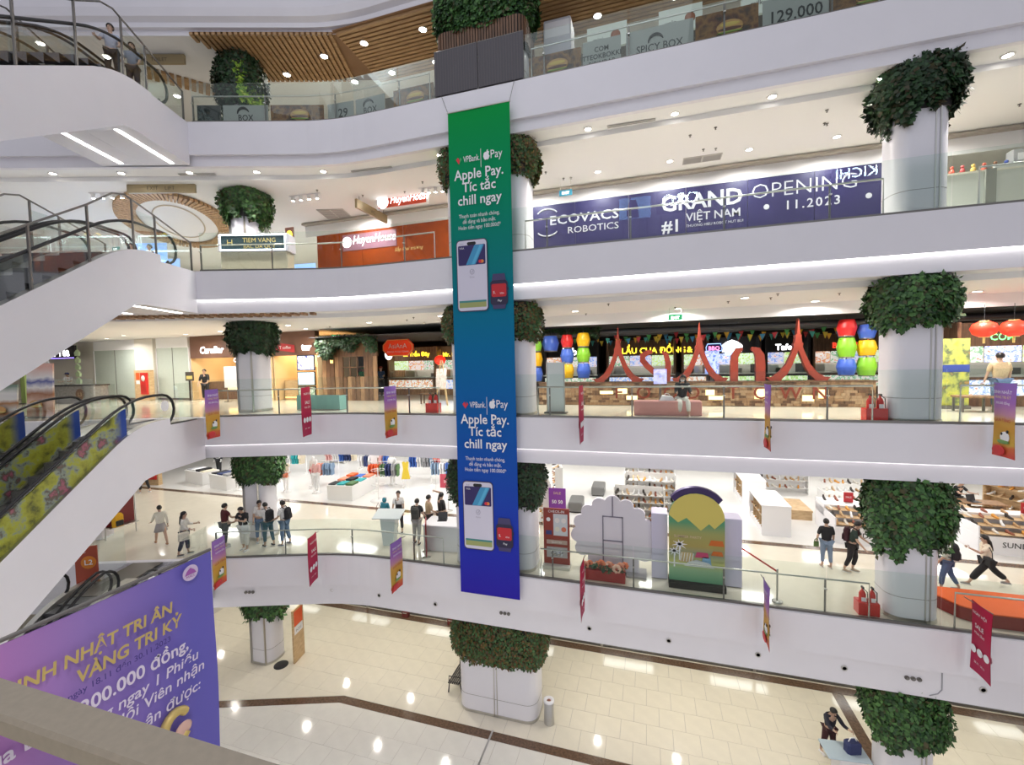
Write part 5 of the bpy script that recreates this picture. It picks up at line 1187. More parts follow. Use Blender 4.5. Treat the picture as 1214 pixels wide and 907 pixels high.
def extinguishers(x, y, z, label):
    t = thing('fire_extinguisher_stand', label, 'fire extinguisher', (x, y, z)); rm = mat('extinguisher_red', (.62, .025, .02), .3)
    mb = MB(); mb.bbox(-.24, -.16, 0, .24, .16, .34, .01, rm); mb.build('stand_box', None, t)
    for dx in (-.1, .12):
        mb = MB(); mb.lathe([(.075, .06), (.08, .1), (.08, .52), (.05, .6), (.025, .62), (.025, .68)], rm, 14, (dx, 0, 0)); c = mb.build('cylinder', None, t); mb = MB(); mb.box(dx-.02, -.06, .67, dx+.02, .05, .72, BLACK); mb.tube([(dx, -.03, .68), (dx+.09, -.05, .6), (dx+.1, -.03, .35)], .012, BLACK, 6); mb.build('valve_and_hose', None, c); mb = MB(); mb.box(dx-.05, -.083, .3, dx+.05, -.078, .45, PLWHITE); mb.build('sticker', None, c)
extinguishers(5.62, 13.78, L2, 'pair of red fire extinguishers left of the column on the shoe shop floor')
extinguishers(5.75, 13.85, L3, 'pair of red fire extinguishers left of the column on the food court floor')
# ------------------------------------------------------------------ third level: food court behind the red letters
def neon(name, c, e): return mat(name, c, .4, 0, e)
NY = neon('neon_yellow', (1, .72, .04), 3.0); NW = neon('neon_white', (1, .98, 1), 3.5); NP = neon('neon_pink', (1, .25, .5), 2.5); NG = neon('neon_green', (.2, 1, .3), 2.0); NB = neon('neon_blue', (.35, .55, 1), 2.5); NWARM = neon('warm_glow', (1, .62, .22), 2.2); NRED = neon('neon_red', (1, .07, .03), 1.6)
mb = MB(); mb.box(-8.5, 17.72, 13.58, X_R, 17.85, 14.0, CEIL); struct('beam', mb)
mb = MB(); mb.box(-16., 17.9, 13.56, X_R, BACK, 13.6, DARK); struct('ceiling_6', mb)
mb = MB(); mb.box(-40, 26.5, L3, X_R, 26.6, 14., mat('dark_brown_wall', (.05, .03, .022), .6)); struct('wall_food_court', mb)
# ducts under the black ceiling
for i, (x0, x1, y, z) in enumerate(((-7, 15, 19.4, 13.38), (-7, 15, 21.6, 13.42))):
    t = thing('ceiling_duct', ['dark air duct under the black food court ceiling, front one', 'dark air duct under the black food court ceiling, rear one'][i], 'duct', (x0, y, z)); mb = MB(); mb.tube([(0, 0, 0), (x1-x0, 0, 0)], .12, mat('duct_grey', (.10, .10, .11), .45, .5), 10); mb.build('duct_pipe', None, t)
    for k in range(7): mb = MB(); mb.tube([(1.5+k*3, 0, .1), (1.5+k*3, 0, .2)], .015, DSTEEL, 5); mb.build('hanger_rod', None, t)
# wooden counter wall with FOOD TOWN
t = thing('wooden_counter', 'long low wooden block counter carrying the tall red letters', 'counter', (-4.2, 17.35, L3))
mb = MB(); mb.box(0, .05, 0, 11.45, .6, .86, WOODM); mb.build('counter_body', None, t)
mb = MB(); mb.box(-.03, -.02, .86, 11.48, .65, .90, WOODD); mb.build('counter_top', None, t)
rw = random.Random(5); mb = MB(); wm = [WOODM, WOODD, woodmat('block_wood_pale', (.30, .19, .11), (.44, .30, .18), .5, 6, 6, 1)]
for r in range(9):
    x = -rw.uniform(0, .2)
    while x < 11.45:
        L = rw.uniform(.16, .34); a, b = max(0, x), min(11.45, x+L-.008)
        if b > a: mb.box(a, .05-rw.uniform(.005, .04), .02+r*.093, b, .055, .02+r*.093+.086, rw.choice(wm))
        x += L
o = mb.build('wood_blocks', None, t); o['kind'] = 'stuff'
lt = t; LR = mat('letter_rust', (.20, .025, .008), .5)
for ch, x in zip('FOODTOWN', (-1.04, -.12, .85, 1.62, 2.95, 3.85, 4.75, 5.62)):
    mb = MB(); mb.text(ch, .66, LR, 0, 0, 0, bold=.008, ext=.03, res=3); o = mb.build('letter', None, lt); o.location = (x+4.2, -.05, .28)
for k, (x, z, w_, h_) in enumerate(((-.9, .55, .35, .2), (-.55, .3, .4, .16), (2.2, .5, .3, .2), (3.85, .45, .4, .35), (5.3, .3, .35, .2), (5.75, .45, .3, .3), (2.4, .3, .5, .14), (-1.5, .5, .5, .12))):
    x += 4.2; mb = MB(); mb.box(x-w_/2, -.006, z-h_/2, x+w_/2, .02, z+h_/2, mat('painted_glow_patch', (1, .80, .42), .5, 0, 1.6)); mb.build('painted_glow_patch', None, lt)  # glowing plates stand in for warm backlight on the counter front
# tall red letters
RL = mat('letter_red', (.23, .028, .012), .5, noise=.1, nscale=4)
big = thing('red_letter_sign', 'giant rust red spire letters standing on the wooden counter', 'sign', (0, 17.55, L3+.9))
half = [(0, 2.16), (.025, 1.95), (.05, 1.62), (.10, 1.58), (.085, 1.5), (.11, 1.34), (.15, 1.28), (.13, 1.18), (.22, .92), (.36, .58), (.56, .30), (.78, .14), (.97, .12), (.90, .04), (.86, 0), (.52, 0), (.50, .06), (.34, .22), (.2, .5), (.09, .80), (.0, 1.06)]
def spire(x, s=1.):
    P = [(a*s, b*s) for a, b in half]+[(-a*s, b*s) for a, b in reversed(half[1:-1])]
    mb = MB(); 
    n = len(half)-1
    # two halves so that each polygon stays simple
    for sg in (1, -1):
        h = [(sg*a, b) for a, b in half]; 
        if sg > 0: h = list(reversed(h))
        mb.prism(h, -.12, .12, RL, axis='Y')
    o = mb.build('letter_a', None, big); o.location = (x, 0, 0); return o
for x in (-1.06, 1.86, 5.02): spire(x)
def ribbon(name, path, w, x):
    mb = MB(); P = [Vector((p[0], p[1])) for p in path]; L = []; R = []
    for i, p in enumerate(P):
        d = (P[min(i+1, len(P)-1)]-P[max(i-1, 0)]).normalized(); n = Vector((-d.y, d.x))*w[i]/2; L.append(p+n); R.append(p-n)
    for i in range(len(P)-1): mb.prism([R[i], R[i+1], L[i+1], L[i]], -.11, .11, RL, axis='Y')
    o = mb.build(name, None, big); o.location = (x, 0, 0); return o
ribbon('letter_s', [(.2, 1.15), (.02, 1.12), (-.16, 1.0), (-.17, .82), (0, .6), (.25, .36), (.45, .2), (.62, .08)], [.1, .2, .22, .22, .22, .2, .16, .08], .02)
ribbon('letter_i', [(0, .0), (.02, .35), (.03, .7), (-.04, 1.0), (-.16, 1.14)], [.2, .2, .2, .17, .08], .74)
ribbon('letter_n', [(-.42, 0), (-.42, .6), (-.40, .9), (-.28, 1.12), (-.16, 1.16)], [.24, .24, .23, .2, .1], 3.44)
ribbon('letter_n', [(.42, 0), (.42, .6), (.40, .9), (.30, 1.1), (.14, 1.17)], [.3, .3, .29, .24, .1], 3.44)
# stalls along the back of the food court
MENU = [spotmat('menu_%d' % i, c, 7, .4, 1.0) for i, c in enumerate(([(.9, .9, .95), (.1, .28, .14), (.85, .8, .75), (.4, .1, .05)], [(.9, .9, 1), (.15, .25, .6), (.8, .8, .9), (.6, .2, .08)], [(.1, .45, .1), (.85, .95, .75), (.3, .5, .08), (.9, .9, .9)], [(.9, .75, .5), (.5, .15, .05), (.9, .9, .85), (.25, .08, .04)]))]
def food_stall(x, y, w, label, word, wm_, msize=.4, zs=12.55, menu=0, bold=.01, head=WOODD, sy=0, dx=0.):
    t = thing('food_stall', label, 'food stall', (x, y, L3))
    mb = MB(); mb.box(-w/2, 0, 0, w/2, .7, .95, head); mb.build('counter', None, t); mb = MB(); mb.box(-w/2, -.03, .95, w/2, .7, 1.0, STEEL); mb.build('counter_top', None, t)
    mb = MB(); mb.box(-w/2+.1, -.02, .35, w/2-.1, 0, .85, MENU[(menu+1) % 4]); mb.build('front_poster', None, t)
    mb = MB(); mb.box(-w/2+.15, .1, 1.0, w/2-.15, .12, 1.32, CLEAR); mb.box(-w/2+.15, .1, 1.32, w/2-.15, .5, 1.34, CLEAR); mb.build('sneeze_guard', None, t)
    mb = MB(); mb.box(-w/2, .75, 1.9, w/2, .95, 2.75, head); hd = mb.build('header', None, t)
    n = max(2, int(w/.85))
    for k in range(n): mb = MB(); mb.box(-w/2+w*k/n+.03, .7, 1.42, -w/2+w*(k+1)/n-.03, .74, 1.95, MENU[(menu+k) % 4]); mb.build('menu_board', None, t)
    mb = MB(); mb.box(-w/2, 1.9, 0, w/2, 2., 2.8, mat('kitchen_wall', (.62, .60, .56), .5)); mb.build('kitchen_wall', None, t)
    mb = MB(); mb.box(-w/2+.1, 1.5, 0, w/2-.1, 1.9, .9, STEEL); mb.box(-w/2+.3, 1.55, .9, -w/2+.9, 1.85, 1.35, STEEL); mb.box(w/2-1.0, 1.55, .9, w/2-.5, 1.85, 1.2, DSTEEL); mb.build('kitchen_bench', None, t)
    for s in (-1, 1): mb = MB(); mb.box(s*w/2-.05, .1, 0, s*w/2+.05, 1.9, 2.75, head); mb.build('side_wall', None, t)
    mb = MB(); mb.text(word, msize, wm_, dx, .74, zs-L3-.15, bold=bold, res=2); mb.build('sign_lettering', None, t)
    area('stall_lamp', (x, y+1.2, L3+2.7), w*.8, 45, (1, .95, .85), .5)
    return t
food_stall(-3.9, 23.2, 2.9, 'food stall with white kebab lettering behind the stacked lanterns', 'kebe', NW, .55, 12.62, 3, .02, DARK)
food_stall(-.3, 23.2, 3.3, 'food stall with yellow crab hotpot lettering behind the first spire letters', 'LẨU CUA ĐỒNG', NY, .42, 12.62, 0, .014, dx=.62)
food_stall(2.3, 23.3, 1.15, 'narrow stall with a pink sign between the first two spires', '& C', NY, .42, 12.62, 2, .014)
food_stall(4.15, 23.3, 2.0, 'food stall with a glowing white crown sign behind the arched letter', 'LẨU', NW, .4, 12.6, 1, .02, DARK)
food_stall(6.3, 23.3, 1.75, 'food stall with white sign right of the crown sign, by the last spire', 'Tafe', NW, .4, 12.62, 1, .02, DARK)
food_stall(9.1, 23.4, 3.4, 'food stall with lit white menus behind the right lantern stacks', 'BÚN PHỞ', NRED, .36, 12.65, 3, .012)
t = thing('crown_sign', 'glowing white crown shaped sign above the arched letter', 'sign', (3.9, 23.2, 12.42)); mb = MB(); mb.prism([(-.42, 0), (.42, 0), (.36, .22), (.45, .3), (.32, .42), (.2, .5), (0, .58), (-.2, .5), (-.32, .42), (-.45, .3), (-.36, .22)], -.05, .05, NW, axis='Y'); mb.build('crown', None, t); mb = MB(); mb.box(-.3, -.06, -.14, .3, .06, -.02, NB); mb.build('light_bar', None, t); mb = MB(); mb.tube([(0, 0, .5), (0, 0, 1.16)], .012, BLACK, 5); mb.build('hanger_rod', None, t)
t = thing('pink_sign', 'small pink and blue sign between the first two spires', 'sign', (3.1, 23.1, 12.45)); mb = MB(); mb.bbox(-.36, -.04, 0, .36, .04, .42, .02, mat('sign_night', (.05, .03, .12), .4)); mb.build('board', None, t); mb = MB(); mb.text('BBQ', .26, NP, 0, -.045, .08, bold=.02); mb.tube([(-.32, -.05, .04), (.32, -.05, .04), (.36, -.05, .2), (.28, -.05, .38), (-.28, -.05, .38), (-.36, -.05, .2)], .014, NB, 5, closed=True); mb.build('lettering', None, t); mb = MB(); mb.tube([(0, 0, .42), (0, 0, 1.13)], .012, BLACK, 5); mb.build('hanger_rod', None, t)
t = thing('menu_column', 'tall blue lit menu screen left of the arched letter', 'screen', (2.95, 22.6, L3)); mb = MB(); mb.box(-.3, -.03, 1.0, .3, .03, 2.1, spotmat('menu_blue', [(.1, .15, .6), (.5, .6, 1), (.15, .2, .5), (.8, .8, .9)], 4, .4, 1.6)); mb.build('screen', None, t); mb = MB(); mb.box(-.06, -.05, 0, .06, .05, 1.0, DSTEEL); mb.box(-.3, -.2, 0, .3, .2, .03, DSTEEL); mb.build('stand', None, t)
# bunting: flags along three strings
FLC = [(.62, .35, .03), (.08, .35, .10), (.60, .05, .06), (.04, .22, .38), (.60, .45, .05), (.05, .30, .26)]
for s_, (x0, x1, y, z) in enumerate(((-2.2, 7.8, 19.2, 13.22), (-3.5, 9, 21.2, 13.25), (-1.5, 9.5, 20.2, 13.3))):
    t = thing('bunting', ['string of coloured bunting flags nearest the spire letters', 'string of coloured bunting flags furthest back in the food court', 'middle string of coloured bunting flags in the food court'][s_], 'bunting', (x0, y, z)); n = int((x1-x0)/.42)
    P = [((x1-x0)*i/40, 0, -.18*abs(sin(i*pi/10))) for i in range(41)]; mb = MB(); mb.tube(P, .008, BLACK, 5); [mb.tube([(q_, 0, 0), (q_, 0, 13.555-z)], .006, BLACK, 4) for q_ in (0, (x1-x0)/2, x1-x0)]; mb.build('string', None, t)
    for k in range(n):
        u = .2+k*.42; zz = -.18*abs(sin(u/(x1-x0)*4*pi)); mb = MB(); mb.add([(-.1, 0, 0), (.1, 0, 0), (0, .01, -.26), (-.1, .008, 0), (.1, .008, 0)], [(0, 2, 1), (3, 4, 2), (0, 1, 4, 3)], mat('flag_%d' % ((k*5+s_) % 6), FLC[(k*5+s_) % 6], .7)); o = mb.build('flag', None, t); o.location = (u, 0, zz); o.rotation_euler = (0, 0, .3*((k % 3)-1))
# stacked barrel lanterns
def lantern(x, y, zb, h, r, c, label, kind):
    m = mat('lantern_'+kind, c, .4, 0, .12)
    t = thing('barrel_lantern', label, 'lantern', (x, y, zb)); mb = MB(); mb.lathe([(r*.72, 0), (r*.80, .03), (r, h*.45), (r*1.02, h*.55), (r*.84, h*.9), (r*.74, h)], m, 12); mb.build('shade', None, t)
    mb = MB(); mb.lathe([(r*.78, -.005), (r*.80, .03), (r*.78, .035)], DSTEEL, 12); mb.lathe([(r*1.03, h*.48), (r*1.04, h*.52), (r*1.03, h*.56)], m, 12); mb.tube([(0, 0, h), (0, 0, h+.04)], .02, BLACK, 5); mb.build('ribs', None, t); return t
CC = {'red': (.60, .02, .02), 'green': (.22, .52, .03), 'blue': (.05, .12, .50), 'yellow': (.80, .45, .01)}
def stack(x, y, z0, items, where, r=.26):
    z = z0
    for k, (c, h) in enumerate(items):
        t = lantern(x, y, z, h, r*(1.05 if h > .55 else .95), CC[c], '%s barrel lantern in the stack %s' % (c, where), c); z += h+.042
        if k == len(items)-1: mb = MB(); mb.tube([(0, 0, h+.03), (0, 0, 13.57-z+h+.042)], .012, BLACK, 5); mb.build('cord', None, t)
stack(-4.5, 18.3, 11.3, [('blue', .6), ('yellow', .6), ('green', .5)], 'right beside the middle column', .24)
stack(-3.95, 18.6, 12.58, [('blue', .66)], 'alone above the white standee', .34)
stack(-3.2, 18.4, 11.42, [('yellow', .60), ('blue', .6), ('red', .55)], 'with a red top left of the first spire', .27)
stack(-2.52, 18.4, 11.42, [('blue', .62), ('green', .60), ('yellow', .58)], 'with a yellow top left of the first spire', .27)
stack(6.78, 18.4, 11.42, [('blue', .60), ('green', .70), ('red', .60)], 'with a red top left of the right column', .28)
stack(7.38, 18.4, 11.40, [('green', .66), ('yellow', .56), ('blue', .5)], 'with a blue top left of the right column', .28)
# red lanterns and the stall on the far right
for x, y, s, l in ((9.92, 17.2, .33, 'large glowing red lantern right of the column, left of the pair'), (10.66, 17.25, .33, 'large glowing red lantern at the right edge of the pair'), (-10.2, 20.6, .30, 'small round red lantern beside the hanging banner')):
    t = thing('red_lantern', l, 'lantern', (x, y, 12.62 if s > .31 else 12.1)); m = mat('lantern_glow', (.85, .035, .015), .4, 0, .9)
    mb = MB(); mb.lathe([(s*.35, 0), (s*.8, .09), (s*1.0, .25), (s*.8, .40), (s*.35, .48)], m, 18); mb.build('shade', None, t); mb = MB(); mb.lathe([(s*.36, -.02), (s*.36, .01)], GOLD, 14); mb.lathe([(s*.36, .47), (s*.36, .5)], GOLD, 14); mb.tube([(0, 0, -.02), (0, 0, -.2)], .03, GOLD, 6); mb.tube([(0, 0, .5), (0, 0, 1.0 if s > .31 else 1.46)], .008, BLACK, 5); mb.build('tassel', None, t); mb = MB(); mb.ball((0, 0, .22), (.06, .06, .09), NWARM, 8, 6); mb.build('bulb', None, t)
t = thing('beach_poster', 'yellow and green beach poster panel right of the column', 'poster panel', (9.2, 17.25, L3)); mb = MB(); mb.box(-.42, 0, .1, .42, .05, 2.2, spotmat('poster_lime', [(.30, .36, .05), (.62, .60, .10), (.45, .48, .12), (.10, .14, .08), (.55, .30, .08)], 3.2)); mb.box(-.42, -.004, 1.15, .42, 0, 1.38, mat('poster_blue', (.04, .07, .30), .5)); mb.build('poster', None, t); mb = MB(); mb.box(-.4, -.15, 0, .4, .2, .1, DSTEEL); mb.build('base', None, t)
t = thing('wooden_side_table', 'small wooden table in front of the beach poster panel', 'table', (9.25, 16.4, L3)); mb = MB(); mb.bbox(-.42, -.25, .42, .42, .25, .48, .01, WOODM); mb.build('tabletop', None, t)
for a in (-.36, .36):
    for b in (-.2, .2): mb = MB(); mb.box(a-.025, b-.025, 0, a+.025, b+.025, .42, DSTEEL); mb.build('leg', None, t)
food_stall(11.3, 18.0, 3.0, 'stall with a bright serving window below the red lanterns', 'CƠM', NG, .3, 12.7, 0, .012, WOODD)
# dark hanging greenery in front of the black ceiling
def hang_plants(x0, x1, y, z0, z1, n, seed, label, m=LEAFD):
    t = thing('hanging_plants', label, 'plants', ((x0+x1)/2, y, z1)); w_ = x1-x0
    mb = MB(); mb.box(-w_/2, -.15, -.12, w_/2, .15, 0, DARK); mb.build('trough', None, t)
    def fn(rng, k):
        x = rng.uniform(-w_/2, w_/2, k); u = rng.uniform(0, 1, k)**1.3; dep = (z1-z0)*(.55+.45*np.sin(x*3.1+seed)*np.sin(x*1.7)); N = np.stack([rng.normal(0, .3, k), -np.ones(k), rng.uniform(-.1, .6, k)], 1)
        return np.stack([x, rng.uniform(-.25, .25, k), -u*dep], 1), N/np.linalg.norm(N, axis=1, keepdims=True)
    o = bpy.data.objects.new('foliage', leaves(int(n*1.9), fn, .13, seed, m=m)); COL.objects.link(o); o.parent = t; o['kind'] = 'stuff'
hang_plants(-15.8, -12.5, 18.3, 12.45, 13.56, 2200, 21, 'dark hanging plants above the dark wooden panels')
hang_plants(8.3, 9.6, 17.9, 12.5, 13.58, 900, 22, 'dark hanging plants right of the column by the red lanterns')
hang_plants(-4.4, -1.9, 18.9, 13.1, 13.58, 500, 23, 'thin dark plants above the barrel lantern stacks')
# standee, bench, kiosk
t = thing('white_standee', 'plain white standee behind the railing right of the banner', 'standee', (-2.95, 14.6, L3)); mb = MB(); mb.box(-.28, -.02, .06, .28, .02, 1.72, mat('standee_white', (.70, .76, .74), .4)); mb.build('board', None, t); mb = MB(); mb.tube([(-.3, 0, 0), (-.3, 0, 1.75)], .018, STEEL, 6); mb.tube([(.3, 0, 0), (.3, 0, 1.75)], .018, STEEL, 6); mb.box(-.38, -.15, 0, .38, .15, .05, DSTEEL); mb.build('frame', None, t)
mb = MB(); mb.bbox(-.4, 14.35, 0, 1.6, 14.95, .44, .02, mat('pink_bench', (.62, .30, .28), .6)); o = mb.build('bench', None, None, (0, 0, L3)); tag(o, 'low pink bench where the masked woman sits', 'bench')
t = thing('carrier_bag', 'crumpled white bag lying on the pink bench', 'bag', (.62, 14.75, L3+.44)); mb = MB(); mb.add([(-.25, -.14, 0), (.25, -.14, 0), (.22, .14, 0), (-.22, .12, 0), (-.17, -.08, .15), (.12, -.1, .10), (.15, .08, .13), (-.15, .06, .17)], [(0, 3, 2, 1), (4, 5, 6, 7), (0, 1, 5, 4), (1, 2, 6, 5), (2, 3, 7, 6), (3, 0, 4, 7)], PLWHITE); mb.build('bag_body', None, t); mb = MB(); mb.tube([(-.1, 0, .15), (-.05, -.02, .22), (.05, 0, .2), (.1, 0, .12)], .01, PLWHITE, 5); mb.build('handle', None, t)
t = thing('kiosk_screen', 'small lit blue screen standing behind the pink bench', 'screen', (.45, 16.3, L3)); mb = MB(); mb.box(-.22, -.02, .88, .22, .02, 1.4, spotmat('screen_lilac', [(.25, .28, .8), (.55, .55, .9), (.15, .18, .6)], 3, .4, .8)); mb.text('T3', .26, INK, 0, -.021, 1.02, bold=.01); mb.build('screen', None, t); mb = MB(); mb.box(-.04, -.02, 0, .04, .04, .88, DSTEEL); mb.box(-.2, -.15, 0, .2, .15, .03, DSTEEL); mb.build('stand', None, t)
# ------------------------------------------------------------------ third level, left of the banner
food_stall(-13.0, 22.4, 3.0, 'lit food counter with yellow lettering below the red oval sign', 'Lê Trần Đây', NY, .34, 12.78, 2, .012, WOODM)
food_stall(-10.4, 22.4, 2.0, 'lit food counter with yellow lettering beside the small red lantern', 'Mr. Phở Zim', NY, .34, 12.72, 0, .012, WOODM)
t = thing('oval_sign', 'red octagonal sign with white spire lettering hung above the food counters', 'sign', (-12.7, 20.7, 13.05)); sm = mat('sign_red', (.70, .045, .012), .4, 0, .35)
P8 = [(-.92, -.12), (-.62, -.44), (.62, -.44), (.92, -.12), (.92, .16), (.62, .46), (-.62, .46), (-.92, .16)]
mb = MB(); mb.prism(P8, -.05, .05, sm, axis='Y'); mb.build('board', None, t); mb = MB(); mb.tube([(a*.96, -.055, b*.94) for a, b in P8], .02, GOLD, 6, closed=True); mb.build('rim', None, t); mb = MB(); mb.text('AsiAnA', .36, INK, 0, -.052, -.02, bold=-.002); mb.text('ASIANA FOOD TOWN', .13, INK, 0, -.052, -.25); mb.build('lettering', None, t); mb = MB(); mb.tube([(-.5, 0, .44), (-.5, 0, .52)], .01, BLACK, 5); mb.tube([(.5, 0, .44), (.5, 0, .52)], .01, BLACK, 5); mb.build('hanger_rod', None, t)
t = thing('logo_disc', 'glowing white round logo left of the yellow counter lettering', 'sign', (-14.3, 22.3, 12.75)); mb = MB(); mb.lathe([(0, 0), (.24, .0), (.24, .05), (0, .05)], NW, 20, sy=1.25); o = mb.build('disc', None, t); o.rotation_euler = (pi/2, 0, 0); mb = MB(); mb.tube([(0, -.02, .28), (0, -.02, .83)], .012, BLACK, 5); mb.build('hanger_rod', None, t)
t = thing('dark_wood_partition', 'dark wooden board partition with small windows under the hanging plants', 'partition', (-15.95, 18.7, L3)); rr = random.Random(9)
for k in range(13): mb = MB(); mb.box(.02+k*.25, rr.uniform(-.02, .02), .0, .02+k*.25+.235, .06, 2.25 if not 4 < k < 10 else 1.2, WOODD if k % 3 else WOODM); mb.build('plank', None, t)
mb = MB(); mb.box(0, -.03, 2.2, 3.3, .08, 3.2, WOODD); mb.build('header', None, t); mb = MB()
for k in range(4): mb.box(1.27+k*.42-.02, 0, 1.2, 1.27+k*.42+.02, .05, 2.2, WOODD)
mb.box(1.25, 0, 1.66, 2.55, .05, 1.7, WOODD); mb.build('window_bars', None, t); mb = MB(); mb.box(1.27, .03, 1.2, 2.5, .04, 2.2, CLEAR); mb.build('window_pane', None, t)
mb = MB(); mb.box(.6, -.1, 1.9, .72, -.04, 2.1, NWARM); mb.build('wall_lamp', None, t)
t = thing('glass_barrier', 'low teal glass barrier on the walkway before the wooden partition', 'barrier', (-12.7, 14.6, L3), LANG*.3); mb = MB(); mb.box(-.95, -.02, .03, .95, .02, .6, mat('teal_glass', (.22, .42, .40), .15)); mb.build('glass_front', None, t); mb = MB(); mb.box(-.95, .02, .0, .95, .5, .03, STEEL); mb.box(-.97, -.03, 0, -.94, .5, .58, mat('teal_glass', (.22, .42, .40))); mb.box(.94, -.03, 0, .97, .5, .58, mat('teal_glass', (.22, .42, .40))); mb.build('base', None, t)
t = thing('wooden_easel', 'wooden easel with a poster right beside the hanging banner', 'easel', (-8.2, 16.6, L3)); mb = MB()
for a, b in (((-.28, 0, 0), (-.03, .1, 1.9)), ((.28, 0, 0), (.03, .1, 1.9)), ((0, .5, 0), (0, .12, 1.8)), ((-.2, -.02, .7), (.2, -.02, .7))): mb.tube([a, b], .025, WOODL, 6)
mb.build('frame', None, t); mb = MB(); mb.add([(-.24, -.02, .72), (.24, -.02, .72), (.24, .07, 1.55), (-.24, .07, 1.55)], [(0, 1, 2, 3)], spotmat('poster_peach', [(.75, .5, .42), (.8, .75, .7), (.5, .3, .2)], 5)); mb.build('poster', None, t)
t = thing('wooden_stool', 'small dark wooden stool beside the easel', 'stool', (-9.3, 17.4, L3)); mb = MB(); mb.bbox(-.28, -.2, .42, .28, .2, .47, .01, WOODD); mb.build('seat', None, t)
for a in (-.22, .22):
    for b in (-.14, .14): mb = MB(); mb.box(a-.022, b-.022, 0, a+.022, b+.022, .42, WOODD); mb.build('leg', None, t)
extinguishers(-7.4, 14.3, L3, 'red fire extinguishers at the foot of the hanging banner')
# bakery and cafe
SHW = 18.5
def shop(name, x0, x1, label, head, z_head, inner, glow):
    t = thing(name, label, 'shop front', (x0, SHW, L3)); w_ = x1-x0
    mb = MB(); mb.box(0, -.05, z_head-L3, w_, .25, 13.98-L3, head); mb.build('header', None, t)
    mb = MB(); mb.box(0, 3.2, 0, w_, 3.3, 3.3, inner); mb.box(-.05, 0, 0, 0, 3.3, 3.3, inner); mb.box(w_, 0, 0, w_+.05, 3.3, 3.3, inner); mb.build('inner_wall', None, t)
    area('shop_lamp', ((x0+x1)/2, SHW+1.5, L3+2.95), w_*.8, glow, (1, .78, .48), 1.5); return t
cream = mat('warm_wall', (.70, .52, .30), .6); headb = mat('brown_header', (.13, .06, .035), .5)
t = shop('bakery', -24.7, -19.0, 'warm lit bakery with a brown header and white glowing name', headb, 12.75, cream, 130)
mb = MB(); mb.text('CaraBar', .52, NW, 1.6, -.056, 2.62, bold=.02, shear=.15); mb.text('b', .5, NW, 4.4, -.056, 2.62, bold=.03); mb.text('Coffee Tea', .3, NW, 3.2, .5, 2.1, bold=.02); mb.build('name_lettering', None, t)
mb = MB(); mb.bbox(.4, .6, 0, 3.6, 1.3, 1.0, .02, WOODD); mb.build('counter', None, t); mb = MB(); mb.box(1.9, .55, .55, 2.9, .6, .8, NWARM); mb.box(4.8, 2.0, 1.2, 5.5, 2.05, 2.2, NWARM); mb.box(4.6, .5, .1, 5.3, .55, .6, NWARM); mb.build('glow_panel', None, t)
mb = MB(); mb.box(.1, -.3, 0, .16, -.24, 1.6, BLACK); mb.box(-.1, -.32, 1.1, .5, -.28, 1.6, mat('menu_dark', (.06, .05, .04), .4)); mb.box(-.02, -.325, 1.2, .42, -.32, 1.38, mat('menu_yellow', (.6, .5, .15), .5)); mb.build('menu_stand', None, t)
t = thing('white_partition_board', 'plain white board standing at the right side of the bakery', 'board', (-20.3, 17.5, L3), .05); mb = MB(); mb.box(-.75, -.03, .75, .75, .03, 1.85, PLWHITE); mb.build('board', None, t)
for s in (-.6, .6): mb = MB(); mb.box(s-.03, -.2, 0, s+.03, .2, .03, DSTEEL); mb.box(s-.02, -.02, .03, s+.02, .02, .75, DSTEEL); mb.build('stand', None, t)
t = shop('cafe', -18.8, -16.1, 'warm cafe with pendant lamps, brown header and red banner sign', headb, 12.75, cream, 110)
mb = MB(); mb.text('ter', .5, NW, 2.15, -.056, 2.6, bold=.03); mb.build('name_lettering', None, t); mb = MB(); mb.add([(.2, -.1, 2.65), (1.45, -.1, 2.5), (1.45, -.1, 2.88), (.2, -.1, 3.05)], [(0, 1, 2, 3)], mat('banner_red', (.42, .015, .02), .5)); mb.text('T coffee', .22, INK, .85, -.104, 2.7); mb.build('red_banner', None, t)
mb = MB(); mb.bbox(.1, .5, 0, 1.5, 1.1, 1.05, .02, WOODL); mb.box(.15, .48, .1, 1.45, .5, .16, NWARM); mb.build('counter', None, t)
for x in (.5, 1.35): mb = MB(); mb.lathe([(.16, 1.75), (.17, 2.35), (.02, 2.42), (.02, 3.1)], NWARM, 14, (x, 1.3, 0)); mb.build('pendant_lamp', None, t)
for z0, z1, m, l in ((1.55, 2.35, spotmat('screen_blue', [(.03, .05, .25), (.3, .35, .7), (.7, .7, .85), (.05, .06, .2)], 4, .3, 1.3), 'video_screen'), (.78, 1.5, spotmat('screen_cyan', [(.7, .85, .9), (.5, .75, .85), (.8, .9, .92)], 4, .3, 1.1), 'menu_screen'), (.05, .75, spotmat('leaf_print', [(.05, .15, .05), (.7, .75, .7), (.1, .25, .08), (.8, .8, .75), (.5, .35, .1)], 6), 'lower_poster')):
    mb = MB(); mb.box(1.55, -.1, z0, 2.65, -.04, z1, BLACK); mb.box(1.6, -.105, z0+.05, 2.6, -.1, z1-.05, m); mb.build(l, None, t)
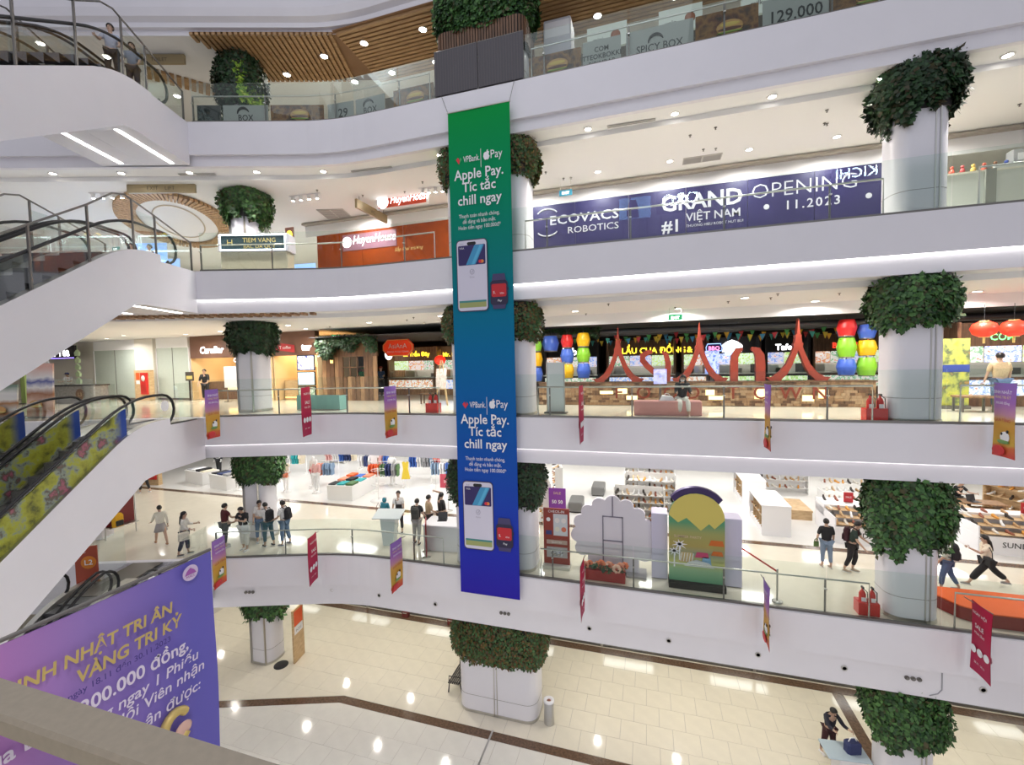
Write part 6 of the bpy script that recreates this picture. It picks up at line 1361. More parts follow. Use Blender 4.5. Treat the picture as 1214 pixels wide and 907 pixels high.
# frosted shop windows and pillars further left
for x0, x1, l in ((-32.8, -29.1, 'wide frosted shop window left of the fire cabinet'), (-27.4, -24.9, 'frosted shop window between the fire cabinet and the bakery')):
    t = thing('frosted_window', l, 'shop window', (x0, SHW, L3)); mb = MB(); mb.box(0, 0, .1, x1-x0, .04, 3.0, FROST); mb.build('pane', None, t); mb = MB(); mb.box(0, -.03, 0, x1-x0, .08, .1, DSTEEL); mb.box(0, -.03, 3.0, x1-x0, .1, 3.58, CEIL); mb.box(-.05, -.03, 0, 0, .08, 3.0, PLWHITE); mb.box(x1-x0, -.03, 0, x1-x0+.05, .08, 3.0, PLWHITE); mb.box((x1-x0)/2-.01, -.02, .1, (x1-x0)/2+.01, .05, 3.0, DSTEEL); mb.build('frame', None, t)
mb = MB(); mb.box(-29.0, SHW-.15, L3, -27.5, SHW+.3, 13.98, WALLC); struct('pillar', mb)
mb = MB(); mb.box(-40, SHW+.2, L3, -33, SHW+.3, 13.98, WALLC); struct('wall_shop', mb)
fire_cabinet(-28.0, 18.0, L3, -.12, 'red fire hose cabinet in a wooden niche above the yellow adverts')
t = thing('grey_counter', 'grey stone counter with a level sign and glass screen on its front', 'counter', (-30.3, 16.4, L3), LANG*.4); mb = MB(); mb.bbox(-1.3, -.4, 0, 1.3, .4, .95, .02, mat('grey_stone', (.22, .22, .22), .4, noise=.25, nscale=10)); mb.build('body', None, t); mb = MB(); mb.bbox(-1.35, -.45, .95, 1.35, .45, 1.02, .01, DARK); mb.build('worktop', None, t); mb = MB(); mb.box(-1.3, -.46, 1.02, 1.4, -.45, 1.35, CLEAR); mb.build('glass_screen', None, t)
mb = MB(); mb.disc(.5, -.465, .5, .3, mat('level_brown', (.14, .08, .05), .5)); mb.text('L3', .28, mat('level_gold', (.45, .33, .2), .4), .5, -.468, .4, bold=.01); mb.build('level_sign', None, t)
t = thing('shop_sign', 'glowing white and violet shop sign with a dark frame at the far left', 'sign', (-35.3, 17.8, 12.95)); mb = MB(); mb.box(-1.7, 0, 0, 2.0, .12, .8, DARK); mb.build('frame', None, t); mb = MB(); mb.text('Bomi Tea', .72, NW, .1, -.005, .18, bold=.03); mb.build('lettering', None, t); mb = MB(); mb.box(-1.6, -.02, .02, 1.9, -.0, .07, neon('neon_violet', (.35, .25, 1), 2.)); mb.build('light_bar', None, t); mb = MB(); mb.tube([(-1.5, .06, .8), (-1.5, .06, 1.04)], .02, DSTEEL, 6); mb.tube([(1.8, .06, .8), (1.8, .06, 1.04)], .02, DSTEEL, 6); mb.build('hanger_rod', None, t)
t = thing('round_logo', 'round white sign with a red star below the glowing violet sign', 'sign', (-34.9, 17.2, 12.5)); mb = MB(); mb.lathe([(0, 0), (.45, 0), (.45, .08), (0, .08)], PLWHITE, 20); o = mb.build('disc', None, t); o.rotation_euler = (pi/2, 0, 0); mb = MB(); mb.prism([(.22*cos(a)*(1 if k % 2 == 0 else .5), .22*sin(a)*(1 if k % 2 == 0 else .5)) for k, a in enumerate([pi*q/5 for q in range(10)])], -.1, -.085, RED, axis='Y'); mb.build('star', None, t); mb = MB(); mb.tube([(0, .0, .4), (0, 0, 1.44)], .015, DSTEEL, 5); mb.build('hanger_rod', None, t)
for i, (x, y, m, l) in enumerate(((-22.5, 10.9, [(.75, .45, .38), (.8, .78, .76), (.35, .16, .08), (.10, .12, .35), (.8, .6, .5)], 'tall tilted burger poster standee above the yellow adverts'), (-23.9, 10.5, [(.20, .28, .22), (.75, .75, .72), (.4, .18, .06), (.7, .7, .68), (.6, .62, .58)], 'pale burger poster at the far left behind the glass'))):
    t = thing('food_standee', l, 'standee', (x, y, L3), LANG*.5); mb = MB(); hh = 2.1 if i == 0 else 1.3; mb.add([(-.6, -.1, .05), (.6, -.1, .05), (.45, .1, hh), (-.75, .1, hh), (-.6, -.04, .05), (.6, -.04, .05), (.45, .16, hh), (-.75, .16, hh)], [(0, 1, 2, 3), (7, 6, 5, 4), (3, 2, 6, 7), (0, 3, 7, 4), (1, 5, 6, 2)], rampmat('food_print_%d' % i, [(0, m[4]), (.18, m[2]), (.32, m[4]), (.5, m[2]), (.62, m[1]), (.72, m[3]), (.8, m[1]), (1, m[0])], 'Z', 0, hh, .5, .12)); mb.build('poster', None, t); mb = MB(); mb.box(-.5, -.3, 0, .5, .3, .05, DSTEEL); mb.build('base', None, t)
    mb = MB(); mb.ball((-.1, -.14, hh*.25), (.32, .05, .16), mat('bun_print', (.55, .30, .10), .5), 12, 6); mb.ball((-.1, -.15, hh*.25-.07), (.34, .05, .04), mat('lettuce_print', (.65, .55, .2), .5), 12, 6); mb.build('burger_print', None, t)
t = thing('paper_garland', 'pale green paper garland hanging beside the frosted window', 'garland', (-32.9, 17.7, 11.0)); mb = MB(); gm2 = mat('pale_green', (.52, .66, .40), .6)
for k in range(6): mb.prism([(-.16, k*.42+.0), (.16, k*.42), (.2, k*.42+.2), (0, k*.42+.36), (-.2, k*.42+.2)], -.05, .05, gm2, axis='Y')
mb.tube([(0, 0, 0), (0, 0, 2.98)], .012, gm2, 5); mb.build('paper_shapes', None, t)
t = thing('green_post', 'pale green post with dark plants at the far left walkway', 'post', (-33.6, 15.6, L3)); mb = MB(); mb.box(-.2, -.1, 0, .2, .1, 2.3, mat('post_green', (.35, .48, .16), .5)); mb.build('post_board', None, t); mb = MB(); mb.box(-.25, -.2, 0, .25, .2, .04, DSTEEL); mb.build('base', None, t)
t = thing('planter_box', 'long dark planter box at the far left end of the walkway', 'planter', (-35.6, 14.7, L3)); mb = MB(); mb.bbox(-1.4, -.3, 0, 1.4, .3, .8, .02, DARK); mb.build('box', None, t)
o = bpy.data.objects.new('foliage', leaves(500, lambda rng, n: (np.stack([rng.uniform(-1.4, 1.4, n), rng.uniform(-.3, .3, n), rng.uniform(.75, 1.25, n)], 1), np.tile([0, -.7, .7], (n, 1))), .2, 31, m=LEAFD)); COL.objects.link(o); o.parent = t; o['kind'] = 'stuff'
# exit signs
def exit_sign(x, y, z, label, c, word='EXIT', up=.46):
    t = thing('exit_sign', label, 'exit sign', (x, y, z)); mb = MB(); mb.box(-.24, -.03, 0, .24, .03, .2, mat('exit_%d' % int(c[1]*100), c, .4, 0, .8)); mb.build('board', None, t); mb = MB(); mb.text(word, .14, NW, 0, -.031, .04, bold=.01); mb.build('lettering', None, t); mb = MB(); mb.tube([(-.2, 0, .2), (-.2, 0, up)], .008, STEEL, 5); mb.tube([(.2, 0, .2), (.2, 0, up)], .008, STEEL, 5); mb.build('hanger_rod', None, t)
exit_sign(1.0, 17.0, 13.55, 'green exit sign above the food court edge', (.02, .32, .12)); exit_sign(-15.2, 18.9, 13.55, 'green exit sign above the dark hanging plants', (.02, .32, .12))
# oak slats in the ceiling edge at the left
t = thing('slat_ceiling', 'strip of oak slats in the ceiling edge above the frosted windows and bakery', 'slat ceiling', (CORNER.x, CORNER.y, L4-1.55), LANG)
for k in range(40): x = -1.2-k*.36; mb = MB(); mb.box(x, .36, 0, x+.16, .36+1.05*min(1, (k+2)/9), .09, WOODM); mb.build('slat', None, t)
# ------------------------------------------------------------------ fourth level
NAVY = mat('hoarding_navy', (.014, .011, .064), .4); SILV = mat('silver_print', (.40, .41, .46), .45)
mb = MB(); mb.box(-16, 18.0, L4+2.9, X_R, 18.1, L5-1.6, CEIL); struct('beam_1', mb)
mb = MB(); mb.box(-16, 17.75, 19.02, X_R, 18.0, 19.10, mat('painted_shadow', (.35, .32, .28), .6)); struct('trim_10', mb)  # solid darker strip painted as the shadow line where the ceiling ends
t = thing('shop_hoarding', 'long navy hoarding with silver lettering behind the glass railing', 'hoarding', (-4.7, 17.6, L4))
for k in range(6): mb = MB(); mb.box(k*2.04+.006, 0, .0, k*2.04+2.034, .08, 2.82, NAVY); mb.build('hoarding_panel', None, t)
mb = MB(); mb.text('ECOVACS', .50, SILV, 1.0, -.005, 2.02, 'LEFT', bold=.012, sx=1.18, space=1.05); mb.text('ROBOTICS', .36, SILV, 1.72, -.005, 1.62, 'LEFT', sx=1.15)
for s, z in ((1, 2.42), (-1, 1.84)):
    mb.tube([(.92+.42*cos(a), -.01, z+s*.24*sin(a)) for a in [pi*(.12+.76*k/12) for k in range(13)]], .028, SILV, 6)
mb.text('GRAND', .78, SILV, 5.25, -.005, 2.04, 'LEFT', bold=.022); mb.text('OPENING', .72, SILV, 8.25, -.005, 2.12, 'LEFT', bold=-.014, sx=1.02)
mb.text('#1', .62, SILV, 5.28, -.005, 1.27, 'LEFT', bold=.02); mb.text('VIỆT NAM', .40, SILV, 6.12, -.005, 1.60, 'LEFT', bold=.012); mb.text('THUONG HIEU ROBOT HUT BUI', .13, SILV, 6.12, -.005, 1.38, 'LEFT')
mb.text('11.2023', .42, SILV, 9.3, -.005, 1.64, 'LEFT', bold=.012, space=1.25)
for x in (8.75, 11.75): mb.disc(x, -.006, 1.80, .09, SILV)
mb.build('lettering', None, t)
def wall_panels():
    t = thing('wall_panelling', 'grey green shop wall panels right of the right column on the hoarding floor', 'panelling', (8.2, 17.0, L4)); gm_ = mat('grey_green_panel', (.50, .53, .50), .45)
    for k, (a, b, z) in enumerate(((0, .55, 1.95), (.6, 1.55, 1.95), (1.75, 3.2, 2.1), (3.25, 4.8, 2.1))): mb = MB(); mb.box(a, .0, 0, b-.03, .1, z, gm_); mb.build('panel', None, t)
    mb = MB(); mb.box(1.5, -.08, 0, 1.75, .1, 2.0, mat('edge_dark', (.20, .21, .19), .5)); mb.box(-.02, -.03, 1.95, 4.8, .3, 2.0, mat('ledge', (.60, .58, .50), .5)); mb.build('ledge', None, t)
wall_panels(); rt = random.Random(4)
for k in range(8):
    c = rt.choice([(.55, .10, .06), (.06, .10, .40), (.60, .40, .10), (.40, .06, .06), (.30, .15, .08)]); m = mat('toy_%d' % int(c[0]*1000+c[1]*100), c, .5); x = 8.45+.26*k
    t = thing('toy_figure', 'tiny coloured toy on the wall ledge, %s from the column' % ['first', 'second', 'third', 'fourth', 'fifth', 'sixth', 'seventh', 'eighth'][k], 'toy', (x, 17.1, L4+2.0), rt.uniform(-.5, .5), 'toys on the wall ledge')
    mb = MB(); mb.lathe([(.05, 0), (.07, .06), (.05, .14), (.02, .16)], m, 8); mb.build('body', None, t); mb = MB(); mb.ball((0, 0, .2), .05, m, 8, 6); mb.build('head', None, t)
t = thing('goods_box', 'grey boxed goods on the wall ledge at the right edge', 'box', (10.7, 17.15, L4+2.1)); mb = MB(); mb.bbox(-.3, -.1, 0, .3, .2, .42, .01, mat('grey_box', (.4, .4, .42), .5)); mb.box(-.2, -.105, .1, .2, -.1, .3, PLWHITE); mb.build('box_body', None, t)
# orange hoarding, left of the banner
ORG = mat('hoarding_orange', (.27, .045, .003), .6, spec=.1, noise=.12, nscale=3)
t = thing('orange_hoarding', 'burnt orange hoarding with glowing white script and a round logo', 'hoarding', (-15.3, 17.95, L4))
for a, b in ((0, 1.35), (1.36, 2.55), (2.56, 4.9), (4.91, 7.1), (7.11, 7.4)): mb = MB(); mb.box(a+.006, 0, 0, b-.006, .08, 2.88, ORG); mb.build('hoarding_panel', None, t)
mb = MB(); mb.box(1.5, -.03, 2.0, 4.4, 0, 2.75, mat('sign_purple', (.32, .16, .22), .4)); s_ = mb.build('sign_board', None, t); mb = MB(); mb.text('HuyenHouse', .56, NW, 2.05, -.035, 2.28, 'LEFT', bold=-.004, shear=.3, sx=.78); mb.disc(1.74, -.034, 2.4, .25, NW); mb.build('lettering', None, s_)
mb = MB(); mb.text('Sắp khai trương', .22, GOLD, 5.0, -.006, 1.75, shear=.3); mb.build('gold_lettering', None, t)
mb = MB(); mb.box(7.42, -.02, 0, 7.6, .3, 2.85, mat('navy_post', (.02, .025, .07), .4)); mb.build('end_post', None, t)
t = thing('hanging_sign', 'red hanging sign with white script and round logo below the ceiling', 'sign', (-9.7, 16.5, 18.72), .0); mb = MB(); mb.box(-1.2, -.05, 0, 1.2, .05, .62, PLWHITE); mb.box(-1.1, -.056, .04, 1.14, -.05, .46, mat('sign_red_orange', (.55, .06, .02), .4)); mb.build('board', None, t); mb = MB(); mb.text('HuyenHouse', .46, NW, -.55, -.06, .18, 'LEFT', bold=-.002, shear=.3, sx=.75); mb.disc(-.88, -.062, .28, .26, NW); mb.build('lettering', None, t); mb = MB(); mb.tube([(-1.15, 0, .6), (-1.15, 0, .86)], .01, DSTEEL, 5); mb.tube([(1.15, 0, .6), (1.15, 0, .86)], .01, DSTEEL, 5); mb.build('hanger_rod', None, t)
GS = mat('gold_sign', (.36, .29, .17), .35, .5)
def gold_sign(x, y, z, L, h, rot, label, word, up):
    t = thing('direction_sign', label, 'sign', (x, y, z), rot); mb = MB(); mb.box(-L/2, -.05, 0, L/2, .05, h, GS); mb.build('board', None, t); mb = MB(); mb.text(word, h*.55, mat('sign_ink', (.08, .06, .04), .5), 0, -.052, h*.25); mb.build('lettering', None, t); mb = MB()
    for s in (-.4, .4): mb.tube([(L*s, 0, h), (L*s, 0, h+up)], .012, DSTEEL, 5)
    mb.build('hanger_rod', None, t)
gold_sign(-11.3, 16.7, 18.6, 2.2, .36, pi/2, 'slim gold hanging sign end on, left of the red hanging sign', 'WC', .25)
p = edge_pt(6.9, 1.3); gold_sign(p.x, p.y, 18.82, 2.5, .38, LANG, 'long gold direction sign above the wooden ceiling ring', 'EXIT    LIFT', .36)
# counter with LED frame near the railing
p = edge_pt(3.55, 1.2); t = thing('sales_counter', 'sales counter with a dark sign framed in white light, under the planter', 'counter', (p.x, p.y, L4), LANG)
mb = MB(); mb.bbox(-1.25, 0, 0, 1.25, .6, .98, .03, mat('counter_taupe', (.36, .33, .26), .45)); mb.build('body', None, t); mb = MB(); mb.bbox(-1.32, -.03, .98, 1.32, .62, 1.64, .04, mat('counter_frame', (.55, .53, .60), .4)); mb.build('frame', None, t)
mb = MB(); mb.box(-1.18, -.045, 1.04, 1.18, -.03, 1.56, mat('sign_slate', (.03, .06, .075), .3)); mb.build('sign_board', None, t); mb = MB(); mb.tube([(-1.2, -.05, 1.02), (1.2, -.05, 1.02), (1.2, -.05, 1.58), (-1.2, -.05, 1.58)], .028, neon('led_frame', (.9, .93, 1), 4.), 6, closed=True); mb.build('light_frame', None, t); mb = MB(); mb.text('TIEM VANG', .24, GOLD, .25, -.047, 1.3); mb.text('BAC DA QUY', .2, GOLD, .25, -.047, 1.08); mb.text('H', .34, GOLD, -.85, -.047, 1.18); mb.build('lettering', None, t)
t = thing('lit_sign', 'small glowing yellow sign beside the planter column on the hoarding floor', 'sign', (p.x+.55, p.y+1.2, L4)); mb = MB(); mb.box(-.18, 0, 1.55, .22, .05, 2.15, mat('sign_brown', (.10, .04, .03), .5)); mb.ball((.05, -.03, 1.85), (.14, .03, .16), NY, 10, 6); mb.build('board', None, t); mb = MB(); mb.box(-.03, 0, 0, .03, .04, 1.55, DSTEEL); mb.build('post', None, t)
# jewellery showcases glowing blue and white behind
def showcase(x, y, rot, w_, label, n=3):
    t = thing('glass_showcase', label, 'showcase', (x, y, L4), rot); mb = MB(); mb.bbox(-w_/2, -.3, 0, w_/2, .3, .55, .02, mat('case_base', (.55, .50, .42), .4)); mb.build('base', None, t); mb = MB(); mb.box(-w_/2, -.3, .55, w_/2, -.29, 1.35, CLEAR); mb.box(-w_/2, -.3, 1.35, w_/2, .3, 1.37, CLEAR); mb.build('glass_case', None, t); mb = MB()
    for k in range(n): mb.box(-w_/2+.05, -.2, .60+.26*k, w_/2-.05, .28, .63+.26*k, neon('case_light', (.55, .75, 1), 1.4))
    mb.build('lit_shelf', None, t); mb = MB(); mb.box(-w_/2, .29, .55, w_/2, .31, 1.9, neon('case_back', (.35, .55, .95), .8)); mb.build('lit_back', None, t)
    mb = MB(); mb.tube([(-w_/2, -.31, 1.3), (w_/2, -.31, 1.3), (w_/2, -.31, 1.4), (-w_/2, -.31, 1.4)], .02, NW, 5, closed=True); mb.build('light_edge', None, t)
for x, y, r, w_, l in ((-17.3, 18.6, .1, 2.0, 'glowing blue showcase between the counter and the orange hoarding'), (-19.9, 13.2, .3, 1.4, 'glowing blue showcase left of the counter with the dark sign'), (-22.6, 15.2, .3, 2.4, 'long glowing showcase behind the escalator riders'), (-25.5, 13.8, .3, 2.4, 'glowing white showcase further left behind the escalators')): showcase(x, y, r, w_, l)
t = thing('lit_shopfront', 'dazzling white lit shop front at the far left behind the escalator rails', 'shop front', (-30.5, 19.2, L4), .25); mb = MB(); mb.box(-3.2, 0, 0, 3.2, .1, 3.2, mat('front_white', (.8, .8, .8), .5)); mb.build('front_wall', None, t); mb = MB(); mb.bbox(-2.0, -.1, 3.0, 1.8, -.0, 4.3-.8, .03, neon('front_glow', (1, 1, 1), 5.)); mb.build('light_box', None, t); mb = MB(); mb.box(-2.8, -.05, .3, -.2, 0, 2.5, neon('front_window', (.8, .9, 1), 1.5)); mb.box(.2, -.05, .3, 2.8, 0, 2.5, neon('front_window', (.8, .9, 1), 1.5)); mb.build('lit_window', None, t)
# ceiling features of the fourth level
RC = Vector((-21.2, 15.7)); RA = atan2(.68, -.73); zc = L5-1.47-.14
t = thing('ceiling_ring', 'oval ring of oak slats on the pale ceiling above the upper escalators', 'ceiling ring', (RC.x, RC.y, zc), RA)
for k in range(84):
    a = 2*pi*k/84; b = a+2*pi/84*.72; P = [(4.4*cos(a), 2.25*sin(a)), (4.4*cos(b), 2.25*sin(b)), (3.55*cos(b), 1.5*sin(b)), (3.55*cos(a), 1.5*sin(a))]; mb = MB(); mb.prism(P, -.14, -.02, SLAT); mb.build('slat', None, t)
mb = MB(); n = 60; v = []; 
for k in range(n): a = 2*pi*k/n; v += [(4.4*cos(a), 2.25*sin(a), -.015), (3.55*cos(a), 1.5*sin(a), -.015)]
mb.add(v, [(2*k, 2*k+1, (2*k+3) % (2*n), (2*k+2) % (2*n)) for k in range(n)], mat('slat_back', (.25, .14, .07), .6)); mb.build('backing', None, t)
mb = MB(); mb.tube([(2.6*cos(a), .95*sin(a), -.02) for a in [2*pi*k/48 for k in range(48)]], .03, mat('ring_line', (.60, .52, .42), .6), 6, closed=True); mb.build('inner_line', None, t)
def vent(x, y, z, w_, d, rot, label, n=2):
    t = thing('air_vent', label, 'air vent', (x, y, z), rot); mb = MB(); mb.box(-w_/2, -d/2, -.03, w_/2, d/2, 0, mat('vent_grey', (.45, .44, .43), .5)); mb.build('frame', None, t)
    for k in range(n): mb = MB(); a = -w_/2+w_*k/n+.03; b = -w_/2+w_*(k+1)/n-.03; [mb.box(a, -d/2+.04+q*(d-.08)/6, -.045, b, -d/2+.04+(q+.5)*(d-.08)/6, -.03, mat('vent_slat', (.30, .29, .29), .5)) for q in range(6)]; mb.build('grille', None, t)
vent(1.9, 17.0, zc, 1.25, .5, 0, 'double square air vent in the pale ceiling above the navy hoarding'); vent(-9.5, 14.1, L5-1.465, 1.6, .08, .1, 'slim slot vent in the ceiling edge left of the hanging banner', 1); vent(-.4, 14.05, L5-1.465, 1.4, .08, .03, 'slim slot vent in the ceiling edge right of the hanging banner', 1)
p = edge_pt(5.2, .75); vent(p.x, p.y, L5-1.465, 1.3, .1, LANG, 'dark slot vent above the gold direction sign', 1); vent(-13.6, 17.2, zc, 1.2, 1.2, .3, 'large square ceiling diffuser right of the planter above the lit counter')
def track(x, y, z, rot, label, n=4):
    t = thing('track_light', label, 'track light', (x, y, z), rot); mb = MB(); mb.box(-.7, -.03, -.04, .7, .03, 0, PLWHITE); mb.build('track', None, t)
    for k in range(n): mb = MB(); u = -.55+1.1*k/(n-1); mb.lathe([(.06, -.22), (.07, -.05), (.02, -.04)], PLWHITE, 10, (u, 0, 0)); h = mb.build('spot_head', None, t); mb = MB(); mb.lathe([(0, -.221), (.055, -.221)], LAMP, 10, (u, 0, 0)); mb.build('lens', None, h)
track(-13.2, 14.9, zc, .1, 'white track of four spots right of the left planter'); track(-7.9, 16.0, zc, .1, 'white track of spots above the red hanging sign', 5)
p = edge_pt(9.5, 2.0); track(p.x, p.y, zc, LANG, 'white track of spots above the far left escalators')
exit_sign(-2.9, 16.9, zc-.68, 'small blue exit sign right of the hanging banner', (.03, .20, .30), 'EXIT', .71)
exit_sign(-26.5, 16.2, zc-.72, 'small teal exit sign above the bright shop front', (.10, .28, .26), 'EXIT', .71)
rs = random.Random(11)
mbm = None
for k in range(34):
    lv = rs.choice((L4-1.61, L5-1.61, L5-1.61)); x = rs.uniform(-14, 11); y = rs.uniform(14.6, 17.4)
    key = 'sprinkler_head'
    if mbm is None: mb = MB(); mb.lathe([(.045, 0), (.045, -.015), (.015, -.02), (.015, -.06), (.03, -.065), (.0, -.07)], DSTEEL, 8); o = mb.build(key); mbm = o.data
    else: o = bpy.data.objects.new(key, mbm); COL.objects.link(o)
    o.location = (x, y, lv); tag(o, 'tiny dark sprinkler head in the pale gallery ceiling', 'sprinkler', 'sprinkler heads in the gallery ceilings')

# ------------------------------------------------------------------ fifth level: oak ceilings, poster boards, kiosks
ZS = 24.28
mb = MB(); mb.box(-10.9, 14.0, 24.37, X_R, 17.1, 24.39, mat('slat_back', (.25, .14, .07))); struct('ceiling_7', mb)
t = thing('slat_ceiling', 'oak slat ceiling of the top floor running along the straight gallery', 'slat ceiling', (-10.8, 14.1, ZS))
for k in range(16): mb = MB(); x0 = .0 if k < 1 else 0; mb.box(x0, k*.185, 0, 20, k*.185+.12, .09, SLAT); mb.build('slat', None, t)
t = thing('slat_ceiling', 'oak slat ceiling of the top floor over the slanted gallery on the left', 'slat ceiling', (CORNER.x, CORNER.y, ZS), LANG)
for k in range(24): mb = MB(); x = -5.25+k*.2; y0 = .85; y1 = 1.2+2.9*min(1, (k+1)/7); 
for k in range(26):
    x = -5.3+k*.2; y1 = .95+2.6*min(1, (k+1)/8.); mb = MB(); mb.box(x, .85, 0, x+.12, y1, .09, SLAT); mb.build('slat', None, t)
mb = MB(); mb.add([(-5.3, .85, .095), (0., .85, .095), (0.9, 3.6, .095), (-3.7, 3.6, .095)], [(0, 3, 2, 1)], mat('slat_back', (.25, .14, .07))); mb.build('backing', None, t)
p = edge_pt(7.2, 2.0); gold_sign(p.x, p.y, 24.0, 1.9, .34, LANG, 'gold hanging sign on the top floor above the riding couple', 'TOILET', .3)
t = thing('slat_band', 'slanting band of oak slats on the top left ceiling beyond the couple', 'slat band', (-19.5, 13.4, 24.275), atan2(2.2, 1.7))
for k in range(12): mb = MB(); mb.box(k*.25, -.4, 0, k*.25+.16, .4, .1, SLAT); mb.build('slat', None, t)
# back wall of the top floor right behind the stalls
mb = MB(); mb.box(-12.5, 18.2, L5, X_R, 18.3, 24.38, mat('stall_back', (.16, .145, .13), .6)); struct('wall_stalls', mb)
BG1 = spotmat('burger_print', [(.02, .008, .004), (.13, .04, .012), (.26, .12, .03), (.09, .035, .012), (.04, .02, .008)], 2.6); GREYB = mat('poster_grey', (.40, .41, .39), .5)
def board(s0, s1, label, kind, word=None, off=.22, h=.68):
    a = edge_pt(s0, off); b = edge_pt(s1, off)
    t = thing('poster_board', label, 'poster', (a.x, a.y, L5), atan2(b.y-a.y, b.x-a.x)); w_ = (b-a).length
    mb = MB(); mb.box(0, 0, .02, w_, .04, h, {'burger': BG1, 'dark': mat('poster_dark', (.03, .035, .035), .5)}.get(kind, GREYB)); mb.build('board', None, t); mb = MB(); k_ = mat('print_black', (.02, .02, .02), .5)
    if kind == 'burger':
        bun = mat('bun_print', (.55, .30, .10)); mb.ball((w_*.55, -.01, .33), (.34, .02, .2), bun, 14, 8); mb.ball((w_*.55, -.02, .40), (.26, .02, .06), mat('cheese_print', (.70, .50, .12), .5), 12, 6); mb.ball((w_*.55, -.02, .28), (.30, .02, .05), mat('patty_print', (.12, .04, .02), .5), 12, 6); mb.ball((w_*.55, -.022, .2), (.33, .02, .03), mat('salad_print', (.25, .35, .05), .5), 12, 6); mb.build('burger_print', None, t)
    elif kind == 'logo':
        mb.tube([(w_*.45+.2*cos(a_), -.006, .38+.2*sin(a_)) for a_ in [pi*(.1+k*.09) for k in range(11)]], [.015+.03*sin(pi*k/10) for k in range(11)], k_, 6)
        if word: mb.text(word, .3, k_, w_*.5, -.004, .14, sx=.85, bold=.006)
        mb.build('logo_print', None, t)
    elif word:
        for i, q in enumerate(word.split('/')): mb.text(q, .20 if len(word.split('/')) > 1 else .42, k_, w_*.5, -.004, (.46-.2*i) if len(word.split('/')) > 1 else .18, bold=.012, sx=.92)
        mb.build('lettering', None, t)
    return t
board(4.75, 3.95, 'dark poster board at the left end of the top railing', 'dark'); board(3.85, 2.3, 'grey poster board with a black swirl logo under the planter with one side coloured as lit', 'logo', 'BOX'); board(2.2, .35, 'burger poster board at the bend of the top railing, left half', 'burger')
board(.2, -.75, 'grey price poster board right of the bend of the top railing', 'grey', '129'); board(-.85, -2.0, 'grey poster board with a swirl logo between price board and burger', 'logo', 'BOX'); board(-2.35, -3.85, 'burger poster board just left of the dark grey fence panels', 'burger')
board(-7.1, -8.7, 'burger poster board just right of the dark grey fence panels', 'burger', h=.72); board(-8.75, -9.85, 'grey board listing noodle dishes in black capitals', 'grey', 'COM/TTEOKBOKKI/BIBIMBAP', h=.8); board(-10.0, -11.8, 'grey board reading spicy box with a black swirl', 'logo', 'SPICY BOX', h=.8); board(-11.85, -13.4, 'burger poster board right of the spicy board', 'burger', h=.8); board(-13.5, -15.0, 'grey price poster board at the right end of the top railing', 'grey', '129.000', h=.8); board(-15.05, -16.6, 'last burger poster board at the right end of the top railing', 'burger', h=.8)
# grey fence panels in front of the planted column
for k, x in enumerate((-6.5, -5.0)):
    t = thing('fence_panel', ['dark grey fence panel under the large planter, left of two', 'dark grey fence panel under the large planter, right of two'][k], 'fence', (x, 13.32, L5)); mb = MB(); mb.box(.01, -.02, .05, 1.49, .02, 1.42, mat('fence_mesh', (.075, .07, .08), .6)); mb.build('mesh_sheet', None, t); mb = MB(); mb.tube([(.02, 0, 0), (.02, 0, 1.44), (1.48, 0, 1.44), (1.48, 0, 0)], .02, DSTEEL, 6); mb.build('frame', None, t)
    mb = MB(); [mb.box(.04+q*.09, -.026, .06, .055+q*.09, -.02, 1.4, mat('fence_rib', (.11, .10, .11), .5)) for q in range(16)]; mb.build('ribs', None, t)
def box_kiosk(x, y, w_, d, h, label, m, word=''):
    t = thing('kiosk', label, 'kiosk', (x, y, L5)); mb = MB(); mb.bbox(-w_/2, -d/2, 0, w_/2, d/2, h, .03, m); mb.build('body', None, t); mb = MB(); mb.box(-w_/2+.05, -d/2-.01, h-.6, w_/2-.05, -d/2, h-.1, PLWHITE); mb.build('upper_panel', None, t); mb = MB(); mb.box(-w_/2+.05, -d/2-.01, 1.0, w_/2-.05, -d/2, 1.6, mat('kiosk_panel', (.35, .35, .38), .4)); mb.build('lower_panel', None, t)
box_kiosk(-2.85, 15.75, .95, .8, 3.1, 'tall pale grey kiosk box right of the large planter', mat('kiosk_grey', (.58, .58, .63), .5))
def stall5(x, w_, label, word, logo):
    t = thing('snack_stall', label, 'snack stall', (x, 15.4, L5)); mb = MB(); mb.bbox(-w_/2, 0, 0, w_/2, .7, 1.15, .02, mat('stall_steel', (.38, .40, .38), .35)); mb.build('counter', None, t); mb = MB(); mb.box(-w_/2, .1, 1.85, w_/2, .2, 2.6, mat('board_pale', (.62, .68, .62), .5, 0, .15)); bd = mb.build('menu_board', None, t); mb = MB(); mb.text(word, .2, mat('print_black', (.02, .02, .02)), -w_*.22, .095, 2.1); mb.ball((w_*.22, .09, 2.2), (.16, .02, .17), mat('logo_brown', (.35, .12, .05), .5), 10, 6); mb.build('board_print', None, bd); mb = MB()
    for s in (-1, 1): mb.box(s*w_/2-.04, .1, 1.15, s*w_/2+.04, .2, 1.85, DSTEEL)
    mb.build('board_post', None, t)
stall5(-1.2, 1.3, 'snack stall with a pale menu board left of the dark gap', 'mini', 0); stall5(1.1, 1.3, 'snack stall with a pale menu board above the spicy board', 'yolo', 1); stall5(3.6, 1.5, 'snack stall with a pale menu board at the right end of the top floor', 'milk', 0)
